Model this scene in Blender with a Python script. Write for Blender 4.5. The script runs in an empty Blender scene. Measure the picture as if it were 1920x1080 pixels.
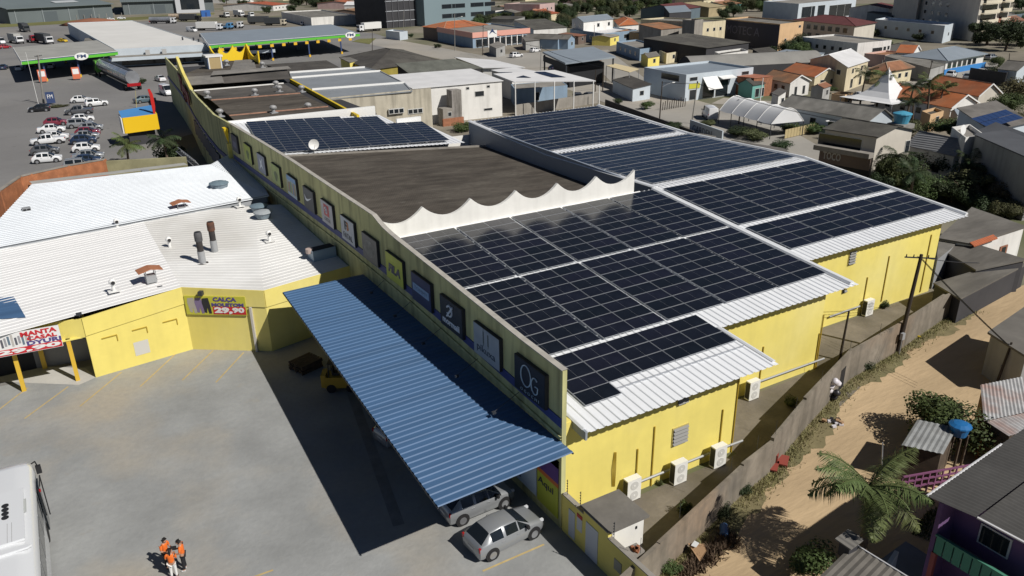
import bpy, bmesh, math, random
from mathutils import Vector as V, Matrix
random.seed(7)
R=math.radians
sc=bpy.context.scene
COL=sc.collection
# ---------------------------------------------------------------- camera, sky, sun
FPX,PT,RO,YW=1471.23,.39310,-.0142,.53420
CAM=V((-22.5996,-50.8692,26.4838))
FW=V((math.sin(YW)*math.cos(PT),math.cos(YW)*math.cos(PT),-math.sin(PT)))
R0=V((math.cos(YW),-math.sin(YW),0)); U0=R0.cross(FW)
RT=R0*math.cos(RO)+U0*math.sin(RO); UP=-R0*math.sin(RO)+U0*math.cos(RO)
cd=bpy.data.cameras.new('camera'); cam=bpy.data.objects.new('camera',cd); COL.objects.link(cam)
cd.sensor_width=36; cd.lens=FPX/1920*36; cd.clip_start=.5; cd.clip_end=4000
m=Matrix((RT,UP,-FW)).transposed().to_4x4(); m.translation=CAM; cam.matrix_world=m
sc.camera=cam
SUNV=V((.43,-.93,1.0)).normalized()
w=bpy.data.worlds.new('World'); sc.world=w; w.use_nodes=True
nt=w.node_tree; bg=nt.nodes['Background']; sky=nt.nodes.new('ShaderNodeTexSky'); sky.sky_type='NISHITA'; sky.sun_disc=False
sky.sun_elevation=math.asin(SUNV.z); sky.sun_rotation=math.atan2(SUNV.x,SUNV.y)
sky.air_density=.45; sky.dust_density=.15; sky.ozone_density=1.0
nt.links.new(sky.outputs[0],bg.inputs[0]); bg.inputs[1].default_value=.05
sl=bpy.data.lights.new('sun','SUN'); sl.energy=5.0; sl.angle=R(.53); sl.color=(1,.955,.89)
so=bpy.data.objects.new('sun',sl); COL.objects.link(so); so.rotation_euler=SUNV.to_track_quat('Z','Y').to_euler(); so.location=(0,0,80)
vs=sc.view_settings; vs.view_transform='Standard'; vs.look='None'; vs.gamma=1; vs.use_curve_mapping=False; vs.exposure=-.12
try: sc.cycles.max_bounces=5; sc.cycles.diffuse_bounces=2; sc.cycles.glossy_bounces=2; sc.cycles.use_denoising=True
except Exception: pass

# ---------------------------------------------------------------- helpers
def ray(x,y): return FW+RT*((x-960)/FPX)-UP*((y-540)/FPX)
def G(x,y,z=0):                      # where the sight line of a photo pixel meets height z
    d=ray(x,y); return CAM+d*((z-CAM.z)/d.z)
def PY(P):
    d=V(P)-CAM; return 540-FPX*d.dot(UP)/d.dot(FW)
def HT(bx,by,ty):                    # height of an upright whose foot and top rows are known
    P=G(bx,by); lo,hi=0,70
    for _ in range(40):
        k=(lo+hi)/2
        if PY((P.x,P.y,k))>ty: lo=k
        else: hi=k
    return lo
MATS={}
def nd(nt,t,**k):
    n=nt.nodes.new(t)
    for a,b in k.items(): setattr(n,a,b)
    return n
def mat(name,c,r=.8,var=.12,sc_=.5,fine=7,met=0,spec=.3,streak=0,sc2=None,wave=None,bump=0,rand=0,spots=None,stretch=None,seam=None):
    if name in MATS: return MATS[name]
    m=bpy.data.materials.new(name); m.use_nodes=True; t=m.node_tree; L=t.links.new
    b=t.nodes['Principled BSDF']; b.inputs['Roughness'].default_value=r; b.inputs['Metallic'].default_value=met
    b.inputs['Specular IOR Level'].default_value=spec
    tc=nd(t,'ShaderNodeTexCoord'); co=tc.outputs['Object']
    if stretch:
        mp0=nd(t,'ShaderNodeMapping'); mp0.inputs['Scale'].default_value=stretch[:3]; mp0.inputs['Rotation'].default_value=(0,0,stretch[3] if len(stretch)>3 else 0); L(co,mp0.inputs[0]); co0=co; co=mp0.outputs[0]
    def noise(s,det=3,vec=None):
        n=nd(t,'ShaderNodeTexNoise'); n.inputs['Scale'].default_value=s; n.inputs['Detail'].default_value=det; L(vec or co,n.inputs['Vector']); return n.outputs['Fac']
    def mix(f,a,b_,bt='MIX'):
        x=nd(t,'ShaderNodeMix',data_type='RGBA',blend_type=bt)
        for i,v in ((0,f),(6,a),(7,b_)):
            if hasattr(v,'is_linked') or hasattr(v,'links'): L(v,x.inputs[i])
            else: x.inputs[i].default_value=v if i==0 else (*v,1)
        return x.outputs[2]
    def ramp(f,a,b_,v0=0,v1=1):
        x=nd(t,'ShaderNodeMapRange'); L(f,x.inputs[0]); x.inputs[1].default_value=a; x.inputs[2].default_value=b_; x.inputs[3].default_value=v0; x.inputs[4].default_value=v1; return x.outputs[0]
    lo=tuple(v*(1-var) for v in c); hi=tuple(min(1,v*(1+var)) for v in c)
    out=mix(ramp(noise(sc_,4),.3,.7),lo,hi)
    if sc2: out=mix(ramp(noise(sc_*.35,5),.48,.66),out,sc2)
    out=mix(ramp(noise(sc_*fine,4),.25,.75,0,var*1.6),out,tuple(v*.55 for v in c))
    if spots: out=mix(ramp(noise(spots[0],2),spots[1],spots[1]+.12),out,spots[2])
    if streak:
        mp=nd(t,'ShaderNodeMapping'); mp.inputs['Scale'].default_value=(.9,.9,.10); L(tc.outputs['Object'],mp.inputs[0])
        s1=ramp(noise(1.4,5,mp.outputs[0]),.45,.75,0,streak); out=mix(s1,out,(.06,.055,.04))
    if rand:
        oi=nd(t,'ShaderNodeObjectInfo'); hs=nd(t,'ShaderNodeHueSaturation'); L(out,hs.inputs['Color'])
        L(ramp(oi.outputs['Random'],0,1,1-rand,1+rand),hs.inputs['Value']); L(ramp(oi.outputs['Random'],0,1,.5-rand*.12,.5+rand*.12),hs.inputs['Hue']); out=hs.outputs[0]
    hgt=None
    if wave:                                  # wave=(axis,period m,bump distance,darkening)
        sx=nd(t,'ShaderNodeSeparateXYZ'); L(tc.outputs['Object'],sx.inputs[0])
        a=nd(t,'ShaderNodeMath',operation='MULTIPLY'); L(sx.outputs['XYZ'.index(wave[0])],a.inputs[0]); a.inputs[1].default_value=2*math.pi/wave[1]
        s=nd(t,'ShaderNodeMath',operation='SINE'); L(a.outputs[0],s.inputs[0]); hgt=ramp(s.outputs[0],-1,1)
        bp=nd(t,'ShaderNodeBump'); bp.inputs['Distance'].default_value=wave[2]; bp.inputs['Strength'].default_value=1; L(hgt,bp.inputs['Height']); L(bp.outputs[0],b.inputs['Normal'])
    elif bump:
        bp=nd(t,'ShaderNodeBump'); bp.inputs['Distance'].default_value=bump; L(noise(sc_*fine*1.5,5),bp.inputs['Height']); L(bp.outputs[0],b.inputs['Normal'])
    L(out,b.inputs['Base Color']); MATS[name]=m; return m
def plain(name,c,r=.5,met=0,spec=.5,coat=0,alpha=1):
    if name in MATS: return MATS[name]
    m=bpy.data.materials.new(name); m.use_nodes=True; b=m.node_tree.nodes['Principled BSDF']
    b.inputs['Base Color'].default_value=(*c,1); b.inputs['Roughness'].default_value=r; b.inputs['Metallic'].default_value=met; b.inputs['Specular IOR Level'].default_value=spec
    b.inputs['Coat Weight'].default_value=coat; b.inputs['Coat Roughness'].default_value=.05
    MATS[name]=m; return m
MW={}
class MB:
    def __init__(s): s.v=[];s.f=[];s.m=[]
    def add(s,pts,faces,mi=0):
        n=len(s.v); s.v+= [V(p) for p in pts]; s.f+= [tuple(i+n for i in f) for f in faces]; s.m+=[mi]*len(faces); return s
    def poly(s,pts,mi=0): return s.add(pts,[tuple(range(len(pts)))],mi)
    def box(s,x0,y0,z0,x1,y1,z1,mi=0):
        p=[(x,y,z) for z in (z0,z1) for y in (y0,y1) for x in (x0,x1)]
        return s.add(p,[(0,2,3,1),(4,5,7,6),(0,1,5,4),(2,6,7,3),(0,4,6,2),(1,3,7,5)],mi)
    def prism(s,pts,z0,z1,mi=0):            # outline (x,y) or (x,y,z) raised; z1 may be a list
        n=len(pts); z1s=z1 if isinstance(z1,(list,tuple)) else [z1]*n; z0s=z0 if isinstance(z0,(list,tuple)) else [z0]*n
        p=[(q[0],q[1],a) for q,a in zip(pts,z0s)]+[(q[0],q[1],a) for q,a in zip(pts,z1s)]
        return s.add(p,[tuple(range(n))[::-1],tuple(range(n,2*n))]+[(i,(i+1)%n,n+(i+1)%n,n+i) for i in range(n)],mi)
    def slab(s,pts,t,mi=0):                 # 3-D outline given a thickness downward
        n=len(pts); p=[V(q) for q in pts]; p+= [q-V((0,0,t)) for q in p]
        return s.add(p,[tuple(range(n)),tuple(range(n,2*n))[::-1]]+[(i,n+i,n+(i+1)%n,(i+1)%n) for i in range(n)],mi)
    def wall(s,path,t,z0,z1,mi=0):           # thin wall along a path of (x,y[,ztop])
        for a,b in zip(path[:-1],path[1:]):
            d=V((b[0]-a[0],b[1]-a[1],0)); 
            if d.length<1e-6: continue
            n=V((-d.y,d.x,0)).normalized()*t/2
            za=a[2] if len(a)>2 else z1; zb=b[2] if len(b)>2 else z1
            A=V((a[0],a[1],0));B=V((b[0],b[1],0)); q=[A+n,A-n,B-n,B+n]
            s.prism([(p.x,p.y) for p in q],z0,[za,za,zb,zb],mi)
        return s
    def cyl(s,a,b,r0,r1=None,n=10,mi=0,cap=True):
        a=V(a);b=V(b);r1=r0 if r1 is None else r1; d=(b-a).normalized(); u=d.orthogonal().normalized(); w_=d.cross(u)
        p=[a+(u*math.cos(k*2*math.pi/n)+w_*math.sin(k*2*math.pi/n))*r0 for k in range(n)]+[b+(u*math.cos(k*2*math.pi/n)+w_*math.sin(k*2*math.pi/n))*r1 for k in range(n)]
        f=[(k,(k+1)%n,n+(k+1)%n,n+k) for k in range(n)]
        if cap: f+= [tuple(range(n))[::-1],tuple(range(n,2*n))]
        return s.add(p,f,mi)
    def tube(s,path,r,n=6,mi=0):
        for a,b in zip(path[:-1],path[1:]): s.cyl(a,b,r,r,n,mi)
        return s
    def lathe(s,c,prof,n=14,mi=0):
        p=[];f=[];c=V(c)
        for r,z in prof: p+= [c+V((r*math.cos(k*2*math.pi/n),r*math.sin(k*2*math.pi/n),z)) for k in range(n)]
        for i in range(len(prof)-1): f+= [(i*n+k,i*n+(k+1)%n,(i+1)*n+(k+1)%n,(i+1)*n+k) for k in range(n)]
        f+= [tuple(range(n))[::-1],tuple(range((len(prof)-1)*n,len(prof)*n))]
        return s.add(p,f,mi)
    def ribbed(s,o,u,v,pitch,amp,prof='trap',mi=0): # corrugated sheet: ribs run along v, repeat along u
        o=V(o);u=V(u);v=V(v); n=u.cross(v).normalized()
        if n.z<0: n=-n
        Lu=u.length; k=max(1,int(Lu/pitch)); st=[]
        pf=((0,0),(.1,1),(.3,1),(.4,0)) if prof=='trap' else ((0,0),(.25,.5),(.5,1),(.75,.5))
        for i in range(k):
            for a,h in pf: st.append(((i+a)/k,h*amp))
        st.append((1,0)); p=[]
        for a,h in st: p+= [o+u*a+n*h,o+u*a+v+n*h]
        return s.add(p,[(2*i,2*i+2,2*i+3,2*i+1) for i in range(len(st)-1)],mi)
    def build(s,name,mats,parent=None,world=False,smooth=False):
        if not isinstance(mats,(list,tuple)): mats=[mats]
        root=parent
        if world and parent is not None:
            r=parent
            while r.parent: r=r.parent
            iv=MW.get(r.name,Matrix()).inverted(); vs_=[iv@p for p in s.v]
        else: vs_=s.v
        me=bpy.data.meshes.new(name); me.from_pydata([tuple(p) for p in vs_],[],s.f)
        for q in mats: me.materials.append(q)
        if len(mats)>1: me.polygons.foreach_set('material_index',s.m)
        if smooth: me.polygons.foreach_set('use_smooth',[True]*len(s.f))
        me.update(); o=bpy.data.objects.new(name,me); COL.objects.link(o)
        if parent is not None: o.parent=parent
        return o
def tag(o,label=None,cat=None,group=None,kind=None):
    for k,v in (('label',label),('category',cat),('group',group),('kind',kind)):
        if v: o[k]=v
    return o
def thing(name,label,cat,loc=(0,0,0),rz=0,group=None):
    o=bpy.data.objects.new(name,None); COL.objects.link(o); o.empty_display_size=.3
    M_=Matrix.Translation(V(loc))@Matrix.Rotation(rz,4,'Z'); o.matrix_world=M_; MW[o.name]=M_.copy()
    return tag(o,label,cat,group)
def dup(root,loc,rz,label=None,group=None,swap=None,scale=None):
    r=root.copy(); COL.objects.link(r)
    M_=Matrix.Translation(V(loc))@Matrix.Rotation(rz,4,'Z'); r.matrix_world=M_; MW[r.name]=M_.copy()
    if scale: r.scale=(scale,)*3
    if label: r['label']=label
    if group: r['group']=group
    for ch in list(root.children):
        c=ch.copy(); COL.objects.link(c); c.parent=r
        if swap and c.name.split('.')[0] in swap:
            for i,mm in swap[c.name.split('.')[0]].items(): c.material_slots[i].link='OBJECT'; c.material_slots[i].material=mm
        for g in ch.children:
            d=g.copy(); COL.objects.link(d); d.parent=c
    return r
def part(name,me,parent,loc=(0,0,0),rz=0,mats=None):
    o=bpy.data.objects.new(name,me); COL.objects.link(o); o.parent=parent; o.location=loc; o.rotation_euler=(0,0,rz); return o
def struct(name,mb,m_): return tag(mb.build(name,m_),kind='structure')
FONT={}
def lettering(name,text,mt,parent,O,ux,uz,W,H,depth=.02,world=False,bold=0,shear=0,spacing=1):
    """flat letters laid in the box with lower-left O, running along ux, up along uz, W x H metres"""
    cu=bpy.data.curves.new('t','FONT'); cu.body=text; cu.extrude=.03; cu.offset=bold; cu.shear=shear; cu.resolution_u=2; cu.space_character=spacing; cu.align_x='CENTER'; cu.space_line=.95
    to=bpy.data.objects.new('t',cu); me=bpy.data.meshes.new_from_object(to); bpy.data.objects.remove(to); bpy.data.curves.remove(cu)
    xs=[v.co.x for v in me.vertices]; ys=[v.co.y for v in me.vertices]
    x0,x1,y0,y1=min(xs),max(xs),min(ys),max(ys); ux=V(ux).normalized(); uz=V(uz).normalized(); nn=ux.cross(uz); O=V(O)
    mb=MB(); mb.add([O+ux*((v.co.x-x0)/(x1-x0)*W)+uz*((v.co.y-y0)/(y1-y0)*H)+nn*(depth*(v.co.z+.03)/.06) for v in me.vertices],[tuple(p.vertices) for p in me.polygons])
    bpy.data.meshes.remove(me); return mb.build(name,mt,parent,world)
def lines(mb,lst,wd,z):                       # painted stripes between ground points
    for a,b in lst:
        a=V((a[0],a[1],0));b=V((b[0],b[1],0)); d=(b-a).normalized(); n=V((-d.y,d.x,0))*wd/2
        mb.poly([(p.x,p.y,z) for p in (a-n,b-n,b+n,a+n)])
    return mb
YELLOW=mat('yellow_wall_paint',(.80,.68,.185),.75,.07,.3,7,streak=.07,sc2=(.81,.71,.26))
FACADE=mat('shade_toned_mouldy_paint',(.58,.57,.28),.8,.12,.3,6,streak=.6,sc2=(.50,.49,.24))  # wall yellow made darker and greener to imitate shade; mould streaks are real
def AX(x,y,X): d=ray(x,y); return CAM+d*((X-CAM.x)/d.x)
def AY(x,y,Y): d=ray(x,y); return CAM+d*((Y-CAM.y)/d.y)
FX=-4.34
# ---------------------------------------------------------------- ground, paving, roads
earth=mat('earth',(.24,.215,.17),.95,.25,.06,9,sc2=(.115,.13,.06))
paver=mat('concrete_paving',(.30,.308,.305),.9,.15,.3,9,sc2=(.385,.35,.29),bump=.02,spots=(.8,.66,(.29,.285,.265)))
asph=mat('asphalt',(.205,.202,.20),.9,.12,.05,16,sc2=(.245,.235,.22),spots=(.9,.66,(.14,.135,.13)))
street=mat('street_paving',(.33,.315,.285),.9,.12,.06,14,sc2=(.40,.36,.30))
dirt=mat('dirt_road',(.49,.365,.22),.95,.16,.5,9,sc2=(.36,.265,.155),bump=.04,stretch=(.16,.55,1,-.27))
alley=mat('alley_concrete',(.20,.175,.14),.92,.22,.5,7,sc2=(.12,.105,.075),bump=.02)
side=mat('pale_pavement',(.50,.49,.46),.85,.08,.5,9)
struct('ground',MB().poly([(-1500,-900,0),(1800,-900,0),(1800,2600,0),(-1500,2600,0)]),earth)
def sheet(name,pts,m_,z): return struct(name,MB().poly([(p[0],p[1],z) for p in pts]),m_)
sheet('parking_lot',[(-90,-75),(-3.2,-75),(-3.2,-27),(-4.3,-24.4),(-4.3,8),(-90,8)],paver,.004)
sheet('road',[(-160,8),(-4.3,8),(-4.3,90),G(560,190)[:2],G(700,118)[:2],G(740,75)[:2],G(700,62)[:2],G(420,44)[:2],(40,430),(-200,470)],asph,.006)
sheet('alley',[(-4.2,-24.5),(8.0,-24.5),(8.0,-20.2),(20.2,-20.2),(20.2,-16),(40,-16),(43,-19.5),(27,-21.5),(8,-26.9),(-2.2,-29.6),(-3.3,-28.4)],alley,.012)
sheet('dirt_road',[(-6,-60),(-2.4,-29.7),(5.2,-27.4),(12.9,-24.9),(20.7,-22.2),(27,-21.4),(34.6,-20),(44,-19),(70,-22),(72,-27),(46,-27.5),(31,-30),(20,-32.5),(14,-34.5),(9,-38),(6,-44),(10,-60)],dirt,.008)
# the cross street behind the shops and the streets of the town
def strip(name,pts,wd,m_,z):
    P=[G(*p) for p in pts]; mb=MB()
    for a,b in zip(P[:-1],P[1:]):
        d=(b-a).normalized(); n=V((-d.y,d.x,0))*wd/2; a2=a-d*wd*.2; b2=b+d*wd*.2
        mb.poly([(q.x,q.y,z) for q in (a2-n,b2-n,b2+n,a2+n)]); z+=.004
    return struct(name,mb,m_)
strip('street',[(700,75),(870,108),(1010,140),(1125,165),(1250,205),(1390,240),(1480,300)],15,street,.010)
strip('street',[(1115,95),(1200,170),(1300,200)],9,street,.03)
strip('street',[(1360,190),(1560,205),(1660,175),(1760,150),(1850,118)],8,street,.04)
strip('street',[(960,105),(1040,120)],26,street,.055)
sheet('pavement',[G(x,y)[:2] for x,y in [(0,685),(160,690),(180,708),(148,722),(0,716)]],side,.012)
yl=mat('yellow_line_paint',(.50,.38,.17),.8,.15,2,6)
for a,b in [((228,698),(150,762)),((330,663),(263,725)),((400,657),(342,713)),((457,661),(405,717)),((52,727),(-20,782)),((128,725),(46,785)),((905,1071),(1020,1021)),((470,1084),(512,1069))]:
    struct('parking_line',lines(MB(),[(G(*a),G(*b))],.11,.009),yl)
# ---------------------------------------------------------------- the yellow store with the solar roofs
white_sheet=mat('white_roof_sheet',(.77,.79,.815),.45,.05,.9,6,spec=.4,stretch=(1.4,.05,1))
whitew=mat('white_plaster',(.80,.79,.75),.8,.05,.5,6,streak=.12)
dkroof=mat('weathered_fibre_cement',(.088,.076,.063),.95,.42,1.1,5,sc2=(.135,.12,.10),wave=('X',.18,.03,0),stretch=(.3,1.0,1),spots=(2.2,.71,(.19,.18,.165)))
blueband=plain('blue_band_paint',(.035,.05,.20),.6)
conc=mat('bare_concrete',(.30,.28,.25),.9,.14,.6,6,streak=.3)
galv=plain('galvanised',(.33,.34,.35),.5,.1)
dark=plain('dark_interior',(.012,.013,.016),.7)
glass=plain('dark_window_glass',(.02,.025,.03),.08,0,.6)
whitep=plain('white_paint',(.78,.78,.76),.5)
store=thing('store_building','long yellow store with solar panels and a parapet hung with square signs','building',(2,-24.5,0))
zr=lambda Y: 8.067+.0906*Y
wl=MB()
wl.box(-4.08,-24.15,0,7.95,-23.9,zr(-24.1)-.03); wl.box(7.75,-23.9,0,7.95,-19.9,zr(-23.9)-.03)
wl.build('front_wall',YELLOW,store,True)
wl=MB(); wl.box(7.952,-19.95,0,20.2,-19.75,zr(-19.9)-.03); wl.box(20.0,-19.75,0,20.2,-15.8,zr(-19.8)-.03); wl.build('front_wall',YELLOW,store,True)
wl=MB(); wl.box(20.202,-15.80,0,39.6,-15.6,zr(-15.8)-.03); wl.box(39.4,-15.6,0,39.6,34.3,6.6); wl.build('front_wall',YELLOW,store,True)
# long facade with its rising top edge
fac=[(-24.5,9.0),(-20.7,9.1),(-13.3,9.5),(-5.4,9.88),(-4.2,9.95),(-3,10.08),(-2.1,10.28),(-1.25,10.5),(7,10.48),(18,10.5),(30,10.3),(42.6,10.0)]
pts=[(FX,a,b) for a,b in fac]+[(FX,42.6,0),(FX,-24.5,0)]; n=len(pts)
mb=MB(); mb.add(pts+[(p[0]+.25,p[1],p[2]) for p in pts],[tuple(range(n)),tuple(range(n,2*n))[::-1]]+[(i,(i+1)%n,n+(i+1)%n,n+i) for i in range(n)])
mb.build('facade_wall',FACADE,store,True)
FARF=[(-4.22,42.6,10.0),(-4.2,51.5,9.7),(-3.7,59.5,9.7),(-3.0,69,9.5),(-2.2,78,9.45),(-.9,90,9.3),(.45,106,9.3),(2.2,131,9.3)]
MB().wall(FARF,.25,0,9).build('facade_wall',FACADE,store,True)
MB().wall([(x-.1,y,5.6) for x,y,z in FARF],.3,5.1,5.6).build('blue_band',plain('blue_band_paint',(.035,.05,.20),.6),store,True)
cap=MB()
for (a,b),(c,d) in zip(fac[:-1],fac[1:]): cap.add([(FX-.04,a,b+.0),(FX-.04,c,d),(FX+.30,c,d),(FX+.30,a,b),(FX-.04,a,b+.05),(FX-.04,c,d+.05),(FX+.30,c,d+.05),(FX+.30,a,b+.05)],[(4,5,6,7),(0,1,5,4),(3,2,6,7)])
cap.build('parapet_coping',mat('coping',(.42,.40,.36),.9,.15,2,4),store,True)
zb=lambda Y: 5.93+ (min(max((Y+24.4)/9,0),1)*.42) + (min(max((Y+15.4)/9.5,0),1)*.36) - max(0,Y-6)*.02
ys=[-24.5+i*3.4 for i in range(20)]+[42.6]
mb=MB(); lw=MB()
for a,b in zip(ys[:-1],ys[1:]):
    for q,(o,h,t) in ((mb,(0,.5,.05)),(lw,(-.62,.16,.10))):
        za,zc=zb(a)+o,zb(b)+o
        q.add([(FX-t,a,za),(FX-t,b,zc),(FX-t,b,zc+h),(FX-t,a,za+h),(FX,a,za),(FX,b,zc),(FX,b,zc+h),(FX,a,za+h)],[(0,1,2,3),(0,1,5,4),(3,2,6,7)])
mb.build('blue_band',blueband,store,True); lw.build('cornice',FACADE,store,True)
# roof sheets
def rsheet(x0,x1,y0,y1,f=zr,nm='roof_sheet',pitch=.5):
    return MB().ribbed((x0,y0,f(y0)),(x1-x0,0,0),(0,y1-y0,f(y1)-f(y0)),pitch,.055).build(nm,white_sheet,store,True)
rsheet(-3.43,9.6,-25.3,-.05); rsheet(9.6,22.3,-20.82,-.05); rsheet(22.3,41.75,-16.65,.3)
zr2=lambda Y: 8.12-.022*Y if Y<17.2 else 7.742+.05*(Y-17.2)
rsheet(22.3,41.75,.3,17.1,zr2); rsheet(22.3,41.9,17.3,34.6,zr2)
MB().add([(-3.5,-25.25,zr(-25.25)-.42),(-3.5,-.2,zr(-.2)-.42),(-3.5,-.2,zr(-.2)+.04),(-3.5,-25.25,zr(-25.25)+.04),(-3.38,-25.25,zr(-25.25)-.42),(-3.38,-.2,zr(-.2)-.42),(-3.38,-.2,zr(-.2)+.04),(-3.38,-25.25,zr(-25.25)+.04)],[(0,1,2,3),(4,7,6,5),(0,3,7,4),(0,4,5,1),(3,2,6,7)]).build('verge_gutter',plain('gutter_blue_grey',(.28,.31,.34),.5),store,True)
MB().box(-4.1,-24.1,5.2,-3.5,-1,5.9).build('gutter_bed',YELLOW,store,True)
FLM=plain('flashing_white',(.70,.72,.74),.35)
def flash(x,y0,y1,f,wd=.5,up=.2): MB().add([(x-wd/2,y0,f(y0)+.03),(x+wd/2,y0,f(y0)+.03),(x+wd/2,y1,f(y1)+.03),(x-wd/2,y1,f(y1)+.03),(x-wd/2+.1,y0,f(y0)+up),(x+wd/2-.1,y0,f(y0)+up),(x+wd/2-.1,y1,f(y1)+up),(x-wd/2+.1,y1,f(y1)+up)],[(4,5,6,7),(0,3,7,4),(1,2,6,5),(0,1,5,4),(3,2,6,7)]).build('roof_flashing',FLM,store,True)
flash(21.85,-20.6,-.1,zr); flash(41.8,-16.45,.3,zr,.45); flash(41.8,.3,17.2,zr2,.45); flash(41.8,17.2,34.6,zr2,.5); flash(22.3,.1,17.2,zr2,.6,.12); flash(22.3,17.2,34.6,zr2,.6,.12); flash(-3.4,-25,-.2,zr,.25,.1); flash(9.55,-25,-20.7,zr,.3,.1)
mb=MB(); mb.prism([(22.1,.1),(22.3,.1),(22.3,34.5),(22.1,34.5)],4,[zr2(0)-.05,zr2(0)-.05,zr2(34)-.05,zr2(34)-.05]); mb.build('side_cladding',plain('grey_blue_cladding',(.24,.28,.34),.5),store,True)
MB().box(-4,34.6,0,41.7,34.8,7).build('rear_wall',whitew,store,True)
# scalloped white gable wall between the roofs
pk=[-3.98,-.06,3.91,7.9,11.79,15.65,19.66]; top=[]
for a,b in zip(pk[:-1],pk[1:]):
    for k in range(12):
        t=k/12; top.append((a+(b-a)*t,10.12-.95*(1-abs(2*t-1)**2)**1.0*(1.0)))
top.append((pk[-1],10.12)); n=len(top)
mb=MB(); p=[(x,-.15,z) for x,z in top]+[(x,.10,z) for x,z in top]+[(x,-.15,6.6) for x,z in top]+[(x,.10,6.6) for x,z in top]
for i in range(n-1): mb.add([p[i],p[i+1],p[n+i+1],p[n+i],p[2*n+i],p[2*n+i+1],p[3*n+i+1],p[3*n+i]],[(0,1,2,3),(4,5,1,0),(3,2,6,7)])
mb.add([p[n-1],p[2*n-1],p[4*n-1],p[3*n-1]],[(0,1,2,3)])
mb.build('scalloped_wall',whitew,store,True)
MB().prism([(-3.9,-.55),(20.3,-.55),(20.3,-.16),(-3.9,-.16)],7.9,[8.08,8.08,8.2,8.2]).build('wall_flashing',whitep,store,True)
# dark old roof behind it
zd=lambda X,Y: 7.75-.055*(X+4)
mb=MB(); mb.slab([(-4.05,.12,zd(-4,0)),(22.05,.12,zd(22,0)),(22.05,30.2,zd(22,0)),(-4.05,33.4,zd(-4,0))],.15); mb.build('old_roof',dkroof,store,True)
MB().prism([(-4,33.4),(22,30.2),(22,30.5),(-4,33.7)],6,[7.9,6.5,6.5,7.9]).build('old_roof_edge',conc,store,True)
# back solar roof
zk=lambda X,Y: 7.75-.03*(X+4)+.045*(Y-33)
bk=[(-4,33.7),(19.6,31),(19.6,43.2),(16.4,43.6),(16.4,50.5),(-4,51)]
mb=MB(); 
mb.ribbed((-4,33.7,zk(-4,33.7)),(20.4,-2.4,zk(16.4,31.3)-zk(-4,33.7)),(0,18,.8),.5,.05); mb.ribbed((16.4,31.3,zk(16.4,31.3)),(3.3,-.3,-.1),(0,12.1,.5),.5,.05)
mb.build('back_roof_sheet',white_sheet,store,True)
MB().box(-4,51.2,6.5,16.6,51.6,8.75).box(16.4,43.4,6.4,19.8,43.7,8.2).build('back_roof_edge',whitep,store,True)
# downpipes, grilles, vents of the front walls
pipeY=plain('dark_yellow_pipe',(.42,.29,.03),.6)
for x,y0,y1,Yw in [(1228,800,918,-24.20),(1196,842,899,-24.20),(1356,768,826,-24.20),(1386,712,850,-24.20),(1537,625,690,-20.0),(1668,480,560,-15.85),(1747,440,540,-15.85),(1545,590,690,-20.0),(1627,520,600,-15.85),(1432,650,720,-20.0)]:
    a=AY(x,y0,Yw);b=AY(x,y1,Yw); MB().cyl((a.x,Yw,a.z),(a.x,Yw,b.z),.045,n=6).build('downpipe',pipeY,store,True)
def wallwin(x0,y0,x1,y1,Yw,n):
    a=AY(x0,y1,Yw);b=AY(x1,y0,Yw); o=MB().box(a.x,Yw-.05,a.z,b.x,Yw+.0,b.z).build('window',plain('window_frame_yellow',(.5,.42,.15),.6),store,True)
    MB().box(a.x+.07,Yw-.06,a.z+.07,b.x-.07,Yw-.052,b.z-.07).build('pane',dark,o,True)
    for i in range(n):
        z=a.z+(b.z-a.z)*(i+.6)/(n+.2); MB().add([(a.x+.06,Yw-.16,z-.05),(b.x-.06,Yw-.16,z-.05),(b.x-.06,Yw-.06,z+.07),(a.x+.06,Yw-.06,z+.07)],[(0,1,2,3)]).build('slat',plain('grille_grey',(.20,.20,.19),.6),o,True)
wallwin(1258,792,1291,838,-24.15,5); wallwin(1588,468,1606,498,-15.8,5); wallwin(1268,742,1291,760,-24.15,2); wallwin(1577,539,1588,552,-19.95,1)
cab=MB()
for k in range(4): cab.tube([AY(1152+k*1.2,848,-24.18),AY(1151+k*2.2-3,880,-24.20),AY(1148+k*1.5,912,-24.18)],.02,5)
cab.build('cable_bundle',pipeY,store,True)
for a,b,Yw in [((1200,903),(1262,878),-24.3),((1285,868),(1335,848),-24.3),((1360,838),(1392,826),-24.3),((1425,715),(1545,672),-20.1),((1555,594),(1612,574),-15.95)]:
    MB().tube([AY(*a,Yw),AY(*b,Yw)],.07,6).build('conduit',galv,store,True)
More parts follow.
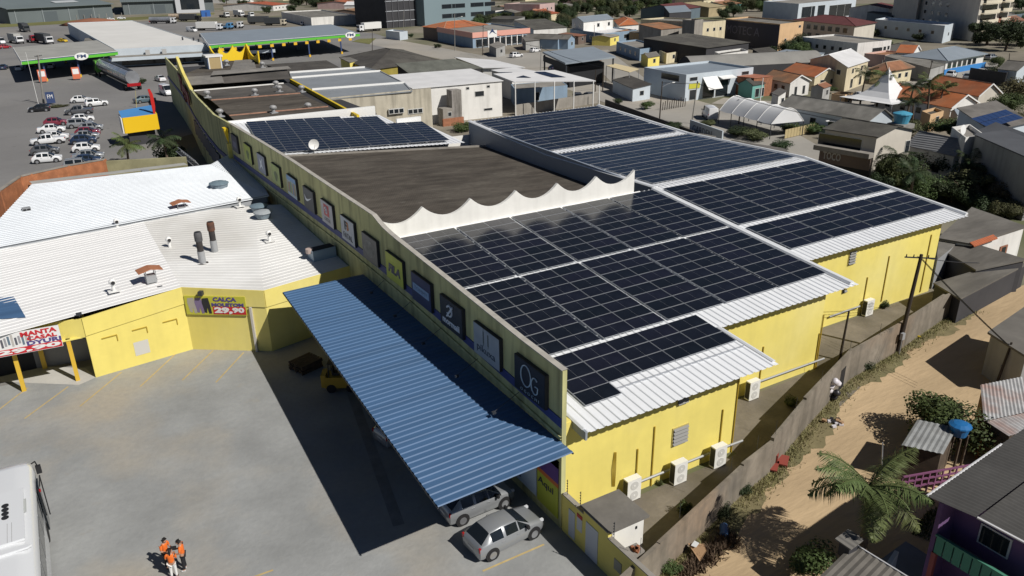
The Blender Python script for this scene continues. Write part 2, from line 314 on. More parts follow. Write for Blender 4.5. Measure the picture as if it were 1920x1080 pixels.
# ---------------------------------------------------------------- solar arrays
alu=plain('panel_frame_aluminium',(.42,.44,.47),.35,.5)
cells=mat('solar_cells',(.011,.013,.020),.18,.25,.9,5,spec=.55,rand=.2)
pm=MB(); pm.box(0,0,0,2.27,1.10,.04,0)
for a,b in ((.02,1.128),(1.142,2.25)): pm.poly([(a,.019,.044),(b,.019,.044),(b,1.081,.044),(a,1.081,.044)],1)
pobj=pm.build('solar_panel',[alu,cells]); PANEL=pobj.data; bpy.data.objects.remove(pobj)
def array(label,x0,y0,cols,rows,f,pair=2,gap=.2,rowgap=0,skip=lambda c,r:False,dirn=-1):
    t=thing('solar_array',label,'solar panels',(x0,y0,f(y0)+.13),0,'blocks of solar panels on the store roof')
    k=0
    for r in range(rows):
        Y=y0+dirn*(r*1.13+1.1*(dirn<0))+dirn*rowgap*(r//2)
        for c in range(cols):
            if skip(c,r): continue
            X=x0+c*2.30+gap*(c//pair)
            o=bpy.data.objects.new('solar_panel',PANEL); COL.objects.link(o); o.parent=t
            s=(f(Y+1.1)-f(Y))/1.1; o.location=(X-x0,Y-y0,f(Y)-f(y0)); o.rotation_euler=(math.atan(s)+random.gauss(0,.0025),random.gauss(0,.0025),0)
    rl=MB()
    for r in range(rows):
        Y=y0+dirn*(r*1.13+.55)+dirn*rowgap*(r//2)
        rl.box(0,Y-y0-.02,f(Y)-f(y0)-.08,cols*2.3+gap*((cols-1)//pair),Y-y0+.02,f(Y)-f(y0)-.005)
    rl.build('mounting_rail',alu,t)
    return t
array('upper block of solar panels at the foot of the white scalloped wall',-2.32,-.42,10,8,zr)
array('wide block of solar panels in the middle of the near left roof',-2.32,-9.75,10,8,zr)
array('small block of solar panels with one odd panel at the near eave',-2.32,-19.12,5,4,zr,gap=0,skip=lambda c,r:r==3 and c>0)
array('block of solar panels right of the white flashing, below the ridge',22.55,-.6,8,8,zr,gap=.14)
array('lowest block of solar panels by the far right corrugated eave',22.55,-10.3,8,4,zr,gap=.14)
array('lighter blue block of solar panels on the slope behind the ridge',22.75,1.0,8,13,zr2,8,.0,.12,dirn=1)
array('farthest large block of solar panels beside the white two storey wall',22.75,18.3,8,13,zr2,8,.0,.16,dirn=1)
t=thing('solar_array','block of solar panels beside the dish, behind the dark roof','solar panels',(-3.4,33.9,zk(-3.4,33.9)+.16),math.atan(-2.4/20.4),'blocks of solar panels on the store roof')
for c in range(9):
    for r in range(15):
        if r>(14 if c<5 else 12 if c<7 else 8): continue
        x=.6+c*2.33; y=.3+r*1.14
        if 33.9+y>49.6 or x>22: continue
        o=bpy.data.objects.new('solar_panel',PANEL); COL.objects.link(o); o.parent=t; o.location=(x,y,-.028*x+.047*y); o.rotation_euler=(.045,.028,0)
# satellite dish
t=thing('satellite_dish','round white satellite dish in front of the back solar panels','dish',(2.2,33.0,7.6))
MB().cyl((0,0,-.3),(0,0,.5),.04).build('mast',galv,t)
mb=MB(); n=20; pr_=[(0,0),(.28,.04),(.48,.11),(.58,.16)]; p=[];f=[]
for r,h in pr_: p+= [V((r*math.cos(a*2*math.pi/n),-h*1.0,r*math.sin(a*2*math.pi/n)+.95)) for a in range(n)]
for i in range(3): f+= [(i*n+a,i*n+(a+1)%n,(i+1)*n+(a+1)%n,(i+1)*n+a) for a in range(n)]
mb.add(p,f).build('reflector',whitep,t,smooth=True); MB().tube([(0,-.05,.3),(0,-.6,.95)],.02).build('feed_arm',galv,t)
# ---------------------------------------------------------------- square signs on the facade
def ygrad(name,a,b):
    return mat(name,a,.55,.12,.8,3,sc2=b)
SG=[('og',-20.5,(.010,.013,.025),'dark navy sign with a thin round letter monogram, nearest the corner'),
('pik',-16.15,(.36,.40,.44),'pale grey sign with two wheat ears above lower case letters'),
('mor',-11.95,(.010,.015,.028),'near black sign with a slanted emblem over white letters'),
('tom',-7.85,(.018,.030,.11),'dark blue sign with a light blue name plate across it'),
('fila',-3.65,(.52,.56,.06),'lime yellow sign with bold dark slanted letters'),
('photo',.75,(.14,.14,.145),'grey sign with a blurred photograph, right of the pale lettered sign'),
('fatal',5.2,(.50,.54,.60),'pale blue sign with a square monogram above dark letters'),
('cc',9.9,(.50,.50,.52),'light grey sign with a red square swirl'),
('nike',14.7,(.07,.075,.085),'charcoal sign with one white swoosh'),
('kids',19.6,(.35,.40,.38),'sign with a blue top and a row of brightly coloured figures'),
('gr1',24.8,(.36,.43,.10),'green sign with an olive blotch, left of the coloured figures'),
('bird',30.1,(.26,.28,.36),'mauve grey sign with a pale leaping figure'),
('gr2',35.7,(.40,.46,.08),'green sign second from the yellow pilaster'),
('gy',41.7,(.06,.065,.09),'dark grey sign beside the yellow pilaster')]
lt=plain('sign_white',(.72,.75,.78),.5)
for nm,Y1,c,lab in SG:
    zt=8.28+min(max(Y1+20,0),30)*.027; W=2.85; H=1.9; z0=zt-H
    t=thing('wall_sign',lab,'sign',(FX,Y1,z0),0,'square shop signs along the facade')
    MB().box(-.22,-W,0,0,0,H).build('sign_box',plain('sign_edge',(.03,.03,.035),.6),t)
    bd=MB().box(-.235,-W+.03,.03,-.221,-.03,H-.03).build('sign_face',mat('face_'+nm,c,.5,.1,1.2,4),t)
    x=-.236
    L=lambda n_,tx,m_,y0,z,w_,h_,**k: lettering(n_,tx,m_,t,(x,-y0,z),(0,-1,0),(0,0,1),w_,h_,.02,**k)
    if nm=='og':
        m_=plain('sign_silver_blue',(.45,.58,.68),.4)
        mb=MB(); q=[(x-.02,-1.15+.46*math.sin(a*math.pi/12),1.12+.58*math.cos(a*math.pi/12)) for a in range(25)]; mb.tube(q,.035,5)
        q=[(x-.02,-1.98-.30*math.cos(a),.95+.42*math.sin(a)) for a in [R(40+a*14) for a in range(-19,13)][::-1]]
        q=[(x-.02,-1.98-.32*math.cos(R(a)),.93+.44*math.sin(R(a))) for a in range(50,330,14)]+[(x-.02,-2.25,.93),(x-.02,-2.0,.93)]; mb.tube(q,.035,5); mb.build('monogram',m_,t)
        L('lettering','OGOCHI',m_,.62,.14,1.7,.17,spacing=1.7,bold=-.02)
    elif nm=='pik':
        m_=plain('sign_slate',(.05,.07,.10),.6); L('lettering','pikuxa',m_,.40,.28,2.0,.52)
        g_=plain('wheat_grey',(.13,.16,.16),.7); mb=MB()
        for yy,s_ in ((-1.15,1),(-1.65,.85)):
            mb.cyl((x-.01,yy,.85),(x-.01,yy,1.75*s_+.15),.012,n=5)
            for k in range(7): 
                for sg in (-1,1): mb.add([(x-.012,yy,.95+k*.1),(x-.012,yy+sg*.09,1.07+k*.1),(x-.012,yy,1.09+k*.1)],[(0,1,2)])
        mb.build('wheat_ears',g_,t)
    elif nm=='mor':
        L('lettering','mormaii',lt,.35,.30,2.15,.40,bold=.03)
        mb=MB(); mb.tube([(x-.015,-1.3+.33*math.cos(R(a)),1.25+.33*math.sin(R(a))) for a in range(30,331,20)],.06,5); mb.tube([(x-.02,-1.72,1.62),(x-.02,-1.0,.86)],.08,5); mb.build('emblem',lt,t)
    elif nm=='tom':
        mb=MB().box(x-.02,-2.6,.75,x,-.25,1.25).build('name_plate',plain('plate_blue',(.22,.36,.56),.5),t); L('lettering','TOMMY',plain('sign_navy',(.05,.10,.25),.5),.45,.86,1.95,.26)
        bpy.context.view_layer.update()
    elif nm=='fila':
        m_=plain('sign_navy2',(.03,.035,.10),.5); L('lettering','FILA',m_,.42,.58,2.0,.62,bold=.05,shear=.2)
    elif nm=='photo':
        mb=MB(); 
        for k in range(4): mb.poly([(x-.004-.002*k,-1.4+(1.0-.18*k)*math.cos(R(a))*1.1,.95+.25*k*.3+(.62-.1*k)*math.sin(R(a))) for a in range(0,360,20)],0)
        mb.build('photograph',mat('photo_grey',(.27,.27,.26),.6,.5,2.5,3,sc2=(.09,.085,.09)),t)
    elif nm=='fatal':
        m_=plain('sign_dark',(.03,.035,.05),.6); L('lettering','FATAL',m_,.5,.28,1.9,.42); L('monogram','F',m_,.85,.95,.5,.7,bold=.05); L('monogram','3',plain('sign_orange',(.45,.16,.05),.6),1.3,.95,.45,.7,bold=.05)
    elif nm=='cc':
        m_=plain('sign_red',(.50,.04,.05),.5); MB().box(x-.01,-2.0,.75,x,-.75,1.68).build('red_square',m_,t)
        MB().tube([(x-.02,-1.38+.34*math.cos(R(a))*(1-a/700),1.2+.34*math.sin(R(a))*(1-a/700)) for a in range(20,500,20)],.055,5).build('swirl',lt,t); L('lettering','CATTAI',plain('sign_grey',(.30,.28,.29),.6),.7,.3,1.4,.28)
    elif nm=='nike':
        MB().poly([(x-.01,-.35,1.25),(x-.01,-.55,.80),(x-.01,-.9,.72),(x-.01,-1.3,.80),(x-.01,-2.45,1.30),(x-.01,-1.3,.98),(x-.01,-.85,.95)]).build('swoosh',lt,t)
    elif nm=='kids':
        MB().box(x-.01,-W+.05,1.45,x,-.05,1.84).build('sky_strip',plain('sign_sky',(.10,.27,.52),.5),t)
        for k,c_ in enumerate([(.45,.36,.1),(.42,.2,.2),(.2,.4,.2),(.5,.42,.2),(.2,.3,.5),(.45,.3,.15)]): MB().box(x-.012,-.55-k*.38,.35,x,-.3-k*.38,1.2+.1*(k%3)).build('figure',plain('figure_%d'%k,c_,.6),t)
        MB().box(x-.01,-W+.05,.05,x,-.05,.32).build('pale_strip',plain('pale_blue_sign',(.45,.55,.62),.5),t)
    elif nm in('gr1','gr2'):
        MB().poly([(x-.01,-1.5+.55*math.cos(R(a))*(1+.25*math.sin(3*R(a))),.85+.5*math.sin(R(a))) for a in range(0,360,20)]).build('blotch',plain('sign_olive',(.12,.16,.05),.6),t)
    elif nm=='bird':
        MB().poly([(x-.01,-.6,.3),(x-.01,-1.1,.9),(x-.01,-.8,1.5),(x-.01,-1.3,1.2),(x-.01,-1.9,1.65),(x-.01,-1.6,1.0),(x-.01,-2.1,.4),(x-.01,-1.4,.7)]).build('leaping_figure',lt,t)
    elif nm=='gy':
        MB().box(x-.01,-2.2,.5,x,-.6,1.2).build('plate',plain('plate_mauve',(.14,.14,.20),.6),t)
# ---------------------------------------------------------------- vegetation library
def leafmat(name,c,c2):
    m=mat(name,c,.6,.35,.9,5,spec=.25,sc2=c2,rand=.22); return m
LEAF=leafmat('leaf_green',(.075,.105,.035),(.11,.14,.05)); LEAF2=leafmat('leaf_olive',(.10,.11,.05),(.14,.14,.07)); LEAFD=leafmat('leaf_dark',(.04,.06,.025),(.065,.08,.035)); DRY=leafmat('leaf_dry',(.13,.115,.06),(.09,.10,.05))
PALMG=leafmat('palm_green',(.10,.13,.045),(.17,.18,.075)); BARK=mat('bark',(.13,.10,.075),.95,.25,3,5)
def crown_mesh(seed,n,flat=.85,leaf=.10,lumps=9):
    rd=random.Random(seed); mb=MB(); cs=[]
    for k in range(lumps):
        a=rd.uniform(0,6.28); r=rd.uniform(.15,.62); cs.append((V((r*math.cos(a),r*math.sin(a),rd.uniform(.35,1.15)*flat)),rd.uniform(.2,.42)))
    for k in range(n):
        c,r=rd.choice(cs); d=V((rd.gauss(0,1),rd.gauss(0,1),rd.gauss(0,1))).normalized(); p=c+d*r*(rd.random()**.33)*V((1,1,.8)).length/1.62
        nrm=(d+V((rd.gauss(0,.5),rd.gauss(0,.5),rd.gauss(.3,.5)))).normalized(); u=nrm.orthogonal().normalized(); u=(Matrix.Rotation(rd.uniform(0,6.28),3,nrm)@u); v=nrm.cross(u); s=leaf*rd.uniform(.6,1.4)
        mb.add([p-u*s*.5,p+v*s*.32,p+u*s*.6,p-v*s*.32],[(0,1,2,3)])
    o=mb.build('crown',LEAF); me=o.data; bpy.data.objects.remove(o); return me
CROWN=[crown_mesh(1,9000,.85,.058,14),crown_mesh(2,8000,1.1,.06,12),crown_mesh(3,9000,.7,.058,16),crown_mesh(4,2600,.7,.085,8)]
def trunk_mesh(seed):
    rd=random.Random(seed); mb=MB(); mb.cyl((0,0,0),(.02,.03,.55),.06,.04,7)
    for k in range(5):
        a=rd.uniform(0,6.28); e=V((.4*math.cos(a),.4*math.sin(a),rd.uniform(.65,1.0))); mb.cyl((.02,.03,.38+.03*k),e,.028,.008,5)
    o=mb.build('trunk',BARK); me=o.data; bpy.data.objects.remove(o); return me
TRUNK=[trunk_mesh(5),trunk_mesh(6)]
def tree(label,px,py,h,wd=None,kind=0,lm=None,group=None,cat='tree',loc=None,nm='leafy_tree'):
    p=loc or G(px,py); wd=wd or h*.8
    t=thing(nm,label,cat,(p[0],p[1],0),random.uniform(0,6),group)
    c=part('crown',CROWN[kind],t); c.scale=(wd/1.6,wd/1.6,h/1.45)
    if lm: c.material_slots[0].link='OBJECT'; c.material_slots[0].material=lm
    if cat=='tree':
        k=part('trunk',TRUNK[kind%2],t); k.scale=(wd/1.6,wd/1.6,h/1.45)
    return t
def bush(label,px,py,h,wd,kind=3,lm=None,group=None,loc=None):
    t=tree(label,px,py,h,wd,kind,lm,group,'bush',loc,'bush'); 
    for c in t.children: c.location.z=-.12*h
    return t
def frond_mesh(seed,L=2.6,up=.55,droop=1.5):
    rd=random.Random(seed); mb=MB(); path=[]
    for i in range(13):
        t=i/12; path.append(V((L*t*(1-.12*t*t*droop),0,up*L*(t-droop*.62*t*t))))
    mb.tube(path,.022,4)
    for i in range(1,40):
        t=i/40; k=t*12; a=int(k); p=path[a].lerp(path[min(a+1,12)],k-a); l=.75*math.sin(math.pi*min(.98,t*.85+.13))*L/2.6
        for s in (-1,1):
            tip=p+V((l*.45,s*l*.75,-l*.42+rd.gauss(0,.09))); w_=V((.017,0,0)); mid=p.lerp(tip,.5)+V((0,0,.06))
            mb.add([p-w_,p+w_,mid+w_*1.3,tip,mid-w_*1.3],[(0,1,2,4),(4,2,3)])
    o=mb.build('frond',PALMG); me=o.data; bpy.data.objects.remove(o); return me
FROND=[frond_mesh(1),frond_mesh(2,2.5,.8,1.25),frond_mesh(3,2.3,.35,2.0)]
def palm(label,px,py,h,scale=1,n=16,group=None,lean=.1,loc=None,lm=None):
    p=loc or G(px,py); t=thing('palm_tree',label,'palm',(p[0],p[1],0),random.uniform(0,6),group)
    mb=MB(); pts=[V((lean*h*(k/8)**2,0,h*k/8)) for k in range(9)]
    for k in range(8): mb.cyl(pts[k],pts[k+1],.17*scale*(1-.05*k),.17*scale*(1-.05*(k+1))+.012,8)
    mb.build('trunk',BARK,t)
    for k in range(n):
        f=part('frond',FROND[k%3],t,pts[-1],k*2.4+random.uniform(-.3,.3)); f.scale=(scale,)*3; f.rotation_euler[1]=random.uniform(-.6,.8)
        if lm: f.material_slots[0].link='OBJECT'; f.material_slots[0].material=lm
    return t
# ---------------------------------------------------------------- vehicle library
tyre=plain('tyre_rubber',(.015,.015,.016),.85); rimm=plain('wheel_rim',(.45,.46,.48),.3,.7); cglass=plain('car_glass',(.012,.016,.02),.06,0,.6); red_l=plain('tail_light',(.35,.01,.015),.25); head_l=plain('headlight',(.6,.62,.65),.15); plastic=plain('black_plastic',(.02,.02,.022),.6); plate_m=plain('number_plate',(.5,.5,.5),.5)
def paint(name,c,met=0): return plain('paint_'+name,c,.28,met,.5,.6)
PA=dict(white=paint('white',(.74,.75,.76)),silver=paint('silver',(.33,.345,.36),.35),grey=paint('grey',(.12,.125,.135),.3),black=paint('black',(.014,.015,.018)),red=paint('red',(.33,.02,.03)),blue=paint('dark_blue',(.02,.035,.075)),yellow=paint('yellow',(.65,.45,.03)),wine=paint('wine',(.20,.03,.05)),skyb=paint('light_blue',(.10,.28,.52)),teal=paint('slate',(.10,.15,.18)))
KIND={ # x, z bottom, z belt, z top, half width, half width at roof ; F faces: side/top of the segment that follows
'hatch':(3.95,[(0,.38,.62,.64,.68,.58),(.05,.24,.88,.90,.79,.64),(.20,.22,.97,1.0,.82,.66),(.72,.2,.97,1.42,.85,.55),(1.45,.2,.95,1.48,.86,.56),(1.53,.2,.95,1.48,.86,.56),(2.32,.2,.93,1.41,.86,.55),(3.02,.2,.92,.97,.85,.66),(3.70,.2,.80,.84,.80,.62),(3.90,.22,.62,.66,.70,.56),(3.95,.30,.52,.55,.60,.50)],{2:('P','G'),3:('G','P'),5:('G','P'),6:('G','G')},(.72,3.22)),
'sedan':(4.4,[(0,.38,.70,.72,.66,.58),(.06,.24,.92,.95,.80,.66),(.70,.2,.97,1.02,.84,.66),(1.32,.2,.96,1.43,.86,.56),(1.95,.2,.95,1.47,.86,.57),(2.03,.2,.95,1.47,.86,.57),(2.75,.2,.93,1.41,.86,.56),(3.40,.2,.92,.97,.85,.66),(4.1,.2,.78,.83,.80,.62),(4.35,.24,.62,.66,.70,.56),(4.4,.30,.52,.55,.60,.50)],{2:('P','G'),3:('G','P'),5:('G','P'),6:('G','G')},(.85,3.55)),
'suv':(4.35,[(0,.45,.75,.77,.70,.60),(.05,.30,1.0,1.02,.84,.70),(.14,.28,1.07,1.09,.86,.70),(.40,.26,1.07,1.62,.89,.64),(1.55,.26,1.05,1.68,.90,.64),(1.63,.26,1.05,1.68,.90,.64),(2.60,.26,1.03,1.60,.90,.62),(3.22,.26,1.02,1.08,.89,.70),(4.05,.26,.93,.97,.85,.68),(4.3,.30,.75,.80,.74,.62),(4.35,.36,.60,.64,.64,.54)],{2:('P','G'),3:('G','P'),5:('G','P'),6:('G','G')},(.80,3.55)),
'pickup':(5.1,[(0,.45,.80,.82,.80,.76),(.05,.40,1.02,1.04,.86,.80),(1.75,.36,1.05,1.06,.89,.80),(1.80,.30,1.05,1.08,.89,.72),(1.98,.30,1.05,1.66,.89,.62),(2.70,.30,1.05,1.70,.90,.62),(2.78,.30,1.05,1.70,.90,.62),(3.40,.30,1.03,1.62,.90,.60),(4.0,.3,1.03,1.09,.89,.70),(4.8,.3,.95,1.0,.86,.70),(5.06,.34,.78,.82,.76,.66),(5.1,.40,.62,.66,.66,.58)],{3:('P','G'),4:('G','P'),6:('G','P'),7:('G','G')},(.95,4.2)),
'van':(5.2,[(0,.40,.80,.82,.82,.76),(.04,.30,1.2,2.1,.90,.80),(.1,.28,1.3,2.25,.93,.82),(2.9,.28,1.3,2.28,.94,.82),(2.98,.28,1.3,2.28,.94,.82),(3.9,.28,1.28,2.2,.94,.80),(4.6,.28,1.2,1.28,.92,.78),(5.1,.28,.95,1.0,.86,.72),(5.2,.34,.62,.66,.74,.62)],{4:('G','P'),5:('G','G')},(.95,4.25))}
def car_proto(kind):
    L_,st,F,ax=KIND[kind]; t=thing('parked_car','car','car')
    body=MB(); gl=dict(windscreen=MB(),rear_window=MB())
    def ring(s,inf=0):
        x,zb,zl,zt,w_,wr=s; x-=L_/2
        h=[(0,zb),(w_*.9,zb),(w_*.985,zb+.12),(w_,zb+(zl-zb)*.55),(w_*.985,zl-.06),(w_*.95,zl)]
        k=.92 if zt-zl>.2 else 1
        h+= [(wr,zl+(zt-zl)*k),(wr*.8,zl+(zt-zl)*(1 if zt-zl>.2 else 1.0)),(0,zt+.015)]
        pts=[V((x,y,z)) for y,z in h]; return pts+[V((p.x,-p.y,p.z)) for p in pts[-2:0:-1]]
    rs=[ring(s) for s in st]; n=len(rs[0])
    body.add([p for r_ in rs for p in r_],[])
    for i in range(len(st)-1):
        fs,ft=F.get(i,('P','P'))
        for k in range(n):
            k2=(k+1)%n; q=[rs[i][k],rs[i][k2],rs[i+1][k2],rs[i+1][k]]
            kk=min(k,n-1-k); g=None
            if fs=='G' and kk==5: g='side_window'
            if ft=='G' and kk in(6,7): g='windscreen' if i>3 and kind!='pickup' or i>5 else 'rear_window'
            if g:
                c=sum(q,V())/4; nn=(q[1]-q[0]).cross(q[3]-q[0]); nn=nn.normalized() if nn.length>1e-6 else V((0,0,1)); 
                if nn.dot(c-V((0,0,.9)))<0: nn=-nn
                e=.90 if g=='side_window' else 1.0
                (MB().add([c+(p-c)*e+nn*.006 for p in q],[(0,1,2,3)]).build('side_window',cglass,t) if g=='side_window' else gl[g].add([c+(p-c)*e+nn*.006 for p in q],[(0,1,2,3)]))
            body.f.append((i*n+k,i*n+k2,(i+1)*n+k2,(i+1)*n+k)); body.m.append(0)
    body.f+= [tuple(range(n))[::-1],tuple(range((len(st)-1)*n,len(st)*n))]; body.m+=[0,0]
    b=body.build('body',PA['white'],t,smooth=True); b.data.set_sharp_from_angle(angle=R(50))
    for k,q in gl.items():
        if q.f: q.build(k,cglass,t)
    rw=.31 if kind in('hatch','sedan') else .36; hw=st[4][4]
    wm=MB(); wm.cyl((0,-.10,0),(0,.10,0),rw,n=18); rm=MB(); rm.cyl((0,-.115,0),(0,.115,0),rw*.66,n=14)
    for a in range(5): pass
    for x in ax:
        for s in (-1,1):
            MB().cyl((x-L_/2,s*(hw-.06),rw+.02),(x-L_/2,s*(hw+.004),rw+.02),rw+.075,n=18).build('wheel_arch',plastic,t)
            w_=wm.build('wheel',tyre,t); w_.location=(x-L_/2,s*(hw-.085),rw); rm.build('rim',rimm,w_)
    zt=st[2][2]; yb=st[1][4]
    for s in (-1,1):
        MB().box(-L_/2+.02,s*(yb-.02)-.12*(s>0),zt-.28,-L_/2+.16,s*(yb-.02)+.12*(s<0)+.015*s,zt-.04).build('tail_light',red_l,t)
        zh=st[-3][2]; MB().box(L_/2-.28,s*.70-.13*(s>0),zh-.12,L_/2-.03,s*.70+.13*(s<0),zh+.0).build('headlight',head_l,t)
        i=[k for k,v in F.items() if v==('G','G')][0]; xm=st[i][0]+.38; MB().box(xm-L_/2,s*(hw-.02)-.0,st[i][2]+.0,xm-L_/2+.12,s*(hw+.18),st[i][2]+.16).build('mirror',plastic,t)
        for xh in (ax[0]+.55,ax[0]+1.45): MB().box(xh-L_/2,s*hw-.01,st[i][2]-.14,xh-L_/2+.16,s*hw+.018,st[i][2]-.10).build('door_handle',rimm,t)
    MB().box(-L_/2-.012,-.24,.55,-L_/2+.06,.24,.67).build('number_plate',plate_m,t)
    MB().box(L_/2-.10,-.42,.36,L_/2-.005,.42,.50).build('grille',plastic,t)
    return t
PROTO={k:car_proto(k) for k in KIND}; USED=set()
def car(kind,col,label,px=None,py=None,rz=0,group=None,loc=None):
    p=loc or G(px,py); mm=PA[col]
    t=dup(PROTO[kind],(p[0],p[1],.012),rz,label,group,{'body':{0:mm}})
    return t
# ---------------------------------------------------------------- people
def skinned(name,verts,edges,mt,parent,root=0,sub=2):
    me=bpy.data.meshes.new(name); me.from_pydata([v[:3] for v in verts],edges,[]); o=bpy.data.objects.new(name,me); COL.objects.link(o); o.parent=parent
    me.materials.append(mt); md=o.modifiers.new('Skin','SKIN'); md.use_smooth_shade=True
    for i,v in enumerate(verts): sv=me.skin_vertices[0].data[i]; sv.radius=(v[3],v[4] if len(v)>4 else v[3]); sv.use_root=(i==root)
    s=o.modifiers.new('Sub','SUBSURF'); s.levels=sub; s.render_levels=sub
    return o
skin=plain('skin',(.42,.24,.16),.55); hair=plain('black_hair',(.012,.010,.009),.5)
def person(label,loc,rz,h,shirt,trouser,shoe,arms='phone',longhair=False):
    k=h/1.72; t=thing('person',label,'person',loc,rz); S=lambda l:[tuple(a*k for a in v) for v in l]
    # facing +x ; y left
    hd=(-.0 if arms!='phone' else .05)
    aL=[(.0,.20,1.40,.06),(.04,.25,1.14,.047),(.26,.17,1.12,.038),(.34,.12,1.18,.035)]; aR=[(x,-y,z,r) for x,y,z,r in aL]
    body=S([(0,0,.95,.13,.15),(0,0,1.12,.11,.13),(0,0,1.30,.12,.16),(.01,0,1.43,.07,.09),(.03,0,1.50,.05),(.05+hd,0,1.58,.078,.075),(.05+hd,0,1.68,.075,.072),
      (0,.10,.88,.085),(.015,.11,.48,.058),(-.01,.115,.09,.042),(.13,.13,.035,.035),(0,-.10,.88,.085),(.015,-.11,.48,.058),(-.01,-.115,.09,.042),(.13,-.13,.035,.035)]+aL+aR)
    ed=[(0,1),(1,2),(2,3),(3,4),(4,5),(5,6),(0,7),(7,8),(8,9),(9,10),(0,11),(11,12),(12,13),(13,14),(3,15),(15,16),(16,17),(17,18),(3,19),(19,20),(20,21),(21,22)]
    skinned('body',body,ed,skin,t)
    sh=S([(0,0,.93,.15,.175),(0,0,1.12,.125,.15),(0,0,1.30,.135,.18),(.01,0,1.42,.085,.11)]+[(.0,.20,1.40,.075),(.03,.245,1.19,.062),(.0,-.20,1.40,.075),(.03,-.245,1.19,.062)])
    skinned('shirt',sh,[(0,1),(1,2),(2,3),(3,4),(4,5),(3,6),(6,7)],shirt,t)
    tr=S([(0,0,.96,.135,.155),(0,.10,.86,.098),(.015,.11,.48,.072),(-.01,.115,.12,.06),(0,-.10,.86,.098),(.015,-.11,.48,.072),(-.01,-.115,.12,.06)])
    skinned('trousers',tr,[(0,1),(1,2),(2,3),(0,4),(4,5),(5,6)],trouser,t)
    for s in (-1,1):
        skinned('shoe',S([(-.04,s*.118,.05,.05),(.06,s*.122,.045,.05),(.17,s*.13,.035,.04)]),[(0,1),(1,2)],shoe,t,sub=1)
        # hand with separate fingers
        skinned('hand',S([(.34,s*.12,1.18,.034),(.40,s*.10,1.20,.036),(.46,s*.07,1.21,.012),(.50,s*.05,1.20,.010),(.47,s*.09,1.215,.012),(.51,s*.07,1.20,.010),(.47,s*.11,1.21,.012),(.505,s*.10,1.195,.010),(.455,s*.13,1.20,.011),(.485,s*.125,1.185,.009),(.41,s*.055,1.225,.012),(.45,s*.03,1.23,.010)]),[(0,1),(1,2),(2,3),(1,4),(4,5),(1,6),(6,7),(1,8),(8,9),(1,10),(10,11)],skin,t,sub=1)
    hc=S([(.015+hd,0,1.66,.083,.082),(.045+hd,0,1.72,.07,.075)]+([(-.06+hd,0,1.56,.06,.07),(-.09+hd,0,1.42,.05,.06),(-.10+hd,0,1.30,.03,.04)] if longhair else [(-.025+hd,0,1.61,.06,.065)]))
    skinned('hair',hc,[(0,1),(0,2)]+([(2,3),(3,4)] if longhair else []),hair,t)
    f=MB(); 
    for s in (-1,1): f.lathe(V((.118+hd,s*.03,1.625))*k,[(.0,-.008),(.011,0),(0,.008)],6)
    f.build('eye',plain('eye_dark',(.02,.015,.012),.3),t)
    MB().add([V(q)*k for q in [(.122+hd,-.014,1.585),(.122+hd,.014,1.585),(.148+hd,0,1.588),(.124+hd,0,1.625)]],[(0,1,2),(0,2,3),(1,3,2)]).build('nose',skin,t)
    MB().box((.115+hd)*k,-.022*k,1.555*k,(.127+hd)*k,.022*k,1.563*k).build('mouth',plain('lips',(.25,.09,.08),.5),t)
    return t
# ---------------------------------------------------------------- blue canopy over the parking strip
bluem=mat('blue_roof_sheet',(.07,.145,.275),.42,.14,1.0,6,spec=.45,stretch=(.04,1.3,1))
can=thing('blue_canopy','large blue corrugated metal canopy along the sign wall','canopy',(-7.8,-11,0))
c0,c1,c2,c3=V((-11.52,-25.7,5.1)),V((-4.37,-25.5,5.15)),V((-4.38,1.75,5.15)),V((-10.43,1.65,5.1))
n=62; mb=MB(); sts=[]
for i in range(n):
    for a,h in ((0,0),(.12,.04),(.45,.04),(.57,0)): sts.append(((i+a)/n,h))
sts.append((1,0))
for t_,h in sts: mb.v+= [c0.lerp(c3,t_)+V((0,0,h)),c1.lerp(c2,t_)+V((0,0,h))]
mb.f=[(2*i,2*i+1,2*i+3,2*i+2) for i in range(len(sts)-1)]; mb.m=[0]*len(mb.f)
mb.build('roof_sheet',bluem,can,True)
steel=plain('dark_steel',(.05,.055,.065),.5,.3)
for k in range(7):
    a=c0.lerp(c3,(k+.2)/6.4); b=c1.lerp(c2,(k+.2)/6.4)
    MB().tube([a-V((0,0,.12)),b-V((0,0,.12))],.07,4).build('beam',steel,can,True)
for k in range(1,4):
    a=c0.lerp(c3,(k+.12)/3.3)+V((5.3,0,0)); MB().cyl((a.x,a.y,0),(a.x,a.y,5.0),.09,n=8).build('post',steel,can,True)
for s,e in ((c0,c3),(c1,c2)): MB().tube([s-V((0,0,.06)),e-V((0,0,.06))],.05,4).build('edge_rail',steel,can,True)
for k,(x,y) in enumerate([(698,556),(742,600),(795,652),(858,714),(927,783)]):
    p=G(x,y,5.2); t=thing('floodlight','small floodlight on an arm over the blue canopy, x','lamp',(p.x,p.y,5.2),0,'floodlights along the sign wall')
    t['label']='small floodlight reaching over the blue canopy below the '+['lime lettered sign','blue name plate sign','near black emblem sign','wheat ear sign','round monogram sign'][k]
    MB().tube([(0,0,.35),(-.0+(FX-p.x)*.9,.1,.95)],.018,5).build('arm',steel,t); MB().box(-.13,-.08,.24,.07,.08,.36).build('lamp_head',steel,t)
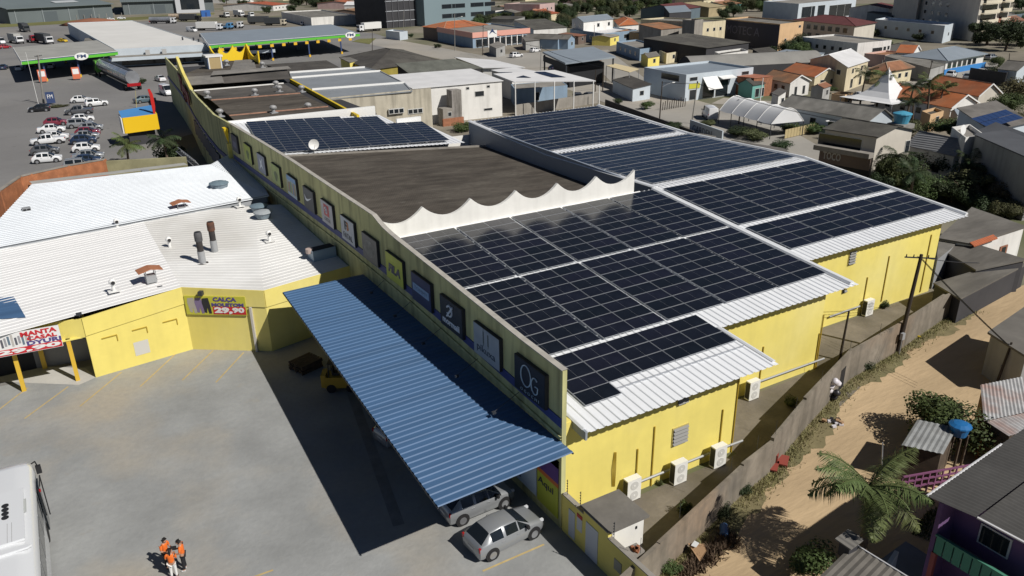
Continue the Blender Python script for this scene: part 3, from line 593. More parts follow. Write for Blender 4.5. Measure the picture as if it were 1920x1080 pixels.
# banner and posters under the canopy, by the corner
def facq(x0,y0,x1,y1): a=AX(x0,y0,FX-.05);b=AX(x1,y1,FX-.05); return a,b
t=thing('poster','tall poster in purple, orange and lime beside the corner under the canopy','poster',(FX,-23.6,0))
for (y0,y1,z0,z1,c) in [(-24.3,-22.4,2.6,3.9,(.10,.04,.22)),(-24.3,-22.4,2.35,2.6,(.55,.14,.03)),(-24.3,-22.4,.5,2.35,(.42,.46,.04)),(-24.3,-22.4,3.5,3.9,(.5,.05,.04))]:
    MB().box(FX-.06-.004*(z1>3.6),y0,z0,FX-.03,y1,z1).build('colour_field',plain('poster_%.2f'%(z0),c,.6),t,True)
lettering('lettering','Aqui',plain('poster_ink',(.03,.03,.06),.6),t,(-.07,1.1,1.6),(0,-1,0),(0,0,1),1.4,.5)
t=thing('poster','pale poster with dark lettering under the canopy','poster',(FX,-20,0)); MB().box(-.07,-2.3,.6,-.03,2.2,3.4).build('board',plain('poster_pale',(.52,.60,.66),.6),t)
for k,s in enumerate(['2010','Jeans','de R$','Moda']): lettering('lettering',s,plain('poster_ink'  ,(.03,.03,.06)),t,(-.08,1.2,2.7-k*.6),(0,-1,0),(0,0,1),2.0,.4)
# parked vehicles and stores in the shade below
def wheels_to(kind,rear,front,side=1):
    a=G(*rear);b=G(*front); d=(b-a).normalized(); L_,st,F,ax=KIND[kind]; nrm=V((-d.y,d.x,0))*side
    c=a+d*(L_/2-ax[0])+nrm*(st[4][4]-.05); return c,math.atan2(d.y,d.x)
c,a=wheels_to('hatch',(924,1050),(1001,1010)); car('hatch','silver','silver hatchback parked outside the canopy, nearest the camera',rz=a,loc=c)
c,a=wheels_to('hatch',(868,985),(945,953)); car('hatch','silver','silver hatchback half under the edge of the blue canopy',rz=a,loc=c)
car('hatch','silver','silver car almost hidden in the shade under the canopy',rz=.2,loc=(-7.4,-12.4))
yell=plain('machine_yellow',(.42,.26,.02),.6)
p=G(640,735); t=thing('forklift','yellow forklift parked in the shade under the canopy','forklift',(p.x+.2,p.y+.4,0),-.5)
b=MB(); b.prism([(-1.0,-.55),(.9,-.55),(1.0,-.3),(1.0,.3),(.9,.55),(-1.0,.55)],.35,1.15); b.build('body',yell,t)
MB().prism([(-1.25,-.5),(-.9,-.55),(-.9,.55),(-1.25,.5)],.4,1.3).build('counterweight',yell,t)
for x,y in ((-.6,-.45),(-.6,.45),(.7,-.45),(.7,.45)): MB().cyl((x,y-.12,.32),(x,y+.12,.32),.32,n=14).build('wheel',tyre,t)
cg=MB(); 
for x,y in ((-.7,-.45),(-.7,.45),(.55,-.45),(.55,.45)): cg.cyl((x,y,1.1),(x,y,2.1),.04)
cg.box(-.75,-.5,2.08,.6,.5,2.14); cg.build('overhead_guard',plastic,t); MB().box(-.5,-.25,1.15,-.05,.25,1.35).box(-.55,-.25,1.2,-.42,.25,1.7).build('seat',plastic,t); MB().box(1.0,-.4,.1,1.1,-.3,2.4).box(1.0,.3,.1,1.1,.4,2.4).box(1.1,-.4,.1,2.0,-.28,.16).box(1.1,.28,.1,2.0,.4,.16).build('mast',steel,t)
woodm=mat('old_wood',(.10,.075,.055),.9,.25,2,6)
p=G(575,690); t=thing('pallet_stack','stack of dark wooden pallets against the shaded yellow wall','pallets',(p.x,p.y,0),.35)
pal=MB(); 
for i in range(6): pal.box(-.9,-.75+i*.26,.11,.9,-.57+i*.26,.135)
for y in (-.72,0,.66): pal.box(-.9,y,0,.9,y+.1,.11)
o=pal.build('pallet',woodm,t)
for k in range(1,5): part('pallet',o.data,t,(random.uniform(-.05,.05),random.uniform(-.05,.05),.14*k),random.uniform(-.06,.06))
# ---------------------------------------------------------------- coach at the left edge
bw=paint('coach_white',(.70,.72,.74)); t=thing('coach','white coach with roof fans cut by the left edge of the lot','bus',(-27.9,-15.3,0),0)
W2,Lb,H=1.32,6.1,3.5; sec=[(-W2,.35),(-W2,2.9),(-W2+.06,3.25),(-W2+.25,3.44),(-.5,3.5),(.5,3.5),(W2-.25,3.44),(W2-.06,3.25),(W2,2.9),(W2,.35)]
b=MB(); N=len(sec); yst=[(-Lb,1,0),(-Lb+.1,1,0),(Lb-.7,1,0),(Lb-.25,.985,-.03),(Lb,.94,-.25)]
for y,s,dz in yst: b.v+= [V((x*s,y,z+(dz if z>2.5 else 0))) for x,z in sec]
for i in range(len(yst)-1): b.f+= [(i*N+k,i*N+(k+1)%N,(i+1)*N+(k+1)%N,(i+1)*N+k) for k in range(N)]
b.f+= [tuple(range(N)),tuple(range((len(yst)-1)*N,len(yst)*N))]; b.m=[0]*len(b.f); o=b.build('body',bw,t,smooth=True); o.data.set_sharp_from_angle(angle=R(40))
for k in range(6): MB().box(W2+.003,-5.6+k*1.85,1.55,W2+.012,-3.95+k*1.85,2.85).build('side_window',cglass,t); MB().box(-W2-.012,-5.6+k*1.85,1.55,-W2-.003,-3.95+k*1.85,2.85).build('side_window',cglass,t)
MB().add([(-1.1,Lb+.01,1.2),(1.1,Lb+.01,1.2),(1.05,Lb+.0,3.0),(-1.05,Lb+.0,3.0)],[(0,1,2,3)]).build('windscreen',cglass,t)
for x in (-1,1):
    MB().tube([(x*1.2,Lb,3.1),(x*1.35,Lb+.35,3.0),(x*1.42,Lb+.4,2.6)],.035).build('mirror_arm',plastic,t); MB().box(x*1.42-.12,Lb+.3,2.25,x*1.42+.12,Lb+.48,2.7).build('mirror',plastic,t)
    for y in (-4,3.6): MB().cyl((x*W2-.15*x-.14,y,.5),(x*W2-.15*x+.16,y,.5),.5,n=20).build('wheel',tyre,t)
dr=MB().box(1.35,3.9,.4,1.42,4.9,2.9); dr.build('door',cglass,t); MB().tube([(1.5,4.95,.6),(1.52,4.95,3.0),(1.5,3.9,3.0)],.03).build('door_arm',plastic,t); MB().box(1.42,4.2,2.5,1.47,4.3,2.62).build('marker_light',red_l,t)
MB().box(-.9,-1.0,3.5,.9,3.2,3.62).build('roof_unit',bw,t)
for k in range(4): MB().cyl((.18,2.0-k*.33,3.621),(.18,2.0-k*.33,3.65),.15,n=16).build('fan',plastic,t); 
MB().box(.45,1.2,3.505,1.0,2.3,3.53).build('roof_hatch',plain('hatch_grey',(.42,.44,.43),.4),t)
MB().prism([(-.9,-1.7),(1.0,-1.7),(1.15,-1.6),(1.0,-1.45),(-.9,-1.45)],3.5,3.6).build('roof_fin',bw,t)
for x in (.25,.42): MB().box(x,-1.0,3.622,x+.015,.5,3.626).build('seam',plain('seam_grey',(.3,.3,.3)),t)
# ---------------------------------------------------------------- three people
orange=plain('orange_shirt',(.75,.16,.02),.8); whitet=plain('white_trousers',(.72,.72,.70),.8); blackt=plain('black_trousers',(.012,.012,.016),.8); shoeb=plain('black_shoe',(.012,.012,.013),.5); shoew=plain('white_shoe',(.6,.6,.6),.6)
pc=G(326,1062)
person('woman with long dark hair in orange top and white trousers, back turned',(G(328,1083).x,G(328,1083).y,0),R(72),1.64,orange,whitet,shoeb,longhair=True)
p2=G(348,1068); person('man in orange shirt and black trousers leaning over a camera, rightmost of three',(p2.x,p2.y,0),R(160),1.74,orange,blackt,shoew)
p1=G(322,1066); person('man in orange shirt facing the woman in white trousers',(p1.x-.1,p1.y+.15,0),R(-50),1.72,orange,blackt,shoeb)
q=(G(338,1066).x,G(338,1066).y); t=thing('camera','black video camera held between the two men','camera',(q[0]-.1,q[1]+.02,1.25),R(160)); MB().box(-.12,-.06,-.07,.12,.06,.08).build('camera_body',plastic,t); MB().cyl((.12,0,0),(.26,0,0),.045,n=10).build('lens',plastic,t)
# ---------------------------------------------------------------- yellow gate wall, hut, alley
gw=thing('gate_wall','shaded yellow side wall with two white doors, near the lot corner','wall',(-3.9,-27.5,0))
path=[(-4.24,-24.62),(-4.24,-26.4),(-4.24,-28.3),(-4.2,-31.8)]
mb=MB(); 
for a,b,h in zip(path[:-1],path[1:],(2.2,2.4,2.1)): mb.wall([a,b],.2,0,h)
mb.build('wall_panel',YELLOW,gw,True)
def gwp(t_): 
    L_=[V((*p,0)) for p in path]; i=min(int(t_),2); return L_[i].lerp(L_[i+1],t_-i)
def onwall(t0,t1,z0,z1,nm,m_,off=.13):
    a=gwp(t0);b=gwp(t1); d=(b-a).normalized(); n_=V((d.y,-d.x,0)); n_=n_ if n_.x<0 else -n_; MB().prism([(q.x,q.y) for q in (a,b,b+n_*off,a+n_*off)],z0,z1).build(nm,m_,gw,True); return a+n_*off,d
wd_=plain('grey_white_door',(.55,.58,.62),.5)
onwall(.33,.62,.15,1.75,'door',wd_); onwall(1.12,1.62,.05,1.95,'door',wd_); a,d=onwall(.72,.95,1.0,1.75,'notice',plain('notice_white',(.6,.6,.6),.6)); onwall(.72,.95,1.75,1.95,'notice_head',plain('notice_red',(.5,.05,.04),.6),.132)
onwall(2.15,2.3,.8,1.4,'meter',plain('meter_grey',(.32,.31,.25),.6))
cp=MB(); 
for a,b,h in zip(path[:-1],path[1:],(2.2,2.4,2.1)): cp.wall([a,b],.26,h+.003,h+.06)
cp.build('coping',conc,gw,True)
for x,y in ((-4.24,-24.9),(-4.24,-26.0),(-4.24,-28.6)):
    t=thing('fence_rod','thin electric fence rod standing on the yellow gate wall','rod',(x,y,2.3),0,'electric fence rods on walls'); MB().cyl((0,0,0),(0,0,.9),.015,n=5).build('rod',steel,t)
    for k in range(5): MB().cyl((0,0,.2+.15*k),(.0,.05,.2+.15*k),.03,n=5).build('insulator',plastic,t)
hut=thing('hut','small white hut with flat concrete roof behind the gate wall','hut',(-3.15,-27.25,0)); MB().box(-.9,-1.0,0,.95,.95,2.38).build('wall',whitew,hut); MB().slab([(-1.18,1.12,2.56),(1.1,1.12,2.56),(1.1,-1.2,2.56),(-1.18,-1.2,2.56)],.12).build('roof',mat('grey_slab',(.17,.16,.145),.9,.15,1,6),hut); MB().box(.45,-1.03,1.9,.55,-1.0,2.05).build('vent',dark,hut)
t=thing('brick_pile','few broken orange bricks heaped on the wall end behind the hut','bricks',(-3.6,-29.3,1.9)); brk=mat('broken_brick',(.36,.15,.08),.9,.2,4,4)
for k in range(7): MB().box(-.11,-.07,-.05,.11,.07,.05).build('brick',brk,t).matrix_local=Matrix.Translation((random.uniform(-.3,.3),random.uniform(-.2,.2),.05+.1*(k//4)))@Matrix.Rotation(random.uniform(0,3),4,'Z')
MB().box(-.35,-.3,-1.9,.35,.3,0).build('plinth',conc,t)
acw=plain('ac_casing',(.74,.74,.71),.5)
for (x,y),lab in zip([(1186,938),(1273,906),(1347,875),(1411,749),(1627,592)],['white air conditioner beside the hut roof','white air conditioner second from the hut roof along the yellow wall','white air conditioner near the wall corner under the conduit end','white air conditioner at the foot of the second yellow wall','white air conditioner beside the shrub at the third yellow wall']):
    p=G(x,y); t=thing('air_conditioner',lab,'air conditioner',(p.x,p.y+.1,0),0,'air conditioners on the front walls')
    MB().box(-.45,-.2,.06,.45,.2,1.38).build('casing',acw,t)
    for z in (.40,1.0): 
        MB().cyl((.0,-.2,z),(.0,-.215,z),.26,n=18).build('fan_grille',plain('ac_grille',(.55,.55,.53),.5),t); MB().cyl((0,-.214,z),(0,-.225,z),.06,n=10).build('hub',acw,t)
    MB().box(-.456,-.18,.15,-.45,.18,1.3).build('coil',plastic,t); MB().box(-.4,-.2,0,-.3,.2,.06).box(.3,-.2,0,.4,.2,.06).build('foot',plastic,t)
# ---------------------------------------------------------------- boundary wall
stw=mat('stained_render',(.245,.215,.175),.94,.32,.4,6,sc2=(.33,.24,.165),streak=.55,spots=(.35,.6,(.15,.135,.115)))
bwp=[(-6,-30.6),(-2.43,-29.58),(5.2,-27.34),(8.17,-26.67),(12.9,-24.86),(20.68,-22.2),(27.06,-21.33),(34.68,-19.9),(39.3,-19.6)]
bwt=thing('boundary_wall','long stained and mouldy render wall between alley and dirt road','wall',(16,-24,0))
hs=[1.9,1.95,2.05,2.25,2.4,2.3,2.3,2.15]
mb=MB()
for a,b,h in zip(bwp[:-1],bwp[1:],hs): mb.wall([a,b],.2,0,h)
mb.build('wall_panel',stw,bwt,True)
a=V((12.9,-24.86,0)); d=(V((20.68,-22.2,0))-a).normalized(); n_=V((d.y,-d.x,0)); q=a+d*6.2; MB().prism([(v.x,v.y) for v in (q+n_*.10,q+d*.9+n_*.10,q+d*.9+n_*.115,q+n_*.115)],.05,1.6).build('recess',dark,bwt,True)
for x,y in [(1112,840),(1365,880),(1413,843),(1430,820),(1505,735)]: pass
for k in range(9):
    t_=.6+k*.62; i=int(t_); p=V((*bwp[i],0)).lerp(V((*bwp[i+1],0)),t_-i)
    t=thing('fence_rod','thin rusty rod on the stained boundary wall','rod',(p.x,p.y,2.3),0,'electric fence rods on walls'); MB().cyl((0,0,0),(0,0,.85),.012,n=5).build('rod',steel,t)
t=thing('metal_gate','pale blue grey metal gate closing the end of the boundary wall','gate',(41.5,-19.3,0)); gm=plain('gate_sheet',(.40,.44,.48),.5)
for k in range(3): MB().box(-2.1+k*1.7,-.04,.05,-.45+k*1.7,.04,1.9).build('panel',gm,t)
for k in range(4): MB().box(-2.17+k*1.7,-.06,0,-2.09+k*1.7,.06,2.0).build('post',steel,t)
MB().box(-1.2,-.06,.6,-.95,-.04,.9).build('letter_slot',dark,t)
# poles
timber=mat('creosote_pole',(.055,.043,.034),.9,.2,2,5); concp=mat('concrete_pole',(.27,.26,.24),.9,.12,1.5,5)
def pole(label,bx,by,tx,ty,r=.13,arm=0,m_=None,lamp=None,group=None,h=None,armdir=None,nm='utility_pole'):
    b=G(bx,by); h=h or HT(bx,by,ty); tp=G(tx,ty,h); t=thing(nm,label,'pole',(b.x,b.y,0),0,group); d=V((tp.x-b.x,tp.y-b.y,h))
    MB().cyl((0,0,0),d,r,r*.65,9).build('shaft',m_ or concp,t)
    if arm:
        for dz in (0,-.7)[:1 if arm<2.2 else 2]:
            u=V(armdir or (.6,.8,0)).normalized()*arm/2; c_=d+V((0,0,-.25+dz)); MB().tube([c_-u,c_+u],.06,4).build('crossarm',steel,t)
            for k in (-.9,-.45,.45,.9): MB().cyl(c_+u*k,c_+u*k+V((0,0,.22)),.05,.03,6).build('insulator',plastic,t)
    if lamp:
        u=V(lamp); c_=d*.86; e=c_+u+V((0,0,.5)); MB().tube([c_,c_+u*.5+V((0,0,.4)),e],.03,5).build('lamp_arm',galv,t); MB().box(e.x-.3,e.y-.1,e.z-.06,e.x+.3,e.y+.1,e.z+.06).build('lamp_head',whitep,t)
    return t
pole('tall dark timber pole leaning against the stained boundary wall with a crossarm',1683,661,1728,477,.17,2.1,timber,armdir=(.75,-.65,0))
pole('short dark post inside the alley, left of the tall leaning pole',1574,676,1592,583,.1,0,timber)
t=thing('utility_box','grey cable box fixed on the foot of the leaning pole','box',(27.0,-21.75,1.2)); MB().box(-.15,-.1,0,.15,.1,.5).build('case',galv,t); MB().cyl((0,0,-1.2),(0,0,0),.03).build('conduit',galv,t)
# ---------------------------------------------------------------- generic building builder
tile=mat('clay_tile',(.42,.13,.055),.85,.2,.5,8,sc2=(.36,.15,.08),wave=('X',.35,.04,0),rand=.10)
tiled=mat('old_tile',(.30,.14,.08),.9,.25,.5,8,sc2=(.20,.13,.09),wave=('X',.35,.04,0),rand=.12)
fibre=mat('grey_fibre_roof',(.19,.18,.165),.92,.22,.5,6,sc2=(.12,.115,.10),wave=('X',.25,.03,0),rand=.15)
fibred=mat('dark_fibre_roof',(.085,.08,.072),.92,.25,.5,6,sc2=(.12,.115,.10),wave=('X',.25,.03,0),rand=.15)
steelr=mat('blue_grey_steel_roof',(.25,.29,.33),.5,.06,.3,6,wave=('X',.4,.02,0))
whiter=mat('white_metal_roof',(.70,.70,.70),.5,.07,.4,6,wave=('X',.4,.02,0))
wine=mat('wine_tile',(.13,.045,.045),.8,.15,.5,8,wave=('X',.35,.04,0))
slabm=mat('flat_concrete_roof',(.27,.255,.23),.92,.2,.3,6,sc2=(.20,.19,.17))
ridge_m=mat('ridge_mortar',(.40,.30,.22),.9,.15,2,4)
WM=dict(white=mat('wall_white',(.72,.71,.68),.8,.06,.4,6,streak=.2,rand=.04),cream=mat('wall_cream',(.66,.58,.40),.8,.08,.4,6,streak=.25,rand=.05),grey=mat('wall_grey',(.36,.36,.35),.85,.1,.4,6,streak=.25,rand=.08),conc=conc,blue=mat('wall_blue',(.25,.34,.44),.8,.08,.4,6,streak=.15),pink=mat('wall_pink',(.52,.38,.36),.8,.08,.4,6,streak=.15),salmon=mat('wall_salmon',(.62,.42,.36),.8,.08,.4,6),orange=mat('wall_orange',(.62,.42,.24),.8,.08,.4,6,streak=.1),
 slate=mat('wall_slate',(.13,.17,.20),.6,.06,.4,6),teal=mat('wall_teal',(.16,.38,.34),.7,.08,.4,6),brown=mat('wall_brown',(.17,.13,.11),.8,.1,.4,6),brick=mat('wall_brick',(.34,.15,.085),.9,.22,2.5,5),dark=mat('wall_dark',(.05,.05,.055),.8,.1,.4,6),purple=mat('wall_purple',(.15,.085,.19),.8,.08,.4,6),pale=mat('wall_pale_blue',(.52,.58,.63),.75,.06,.4,6),beige=mat('wall_beige',(.50,.46,.37),.85,.1,.4,6,streak=.55),yellow=YELLOW,wood=woodm,khaki=mat('wall_khaki',(.40,.33,.2),.8,.1,.4,6),tan=mat('wall_tan',(.58,.54,.47),.8,.07,.4,6,streak=.1))
wframe=plain('window_frame',(.55,.55,.53),.5)
def house(label,a,b,c,h,roof,wm,rm,rise=1.3,over=.35,win=(),cat='house',nm='house',group=None,rot=None,D=None,W=None,par=.45,tr=0):
    """a: near eave corner, b: right eave corner, c: left-far eave corner (photo pixels at eave height h)"""
    wm=WM.get(wm,wm) if isinstance(wm,str) else wm
    A=G(*a,h); B=G(*b,h); Cc=G(*c,h) if c else None
    u=V((B.x-A.x,B.y-A.y,0)); 
    if rot is not None: u=V((math.cos(rot),math.sin(rot),0))*u.length
    W=W or u.length; u.normalize(); v=V((-u.y,u.x,0))
    if D is None: D=max(2.5,(Cc-A).dot(v))
    t=thing(nm,label,cat,(A.x,A.y,0),math.atan2(u.y,u.x),group); o=over; x0,y0,x1,y1=o,o,W-o,D-o
    if roof=='flat':
        x0=y0=0;x1=W;y1=D; mb=MB(); mb.box(0,0,0,W,.18,h); mb.box(0,D-.18,0,W,D,h); mb.box(0,.18,0,.18,D-.18,h); mb.box(W-.18,.18,0,W,D-.18,h); mb.build('wall',wm,t)
        MB().box(.18,.18,h-par-.2,W-.18,D-.18,h-par).build('roof',rm,t)
    else:
        mb=MB(); mb.box(x0,y0,0,x1,y1,h-.05)
        q=lambda *p: MB().slab(p,.10).build('roof',rm,t)
        mx,my=W/2,D/2
        if roof=='gx':
            z0=h; q((0,0,h),(W,0,h),(W,my,h+rise),(0,my,h+rise)); q((0,my,h+rise),(W,my,h+rise),(W,D,h),(0,D,h))
            for x in (x0,x1-.15): mb.add([(x,y0,h-.05),(x,y1,h-.05),(x,my,h+rise-.12),(x+.15,y0,h-.05),(x+.15,y1,h-.05),(x+.15,my,h+rise-.12)],[(0,1,2),(3,5,4),(0,2,5,3),(1,4,5,2)])
            MB().tube([(0,my,h+rise),(W,my,h+rise)],.11,5).build('ridge_cap',ridge_m if rm in(tile,tiled) else rm,t)
        elif roof=='gy':
            q((0,0,h),(mx,0,h+rise),(mx,D,h+rise),(0,D,h)); q((mx,0,h+rise),(W,0,h),(W,D,h),(mx,D,h+rise))
            for y in (y0,y1-.15): mb.add([(x0,y,h-.05),(x1,y,h-.05),(mx,y,h+rise-.12),(x0,y+.15,h-.05),(x1,y+.15,h-.05),(mx,y+.15,h+rise-.12)],[(0,1,2),(3,5,4),(0,2,5,3),(1,4,5,2)])
            MB().tube([(mx,0,h+rise),(mx,D,h+rise)],.11,5).build('ridge_cap',ridge_m if rm in(tile,tiled) else rm,t)
            if rm in (tile,tiled): 
                for s in ((0,mx),(W,mx)): MB().slab([(s[0],-.02,h+.06),(s[1],-.02,h+rise+.06),(s[1],.12,h+rise+.06),(s[0],.12,h+.06)],.22).build('barge_board',whitep,t)
        elif roof=='hip':
            k=min(mx,my); 
            if W>=D: r0,r1=(k,my),(W-k,my)
            else: r0,r1=(mx,k),(mx,D-k)
            z=h+rise; P0=(r0[0],r0[1],z);P1=(r1[0],r1[1],z); E=[(0,0,h),(W,0,h),(W,D,h),(0,D,h)]
            if W>=D: q(E[0],E[1],P1,P0); q(E[1],E[2],P1); q(E[2],E[3],P0,P1); q(E[3],E[0],P0); cs=[(E[0],P0),(E[3],P0),(E[1],P1),(E[2],P1),(P0,P1)]
            else: q(E[0],E[1],P0); q(E[1],E[2],P1,P0); q(E[2],E[3],P1); q(E[3],E[0],P0,P1); cs=[(E[0],P0),(E[1],P0),(E[2],P1),(E[3],P1),(P0,P1)]
            for s,e in cs: MB().tube([s,e],.11,5).build('ridge_cap',ridge_m if rm in(tile,tiled) else rm,t)
        elif roof in('sx','sy','sX','sY'):
            zz={'sy':(h,h,h+rise,h+rise),'sY':(h+rise,h+rise,h,h),'sx':(h,h+rise,h+rise,h),'sX':(h+rise,h,h,h+rise)}[roof]
            q((0,0,zz[0]),(W,0,zz[1]),(W,D,zz[2]),(0,D,zz[3])); mb=MB().prism([(x0,y0),(x1,y0),(x1,y1),(x0,y1)],0,[z-.14 for z in zz])
        elif roof=='barrel':
            mb=MB(); rf=MB(); n=12
            pts=[(x0+(x1-x0)*(k/n),h+rise*math.sin(math.pi*k/n)) for k in range(n+1)]
            rf.v=[V((x,y,z)) for x,z in pts for y in (0,D)]; rf.f=[(2*k,2*k+2,2*k+3,2*k+1) for k in range(n)]; rf.m=[0]*n; rf.build('roof',rm,t,smooth=True)
            for y in (y0,y1-.1):
                mb.poly([(x0,y,0),(x1,y,0)]+[(x,y,z-.03) for x,z in pts[::-1]])
            mb.box(x0,y0,0,x0+.1,y1,h-.03).box(x1-.1,y0,0,x1,y1,h-.03)
        mb.build('wall',wm,t)
    for f,p,z,w_,hh in [k[:5] for k in win]:
        if f in'fd':
            if p<=1: p=x0+(x1-x0)*p
            o_=MB().box(p,y0-.05,z,p+w_,y0+.02,z+hh).build('door' if f=='d' else 'window',wframe,t); MB().box(p+.07,y0-.06,z+.07*(f!='d'),p+w_-.07,y0-.052,z+hh-.07).build('pane' if f=='f' else 'leaf',glass,o_)
        elif f in'lL':
            if p<=1: p=y0+(y1-y0)*p
            o_=MB().box(x0-.05,p,z,x0+.02,p+w_,z+hh).build('door' if f=='L' else 'window',wframe,t); MB().box(x0-.06,p+.07,z+.07*(f!='L'),x0-.052,p+w_-.07,z+hh-.07).build('pane' if f=='l' else 'leaf',glass,o_)
    if c: shear(t,(Cc-A).dot(u)/max(1,(Cc-A).dot(v)))
    return t
def shear(t,k=None):
    k=t.get('sk',0) if k is None else k
    if 'sk' in t: del t['sk']
    if abs(k)<.02 or abs(k)>1: return
    for o in t.children_recursive:
        if o.type=='MESH' and o.data.users==1:
            for v_ in o.data.vertices: v_.co.x+=k*v_.co.y
def wins(face,n,z,w_=1.2,h=1.1,lo=.08,hi=.92): return [(face,lo+(hi-lo)*(k+.5)/n-.04,z,w_,h) for k in range(n)]
# ---------------------------------------------------------------- discount shop on the left (yellow walls, white roofs)
shop=thing('shop_building','low yellow shop with wide white metal roofs left of the sign wall','building',(-16.4,6.7,0))
P=[V((-29.6,7.4)),V((-23.05,5.81)),V((-16.39,6.74)),V((-11.4,3.2)),V((-4.36,4.9))]; hs=[4.55,4.5,5.0,4.85,4.75]
for i in (1,2,3):
    a,b=P[i],P[i+1]; d=(b-a).normalized(); n_=V((-d.y,d.x))*.2
    MB().prism([a,b,b+n_,a+n_],0,[hs[i],hs[i+1],hs[i+1],hs[i]]).build('wall',YELLOW,shop,True)
    n2=V((d.y,-d.x))*.07
    MB().prism([a+n2,b+n2,b,a],[hs[i]-1.25,hs[i+1]-1.25,hs[i+1]-1.25,hs[i]-1.25],[hs[i]+.06,hs[i+1]+.06,hs[i+1]+.06,hs[i]+.06]).build('fascia',YELLOW,shop,True)
a,b=P[0]+V((0,.3)),P[1]; MB().prism([a,b,b+V((0,.2)),a+V((0,.2))],3.15,[4.55,4.5,4.5,4.55]).build('fascia',YELLOW,shop,True)
MB().box(-31,9.6,0,-23.2,9.8,3.3).build('shopfront',dark,shop,True); MB().box(-31,5.9,3.1,-23.2,9.7,3.2).build('soffit',YELLOW,shop,True); MB().prism([(-23.05,5.95),(-22.9,5.95),(-22.9,9.7),(-23.05,9.7)],0,4.3).build('wall',YELLOW,shop,True)
for x in (-27.4,-24.15): MB().box(x-.13,6.05-.13+(x+24)*-.1,0,x+.13,6.05+.13+(x+24)*-.1,3.2).build('column',plain('column_yellow',(.65,.42,.04),.6),shop,True)
MB().box(-26.2,9.2,0,-25.9,9.5,3.1).build('column',plain('column_yellow',(.65,.42,.04),.6),shop,True)
# frames and patch on the lit wall
d=(P[2]-P[1]).normalized(); nn=V((d.y,-d.x))
def onshop(i,s,w_,z0,z1,off,nm,m_):
    a=P[i];d=(P[i+1]-P[i]).normalized(); n_=V((d.y,-d.x)); q=a+d*s; return MB().prism([q+n_*.005,q+d*w_+n_*.005,q+d*w_+n_*off,q+n_*off],z0,z1).build(nm,m_,shop,True)
for s in (.9,2.9,5.0): onshop(1,s,1.0,2.72,2.78,.06,'ledge',pipeY); onshop(1,s+.95,.06,2.3,2.72,.06,'ledge',pipeY)
onshop(1,2.8,1.0,.75,1.8,.012,'plaster_patch',plain('patch_grey',(.55,.54,.50),.8))
onshop(2,4.9,.16,0,3.6,.18,'downpipe',plain('pvc_pipe',(.55,.52,.48),.5)); onshop(2,1.35,.3,4.55,4.85,.4,'floodlight',steel)
# roofs
warm=mat('warm_white_sheet',(.78,.78,.775),.5,.06,.8,6,spec=.35,stretch=(.05,1.2,1)); coolw=mat('cool_white_sheet',(.72,.76,.80),.45,.05,.25,6)
def quad_ribbed(p0,p1,p2,p3,n,amp,m_,nm,par_):       # ribs run p0->p1 side to p3->p2
    mb=MB(); 
    for i in range(n):
        for a,h in ((0,0),(.08,amp),(.22,amp),(.3,0)): mb.v+= [p0.lerp(p3,(i+a)/n)+V((0,0,h)),p1.lerp(p2,(i+a)/n)+V((0,0,h))]
    mb.v+= [p3.copy(),p2.copy()]; k=len(mb.v)//2; mb.f=[(2*j,2*j+1,2*j+3,2*j+2) for j in range(k-1)]; mb.m=[0]*(k-1); return mb.build(nm,m_,par_,True)
quad_ribbed(V((-31,5.05,4.5)),V((-16.39,6.76,5.03)),G(262,404,5.3),G(-60,474,5.3),34,.03,warm,'roof_sheet',shop)
quad_ribbed(V((-16.39,6.76,5.03)),V((-11.4,3.22,4.88)),G(474,386,5.2),G(262,404,5.3),34,.03,mat('white_sheet_2',(.78,.78,.765),.5,.06,.25,6,sc2=(.62,.61,.58)),'roof_sheet',shop)
quad_ribbed(V((-11.4,3.22,4.88)),V((-4.4,4.95,4.78)),V((-4.4,23.5,5.2)),G(474,386,5.2),34,.03,MATS['white_sheet_2'],'roof_sheet',shop)
quad_ribbed(G(-60,474,5.55),G(505,368,5.5),G(395,308,5.9),G(60,345,5.9),36,.045,coolw,'roof_sheet',shop)
quad_ribbed(G(60,345,5.9),G(352,309,5.9),G(345,305,5.9),G(55,340,5.9),2,.02,mat('old_sheet',(.36,.36,.34),.7,.1),'roof_edge',shop)
quad_ribbed(G(505,368,5.5),V((-4.4,29.5,5.5)),V((-4.4,45.5,5.9)),G(395,308,5.9),30,.045,coolw,'roof_sheet',shop)
a,b=G(-60,474,5.5),G(500,369,5.45); d=(b-a).normalized(); MB().prism([(q.x,q.y) for q in (a,b,b+V((.2,.35,0)),a+V((.2,.35,0)))],4.9,5.54).build('gutter_wall',plain('gutter_grey',(.36,.38,.40),.6),shop,True)
MB().slab([G(-50,515,4.92),G(2,515,4.92),G(48,594,4.82),G(-50,600,4.82)],.04).build('blue_sheet',bluem,shop,True)
MB().prism([(-29,10),(-4.45,6),(-4.45,46),(-29,28)],.0,4.3).build('inner_mass',plain('interior_grey',(.2,.2,.2)),shop,True)
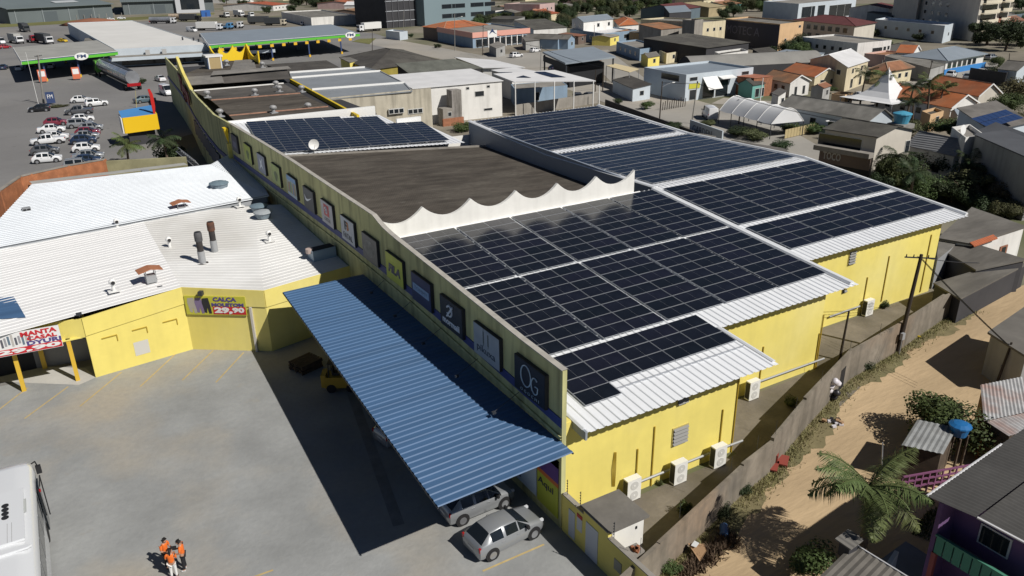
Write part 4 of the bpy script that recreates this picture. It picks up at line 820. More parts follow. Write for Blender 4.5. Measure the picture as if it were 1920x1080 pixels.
# banner signs
def banner(label,i,s,w_,z0,z1,nm='banner'):
    a=P[i];d=(P[i+1]-a).normalized(); q=a+d*s; n_=V((d.y,-d.x)); t=thing(nm,label,'sign',(q.x+n_.x*.14,q.y+n_.y*.14,z0),math.atan2(d.y,d.x)); return t,w_,z1-z0
purp=plain('banner_purple',(.085,.06,.22),.6); bred=plain('banner_red',(.52,.02,.03),.55); bwh=plain('banner_white',(.75,.75,.74),.6)
t,W,H=banner('lime banner advertising trousers at 29,90 on the yellow shop wall',2,.12,4.55,2.95,4.42)
MB().box(0,0,0,W,.06,H).build('board',plain('banner_lime',(.52,.50,.05),.6),t); MB().box(2.05,-.012,.06,W-.05,0,.66).build('price_field',bred,t)
lettering('lettering','CALÇA',purp,t,(2.15,-.004,1.02),(1,0,0),(0,0,1),1.75,.40,bold=.04); lettering('lettering','MOLETOM',purp,t,(2.0,-.004,.68),(1,0,0),(0,0,1),2.4,.28,bold=.05)
lettering('price','29,',bwh,t,(2.15,-.014,.08),(1,0,0),(0,0,1),1.35,.55,bold=.06); lettering('price','90',bwh,t,(3.5,-.014,.2),(1,0,0),(0,0,1),.9,.42,bold=.05)
for k,c in enumerate([(.40,.37,.32),(.20,.15,.27),(.02,.02,.025)]): MB().add([(x+.55*k+.08,-.008-.004*k,z) for x,z in ((.1,.95-.1*0),(.15,1.3),(.62,1.35),(.72,.7),(.75,.12),(.55,.1),(.45,.6),(.40,.15),(.22,.2))],[tuple(range(9))]).build('trousers_print',plain('print_%d'%k,c,.7),t)
t=thing('banner','white and red banner offering a blanket at 29,90 over the shopfront','sign',(G(0,645,3.1).x-.6,5.75,3.05),0); Lx=G(118,640,3.1).x-t.location.x
t.rotation_euler[2]=-.09; MW[t.name]=Matrix.Translation(t.location)@Matrix.Rotation(-.09,4,'Z')
MB().box(-1.5,0,0,Lx,.06,1.55).build('board',bwh,t); MB().box(-1.5,-.01,.03,Lx-.03,0,.46).build('price_field',bred,t); MB().box(-1.5,-.012,.47,.7,-.001,1.52).build('side_field',plain('banner_ochre',(.50,.42,.15),.6),t)
lettering('lettering','MANTA',bred,t,(Lx-2.25,-.004,1.16),(1,0,0),(0,0,1),2.1,.33,bold=.04); lettering('lettering','CASAL',bred,t,(Lx-1.95,-.004,.82),(1,0,0),(0,0,1),1.75,.28,bold=.04); lettering('lettering','DYURI',purp,t,(Lx-2.0,-.004,.48),(1,0,0),(0,0,1),2.0,.30,bold=.04)
lettering('price','29,90',bwh,t,(Lx-3.8,-.014,.06),(1,0,0),(0,0,1),3.7,.36,bold=.05)
for k in range(9): MB().box(.85+.2*k,-.008,.6+.07*(k%3),.98+.2*k,-.001,1.2+.08*((k*5)%4)).build('product_print',plain('print_b%d'%(k%4),[(.1,.1,.12),(.3,.3,.32),(.12,.17,.22),(.45,.43,.4)][k%4],.7),t)
# things on the white roofs
rz=lambda x,y,z=5: G(x,y,z)
rust=mat('rusty_steel',(.17,.075,.045),.8,.3,3,4,sc2=(.05,.045,.045))
for (x,y,h,lab,m_) in [(380,493,2.6,'grey sooty chimney pipe on the white roof, left of two','grey'),(403,472,2.6,'rusty chimney pipe on the white roof, right of two','rust')]:
    p=rz(x,y,5.05); t=thing('chimney_pipe',lab,'chimney',(p.x,p.y,5.0),0,'chimney pipes on the shop roof')
    MB().cyl((0,0,0),(0,0,h*.40),.27,n=16).build('lower_pipe',galv,t); MB().cyl((0,0,h*.40),(0,0,h*.72),.24,n=16).build('middle_pipe',mat('sooty',(.05,.045,.045),.9,.3,2,4),t); MB().lathe((0,0,h*.7),[(.24,0),(.30,.08),(.30,h*.24),(.25,h*.3)],16).build('hood',rust if m_=='rust' else mat('hood_grey',(.10,.10,.105),.8,.4,2,4),t); MB().cyl((0,0,h*.995),(0,0,h*1.003),.22,n=14).build('mouth',dark,t); MB().cyl((0,0,0),(0,0,.06),.45,n=10).build('collar',mat('sooty',(.05,.05,.05)),t)
cap=mat('orange_cap_sheet',(.40,.17,.09),.7,.15,2,4)
for x,y,lab in [(284,528,'roof vent under a tilted orange cap near the yellow front wall'),(341,398,'roof vent under an orange cap at the middle of the white roofs')]:
    p=rz(x,y,5.1); t=thing('roof_vent',lab,'vent',(p.x,p.y,5.1),.1,'orange capped roof vents'); MB().box(-.35,-.3,0,.35,.3,.55).build('duct',galv,t)
    for sx in (-.33,.33):
        for sy in (-.28,.28): MB().cyl((sx,sy,.5),(sx,sy,1.0),.03,n=5).build('stay',galv,t)
    MB().slab([(-.85,-.55,.95),(0,-.55,1.15),(0,.55,1.15),(-.85,.55,.95)],.05).slab([(0,-.55,1.15),(.85,-.55,.95),(.85,.55,.95),(0,.55,1.15)],.05).build('cap',cap,t)
for x,y,lab in [(52,402,'grey fan box on the upper white roof near the brick wall'),(274,330,'grey fan box near the far edge of the upper white roof'),(213,541,'white fan unit at the front edge of the lower white roof'),(220,425,'white vent hood on the seam between the white roofs'),(318,460,'white vent hood left of the chimney pipes'),(450,388,'white ball topped vent near the roof corner'),(505,448,'small white bent vent on the roof near the shade')]:
    p=rz(x,y,5.3); t=thing('roof_fan',lab,'roof fan',(p.x,p.y,5.35 if y<420 else 5.1),.1,'small fans on the shop roof')
    if 'box' in lab: MB().box(-.35,-.3,0,.35,.3,.6).build('housing',galv,t); MB().box(-.3,-.31,.08,-.02,-.3,.55).build('louvre',dark,t); MB().box(.02,-.31,.08,.3,-.3,.55).build('louvre',dark,t); MB().box(-.5,-.45,0,.5,.45,.05).build('flashing',coolw,t)
    else: MB().lathe((0,0,0),[(.12,0),(.12,.5),(.24,.6),(.24,.8),(.10,.95)],12).build('hood',whitep,t); MB().box(-.4,-.3,0,.4,.3,.04).build('flashing',whitep,t); MB().cyl((0,-.24,.7),(0,-.26,.7),.14,n=10).build('louvre',plastic,t)
tl=plain('tank_lid',(.16,.22,.26),.5); tb=plain('tank_body',(.20,.25,.29),.6)
p=rz(411,350,5.7); t=thing('water_tank','round blue grey tank lid on the upper white roof','water tank',(p.x,p.y,5.7)); MB().lathe((0,0,0),[(.85,0),(.9,.35)],20).build('tank_body',tb,t); MB().lathe((0,0,.35),[(1.0,0),(.98,.06),(.6,.2),(.1,.28)],12).build('lid',tl,t)
for k in range(12): MB().tube([(.95*math.cos(k*.5236),.95*math.sin(k*.5236),.43),(.1*math.cos(k*.5236),.1*math.sin(k*.5236),.65)],.02,4).build('rib',tl,t)
for x,y,z,lab in [(494,408,5.2,'round grey water tank with a pale lid, nearest the sign wall shade'),(486,396,5.2,'blue grey water tank behind the pale lidded one')]:
    p=rz(x,y,z); t=thing('water_tank',lab,'water tank',(p.x,p.y,z)); MB().lathe((0,0,0),[(.6,0),(.78,.5)],18).build('tank_body',tb,t); MB().lathe((0,0,.5),[(.85,0),(.83,.08),(.4,.2),(.1,.22)],14).build('lid',plain('lid_pale',(.35,.38,.40),.6) if y>400 else tl,t)
p=rz(608,490,4.7); t=thing('sheet_duct','light blue sheet metal duct box between white roof and sign wall','duct',(p.x,p.y+.5,4.7),.12); lb=plain('duct_blue',(.36,.46,.52),.5); MB().prism([(-.95,-.55),(1.05,-.45),(1.05,.6),(-.9,.6)],0,1.0).build('box',lb,t); MB().cyl((-.95,.1,.75),(-.95,.1,1.1),.3,n=14).build('spout',mat('hood_pink',(.5,.4,.36),.6),t); MB().box(-.85,-.4,1.0,1.0,.5,1.03).build('lid',dark,t)
for x,y in ((300,540),(148,590)): 
    p=rz(x,y,4.9); t=thing('wall_floodlight','small floodlight frame above the yellow shop wall'+(' corner' if x<200 else ' bend'),'lamp',(p.x,p.y,4.75)); MB().box(-.18,-.05,.1,.18,.05,.3).build('lamp_head',steel,t); MB().cyl((0,0,0),(0,0,.12),.03).build('bracket',steel,t)
# brick retaining wall behind the upper roof
rw=thing('brick_wall','curved orange brick wall with dark coping behind the white roofs','wall',(G(100,330).x,G(100,330).y,0)); bm=mat('orange_brick',(.42,.17,.08),.9,.25,1.2,6,sc2=(.30,.13,.07))
pp=[G(-20,395,5.6),G(2,372,5.7),G(40,343,5.8),G(60,338,5.8),G(130,322,5.8),G(198,310,5.8)]
for a,b in zip(pp[:-1],pp[1:]): MB().wall([(a.x,a.y),(b.x,b.y)],.25,0,6.45).build('wall_panel',bm,rw,True); MB().wall([(a.x,a.y),(b.x,b.y)],.34,6.45,6.57).build('coping',conc,rw,True); MB().box(b.x-.2,b.y-.2,0,b.x+.2,b.y+.2,6.5).build('pier',bm,rw,True)
gb=thing('low_wall','mossy pale wall continuing from the orange brick wall to the palms','wall',(G(270,305).x,G(270,305).y,0)); a,b=G(198,310,5.8),G(350,302,5.8); MB().wall([(a.x,a.y),(b.x,b.y)],.3,0,6.3).build('wall_panel',mat('mossy_wall',(.36,.34,.20),.9,.2,.6,5),gb,True)
# ---------------------------------------------------------------- right foreground: dirt road, verge, yards, houses
grassm=leafmat('grass_blades',(.24,.22,.10),(.30,.26,.13))
def grass(name,label,pts,n,h=.25,wd=1.0,m_=None,seed=3):
    rd=random.Random(seed); mb=MB()
    for k in range(n):
        t_=rd.random()*(len(pts)-1); i=int(t_); a=V((*pts[i],0));b=V((*pts[i+1],0)); d=(b-a).normalized(); nn=V((d.y,-d.x,0)); p=a.lerp(b,t_-i)+nn*abs(rd.gauss(0,.5))*wd
        s=h*rd.uniform(.5,1.5); an=rd.uniform(0,6.28); u=V((math.cos(an),math.sin(an),0))*s*.13; tip=p+V((rd.gauss(0,.4)*s,rd.gauss(0,.4)*s,s)); mb.add([p-u+V((0,0,.012)),p+u+V((0,0,.012)),tip],[(0,1,2)])
    return tag(mb.build(name,m_ or grassm),label,None,None,'stuff')
vg=MB(); rv=random.Random(4); edge=[]
for a,b in zip(bwp[1:-1],bwp[2:]):
    d=V((b[0]-a[0],b[1]-a[1],0)); n_=V((d.y,-d.x,0)).normalized(); k=int(d.length/.5)+1
    for i in range(k): p=V((*a,0))+d*(i/k); edge.append((p,p+n_*(1.15+.35*math.sin(p.x*.6)+rv.uniform(-.3,.3))))
for (p,q),(p2,q2) in zip(edge[:-1],edge[1:]): vg.poly([(v.x,v.y,.016) for v in (p,p2,q2,q)])
struct('verge',vg,mat('verge_soil',(.20,.17,.09),.95,.25,.6,6,sc2=(.15,.15,.07)))
grass('grass','dry grass verge along the stained boundary wall',[(x+.1,y-.15) for x,y in bwp[1:]],7000,.16,.8)
grass('weeds','weeds in the alley below the yellow walls',[(x-.3,y+1.0) for x,y in bwp[1:6]],900,.2,.5,LEAF,5)
grass('litter_twigs','heap of dry twigs at the foot of the boundary wall',[(-1.5,-30),(.5,-29.6),(2.5,-29.2)],1600,.35,.7,mat('dry_twigs',(.13,.09,.06),.95,.3,3,4),8)
for lab,px,py,h,wd,lm in [('bright green bush at the near end of the stained wall',1258,1075,.9,1.2,LEAF),('spiky dark plant against the stained wall by the blue drum',1345,965,1.1,1.7,LEAFD),('dark bush against the stained wall, left of the white bags',1392,925,1.0,1.2,LEAFD),('dark bush left of the leaning pole foot',1620,690,1.1,1.5,LEAFD),('small bush right of the leaning pole foot',1698,630,.9,.9,LEAF),('round green bush near the pale metal gate',1803,585,1.1,1.3,LEAF),('yellow flowering weed on the verge near the leaning pole',1722,632,.3,.5,plain('flower_yellow',(.6,.45,.02),.7)),('shrub by the third yellow wall air conditioner',1655,577,1.0,1.2,LEAFD),('shrub inside the alley casting shade on the concrete',1283,965,1.3,.9,LEAF),('bush inside the alley behind the middle of the wall',1480,760,1.0,1.3,LEAF),('small weed at the yellow wall foot by the conduit',1236,910,.5,.5,LEAF),('dark shrubs at the bottom edge beside the striped roof',1515,1062,1.9,3.0,LEAF),('bush in front of the grey tin shed',1725,850,1.3,1.8,LEAFD),('green bush under the blue tank',1830,815,1.2,1.6,LEAF)]:
    bush(lab,px,py,h,wd,3,lm,'bushes near the dirt road')
t=thing('rubbish_bags','pile of white rubbish bags stacked against the stained wall','rubbish',G(1556,752)[:2]+(0,) if False else (G(1556,752).x,G(1556,752).y,0)); bagm=plain('bag_white',(.62,.60,.64),.4); 
for k in range(11): MB().lathe((random.uniform(-.3,.3),random.uniform(-.25,.25),.05+.17*k*.8),[(.1,0),(.25,.08),(.27,.22),(.12,.38),(.04,.42)],8).build('bag',bagm if k>3 else plain('bag_black',(.02,.02,.025),.4),t,smooth=True)
t=thing('rubbish_heap','heap of black and white rubbish at the verge below the white bags','rubbish',(G(1563,795).x,G(1563,795).y,0))
for k in range(10): MB().box(-.12,-.1,0,.14,.1,.12).build('scrap',[bagm,plain('bag_black',(.02,.02,.025)),plain('cardboard',(.35,.22,.12),.9)][k%3],t).matrix_local=Matrix.Translation((random.uniform(-.5,.5),random.uniform(-.4,.4),.03+.05*(k%3)))@Matrix.Rotation(random.uniform(0,3),4,'Z')
for x,y,lab in [(1448,878,'broken red wooden armchair lying on the verge'),(1467,868,'red wooden seat slab lying beside the broken armchair')]:
    p=G(x,y); t=thing('broken_chair',lab,'chair',(p.x,p.y,.05),.6); rw_=plain('red_wood',(.25,.05,.035),.7)
    MB().box(-.5,-.3,.1,.5,.3,.18).build('seat',rw_,t); MB().box(-.5,.25,.1,.5,.33,.65).build('backrest',rw_,t)
    for sx in (-.48,.42): 
        for sy in (-.3,.24): MB().box(sx,sy,-.05,sx+.06,sy+.06,.1).build('leg',rw_,t)
p=G(1357,1003); t=thing('drum','blue plastic drum lying by the stained wall','drum',(p.x,p.y,.22),.8); MB().cyl((-.4,0,0),(.4,0,0),.22,n=14).build('drum_body',plain('drum_blue',(.05,.13,.28),.4),t); MB().cyl((.4,0,0),(.43,0,0),.16,n=12).build('lid',plain('lid_white',(.5,.52,.55)),t)
p=G(1303,1045); t=thing('cardboard','crumpled brown cardboard sheet on the twig heap','cardboard',(p.x,p.y,.3),.5); MB().slab([(-.6,-.4,.1),(.1,-.5,.25),(.75,-.2,.05),(.2,.45,.2)],.03).build('sheet',plain('cardboard',(.35,.22,.12),.9),t); MB().slab([(0,0,.3),(.35,-.05,.32),(.4,.2,.33),(.02,.25,.3)],.02).build('label_paper',plain('paper',(.6,.62,.62)),t)
# big palm, leafy tree
palm('large palm with drooping fronds beside the dirt road',1610,1072,4.6,1.22,26,lean=.06)
palm('',1622,1062,4.9,1.28,0) if False else None
BIG=crown_mesh(21,9000,.8,.055,13)
t_=tree('large rounded leafy tree over the tin roofs by the dirt road',1775,835,3.6,5.6,0,LEAF,nm='leafy_tree',loc=(18.6,-30.4))
for c_ in t_.children:
    if c_.name.startswith('crown'): c_.data=BIG; c_.material_slots[0].link='OBJECT'; c_.material_slots[0].material=LEAF
# purple two-storey house
pur=WM['purple']; t=thing('purple_house','purple two storey house with dark corrugated roof and green balcony','house',(7.6,-37.9,0),0)
Z=5.3; A,B_,C_,D_=G(1738,930,Z),G(1878,833,Z+.5),G(1965,880,Z+.5),G(1830,970,Z)
rf=MB(); dkr=mat('dark_corrugated',(.075,.073,.07),.85,.2,.5,7,wave=None)
u=B_-A; v=D_-A; MB().ribbed(A,u+u*.4,v,.22,.03,'sin').build('roof_sheet',dkr,t,True)
E0=G(1832,972,Z-.25); MB().ribbed(E0,u*1.4,v.normalized()*4.5+V((0,0,-.5)),.22,.03,'sin').build('roof_sheet',dkr,t,True)
wtrim=plain('roof_trim',(.62,.62,.63),.5)
MB().tube([A,B_],.055,5).build('edge_trim',wtrim,t,True); e1=E0+v.normalized()*4.5+V((0,0,-.5)); MB().tube([E0+V((0,0,.05)),e1+V((0,0,.05))],.055,5).build('edge_trim',wtrim,t,True)
ox,oy=A.x+.5,A.y-.3
MB().box(ox+1.2,oy-9,0,ox+9,oy-.2,Z-.35).build('wall',pur,t,True); MB().box(ox,oy-.2,0,ox+9,oy,Z-.3).build('wall',pur,t,True); MB().box(ox+.15,oy-9,2.5,ox+1.2,oy-.2,2.62).build('balcony_floor',conc,t,True)
for k in range(22): MB().box(ox-.04,oy-9+k*.4,2.5,ox+.04,oy-9+k*.4+.34,3.35).build('balustrade_board',plain('balcony_green',(.06,.22,.15),.7),t,True)
MB().box(ox-.07,oy-9,3.35,ox+.07,oy-.2,3.43).build('handrail',plain('balcony_green',(.06,.22,.15)),t,True)
for y in (oy-.3,oy-3.2,oy-6.2): MB().box(ox-.08,y-.1,0,ox+.12,y+.1,2.5).build('pillar',plain('pillar_red',(.28,.07,.06),.7),t,True)
for y in (oy-2.6,oy-5.5): 
    w_=MB().box(ox+1.14,y,3.3,ox+1.2,y+1.3,4.3).build('window',plain('frame_white2',(.5,.5,.52)),t,True); MB().box(ox+1.12,y+.08,3.38,ox+1.138,y+1.22,4.22).build('pane',glass,w_,True)
yard=tag(MB().poly([(3.5,-44,.02),(3.2,-36.2,.02),(5.5,-34.5,.02),(9.5,-34.2,.02),(9.5,-44,.02)]).build('yard',mat('blue_yard',(.16,.19,.24),.9,.15,.4,5)),kind='structure')
yw=thing('yard_wall','low blue and white painted yard wall below the big palm','wall',(5,-35.2,0)); a,b=(3.3,-36.3),(7.0,-35.2); MB().wall([a,b],.18,0,1.3).build('wall_panel',WM['pale'],yw,True)
# purple picket bench/fence
fp=thing('picket_fence','purple wooden rail fence beside the purple house','fence',(8.6,-34.6,0)); pm_=plain('fence_purple',(.20,.07,.15),.7)
a,b=G(1690,905,.9),G(1830,880,.9)
for dz in (0,.35,-.4): MB().tube([a+V((0,0,dz)),b+V((0,0,dz))],.06,4).build('rail',pm_,fp,True)
for k in range(12): q=a.lerp(b,k/11); MB().box(q.x-.05,q.y-.03,0,q.x+.05,q.y+.03,1.25).build('picket',pm_,fp,True)
grass('lawn','patch of green lawn between the tin shed and purple house',[(10.2,-34.0),(12.5,-33.4),(15.5,-33.6)],1800,.15,1.0,LEAF,9)
p=G(1740,872); t=thing('boat_hull','small white upturned hull lying in the yard','boat',(p.x,p.y,0),.3); MB().prism([(-1,-.35),(.6,-.4),(1.1,0),(.6,.4),(-1,.35)],.1,.5).build('hull',whitep,t); MB().box(-.6,-.2,.5,.3,.2,.56).build('thwart',steel,t)
# bottom striped roof shed
t=thing('shed','low shed with ribbed grey roof at the bottom edge','shed',(2.6,-36.6,0)); A=G(1600,1020,2.8);v1=G(1700,1082,2.8)-A; u1=G(1548,1070,2.8)-A
MB().ribbed(A,v1*1.3,u1*1.5,.3,.05,'sin').build('roof_sheet',mat('grey_shed_roof',(.15,.14,.125),.9,.2,.8,5),t,True); MB().tube([A+V((0,0,.05)),A+v1*1.3+V((0,0,.05))],.04,5).build('edge_trim',wtrim,t,True)
q=[A,A+v1*1.3,A+v1*1.3+u1*1.5,A+u1*1.5]; c_=sum(q,V())/4; MB().prism([(k.x*.9+c_.x*.1,k.y*.9+c_.y*.1) for k in q],0,2.6).build('wall',conc,t,True)
p=G(1590,1030,2.8); t=thing('chimney_hood','small grey hood roof standing on the striped shed','chimney',(p.x,p.y,2.5)); MB().box(-.3,-.25,0,.3,.25,.7).build('stack',WM['dark'],t); MB().slab([(-.45,-.4,.8),(.4,-.4,.95),(.4,.4,.95),(-.45,.4,.8)],.06).build('cap',fibre,t)
# tin shed, rusty shed, blue tank
tin=mat('old_tin',(.30,.31,.31),.6,.25,1.2,5,sc2=(.20,.20,.195)); rtin=mat('rusty_tin',(.42,.42,.42),.6,.2,.9,5,sc2=(.36,.15,.09))
def tinshed(label,pts,z,m_,wm,pitch=.25):
    q=[G(*p,z) for p in pts]; c_=sum(q,V())/4; t=thing('shed',label,'shed',(c_.x,c_.y,0)); MB().ribbed(q[0],q[3]-q[0],q[1]-q[0],pitch,.04,'sin').build('roof_sheet',m_,t,True)
    MB().prism([(k.x*.88+c_.x*.12,k.y*.88+c_.y*.12) for k in q],0,z-.06).build('wall',wm,t,True); return t
tinshed('small open shed with weathered silvery tin roof in the yard',[(1690,835),(1720,787),(1797,803),(1768,852)],2.3,tin,woodm)
tinshed('timber shed with patchy rusty tin roof, right of the leafy tree',[(1845,790),(1838,722),(1868,737),(1930,772)],2.7,rtin,mat('orange_boards',(.30,.15,.05),.85,.2,1,5)); tinshed('second sheet of the rusty tin roof by the right edge',[(1892,818),(1846,788),(1920,770),(1960,800)],2.6,rtin,WM['wood'])
p=G(1803,788,3.0); t=thing('water_tank','bright blue plastic water tank under the leafy tree','water tank',(p.x,p.y,2.1)); tkb=plain('tank_bright_blue',(.02,.14,.36),.4); MB().lathe((0,0,0),[(.42,0),(.52,.55)],16).build('tank_body',tkb,t); MB().lathe((0,0,.55),[(.60,0),(.58,.07),(.35,.18),(.08,.22)],12).build('lid',tkb,t)
for k in range(4): MB().box(-.4+.7*(k%2),-.4+.7*(k//2),-2.1,-.3+.7*(k%2),-.3+.7*(k//2),0).build('leg',woodm,t)
# house at the right edge with low wall
t=thing('house','dark walled house with broad grey slab roof beside the dirt road','house',(31,-27,0)); q=[G(1852,622,3.2),G(1925,572,3.2),G(2000,660,3.2),G(1925,668,3.2)]; MB().slab(q,.15).build('roof',mat('grey_slab_r',(.155,.145,.13),.9,.15,.6,6),t,True); c_=sum(q,V())/4; MB().prism([(k.x*.9+c_.x*.1,k.y*.9+c_.y*.1) for k in q],0,3.05).build('wall',WM['grey'],t,True)
t=thing('low_wall','pale low front wall with red leaved plant behind','wall',(27.5,-28.7,0)); a,b=G(1868,722),G(1935,748); MB().wall([(a.x,a.y),(b.x,b.y)],.2,0,1.5).build('wall_panel',WM['grey'],t,True)
bush('red leaved shrub behind the pale low wall',1900,700,1.4,1.2,3,plain('leaf_red',(.24,.05,.03),.6))
pole('slim timber pole at the low wall by the right edge',1866,727,1897,642,.1,0,timber); pole('thin leaning pole beside the big palm',1652,905,1655,830,.05,0,galv)
t=pole('dark timber pole behind the pale metal gate',1832,520,1841,490,.12,0,timber)
# roofs behind the pale gate
rm1=mat('brown_grey_slab',(.15,.14,.125),.92,.3,.6,6,sc2=(.21,.20,.18),stretch=(.3,1,1,.3))
def rooflump(label,pts,z,m_,wm,nm='house',cat='house',zs=None):
    q=[G(*p,(zs[i] if zs else z)) for i,p in enumerate(pts)]; c_=sum(q,V())/len(q); t=thing(nm,label,cat,(c_.x,c_.y,0)); MB().slab(q,.14).build('roof',m_,t,True)
    MB().prism([(k.x*.95+c_.x*.05,k.y*.95+c_.y*.05) for k in q],0,[k.z-.15 for k in q]).build('wall',wm,t,True); return t
t=rooflump('white house with dark flat roof and terracotta shutters behind the far yellow corner',[(1758,446),(1822,388),(1925,424),(1822,457)],3.2,rm1,WM['white'])
a,b=G(1818,456,3.2),G(1862,441,3.2); MB().slab([a+V((0,0,.08)),b+V((0,0,.08)),b+V((-.1,-.5,-.1)),a+V((-.1,-.5,-.1))],.1).build('tile_edge',tile,t,True)
a=AY(1862,468,G(1850,466,2).y); 
w_=MB().box(a.x-.6,a.y-.9,1.2,a.x+.6,a.y-.8,2.3).build('window',plain('shutter_terracotta',(.28,.12,.07),.7),t,True); MB().box(a.x-.3,a.y-.93,1.3,a.x+.3,a.y-.905,2.2).build('pane',glass,w_,True)
rooflump('outbuilding with sloping dark sheet roof behind the pale gate',[(1770,470),(1800,448),(1925,486),(1830,506)],2.7,rm1,WM['dark'],'shed','shed',[2.5,3,3,2.5])
rooflump('long low shed roof right of the far yellow corner, nearest the gate',[(1750,530),(1835,505),(1930,492),(1800,560)],2.2,rm1,WM['dark'],'shed','shed'); rooflump('narrow ribbed asbestos lean to at the far yellow corner',[(1757,478),(1762,437),(1802,449),(1758,484)],2.9,fibre,galv,'shed','shed')
car('sedan','grey','grey car parked behind the pale metal gate',1862,542,.2)
grass('yard_grass','green yard beyond the white house',[(60,-18),(66,-16)],500,.3,3,LEAF,12)

a,b=G(642,690),G(748,985); d=(b-a).normalized(); n_=V((-d.y,d.x,0))*.3; struct('drain_strip',MB().poly([(q.x,q.y,.010) for q in (a-n_,b-n_,b+n_,a+n_)]),mat('drain_dark',(.24,.235,.225),.9,.2,1,5))
# ---------------------------------------------------------------- roofs in the middle
wing=thing('store_wing','dark asbestos roofed wing of the long store with turbine vents','building',(2,60,0))
def strip3(pts,zs,m_,nm='roof'): q=[G(*p,z) for p,z in zip(pts,zs)]; return MB().slab(q,.12).build(nm,m_,wing,True)
fa=dkroof; fb=mat('asbestos_grey',(.12,.11,.10),.95,.25,.35,6,sc2=(.07,.066,.06),wave=('X',.18,.03,0)); fl=mat('asbestos_light',(.22,.21,.195),.95,.2,.5,6,wave=('X',.18,.03,0))
for p,z,m_ in [([(455,241),(648,212),(615,200),(430,217)],(8.0,8.0,8.5,8.5),fa),([(430,217),(615,200),(563,175),(396,188)],(8.5,8.5,8.9,8.9),fa),([(396,188),(563,175),(532,157),(364,171)],(8.9,8.9,8.4,8.4),fb),([(354,160),(545,146),(537,128),(348,138)],(8.6,8.6,9.4,9.4),fb),([(348,138),(505,128),(478,112),(405,115)],(9.4,9.4,8.9,8.9),fa),([(396,140),(545,128),(540,124),(400,133)],(9.6,9.6,9.9,9.9),fl),([(352,159),(420,154),(415,140),(350,144)],(8.75,8.75,9.3,9.3),fl),([(432,131),(480,126),(475,111),(440,113)],(9.7,9.7,9.2,9.2),fl)]: strip3(p,z,m_)
for a,b,z in [((430,217),(615,200),8.52),((396,188),(563,175),8.92)]: MB().tube([G(*a,z),G(*b,z)],.14,5).build('ridge_cap',mat('ridge_tiles',(.30,.17,.12),.9,.3,2,4),wing,True)
a,b=G(364,171,8.4),G(532,157,8.4); MB().prism([(q.x,q.y) for q in (a,b,b+V((0,.3,0)),a+V((0,.3,0)))],5,8.55).build('white_edge',whitew,wing,True)
MB().prism([(-3.9,51.9),(17,51.9),(17,125),(3,125),(-.6,92),(-2.6,72)],0,7.7).build('inner_mass',WM['dark'],wing,True)
for a,b in [((543,148),(669,216))]:
    A,B=G(*a,8.3),G(*b,8.3); MB().prism([(A.x,A.y),(B.x,B.y),(B.x+.35,B.y),(A.x+.35,A.y)],4,8.3).build('yellow_parapet',mat('yellow_strong',(.66,.48,.03),.7,.1,.5,4),wing,True); MB().prism([(A.x-.1,A.y+16),(A.x+.25,A.y+16),(A.x+.25,A.y+28),(A.x-.1,A.y+28)],4,8.9).build('yellow_parapet',MATS['yellow_strong'],wing,True)
# turbine vents
tm=plain('turbine_aluminium',(.33,.33,.33),.55,.1); TV=None
for i,(x,y,z) in enumerate([(389,182,8.9),(478,178,8.9),(413,218,8.5),(513,211,8.5),(578,206,8.3),(566,172,8.8),(518,163,8.6),(524,172,8.8),(425,122,9.6),(492,126,9.8)]):
    p=G(x,y,z); lab='turbine vent '+['left on the far orange ridge, near the dish','middle of the far orange ridge','left on the near orange ridge by the facade','right on the near orange ridge','beside the yellow parapet on the near roof','at the right end of the far ridge','farther of the twin vents','nearer of the twin vents','on the light patch by the small tower','by the yellow scalloped wall'][i]
    if TV is None:
        t=TV=thing('turbine_vent',lab,'vent',p,0,'turbine vents on the old roofs'); t.scale=(.8,)*3; MB().box(-.6,-.5,-.1,.6,.5,.06).build('base_plate',galv,t); MB().cyl((0,0,0),(0,0,.5),.3,n=12).build('neck',tm,t)
        o=MB().lathe((0,0,.5),[(.3,0),(.52,.18),(.56,.4),(.45,.62),(.2,.72)],14).build('turbine',tm,t); fn=MB()
        for k in range(12): a=k*.5236; fn.add([(.55*math.cos(a),.55*math.sin(a),.6),(.6*math.cos(a+.12),.6*math.sin(a+.12),.9),(.45*math.cos(a+.1),.45*math.sin(a+.1),1.12),(.42*math.cos(a),.42*math.sin(a),1.1)],[(0,1,2,3)])
        fn.build('vane',tm,t)
    else: dup(TV,p,random.uniform(0,1),lab,None,None,.8)
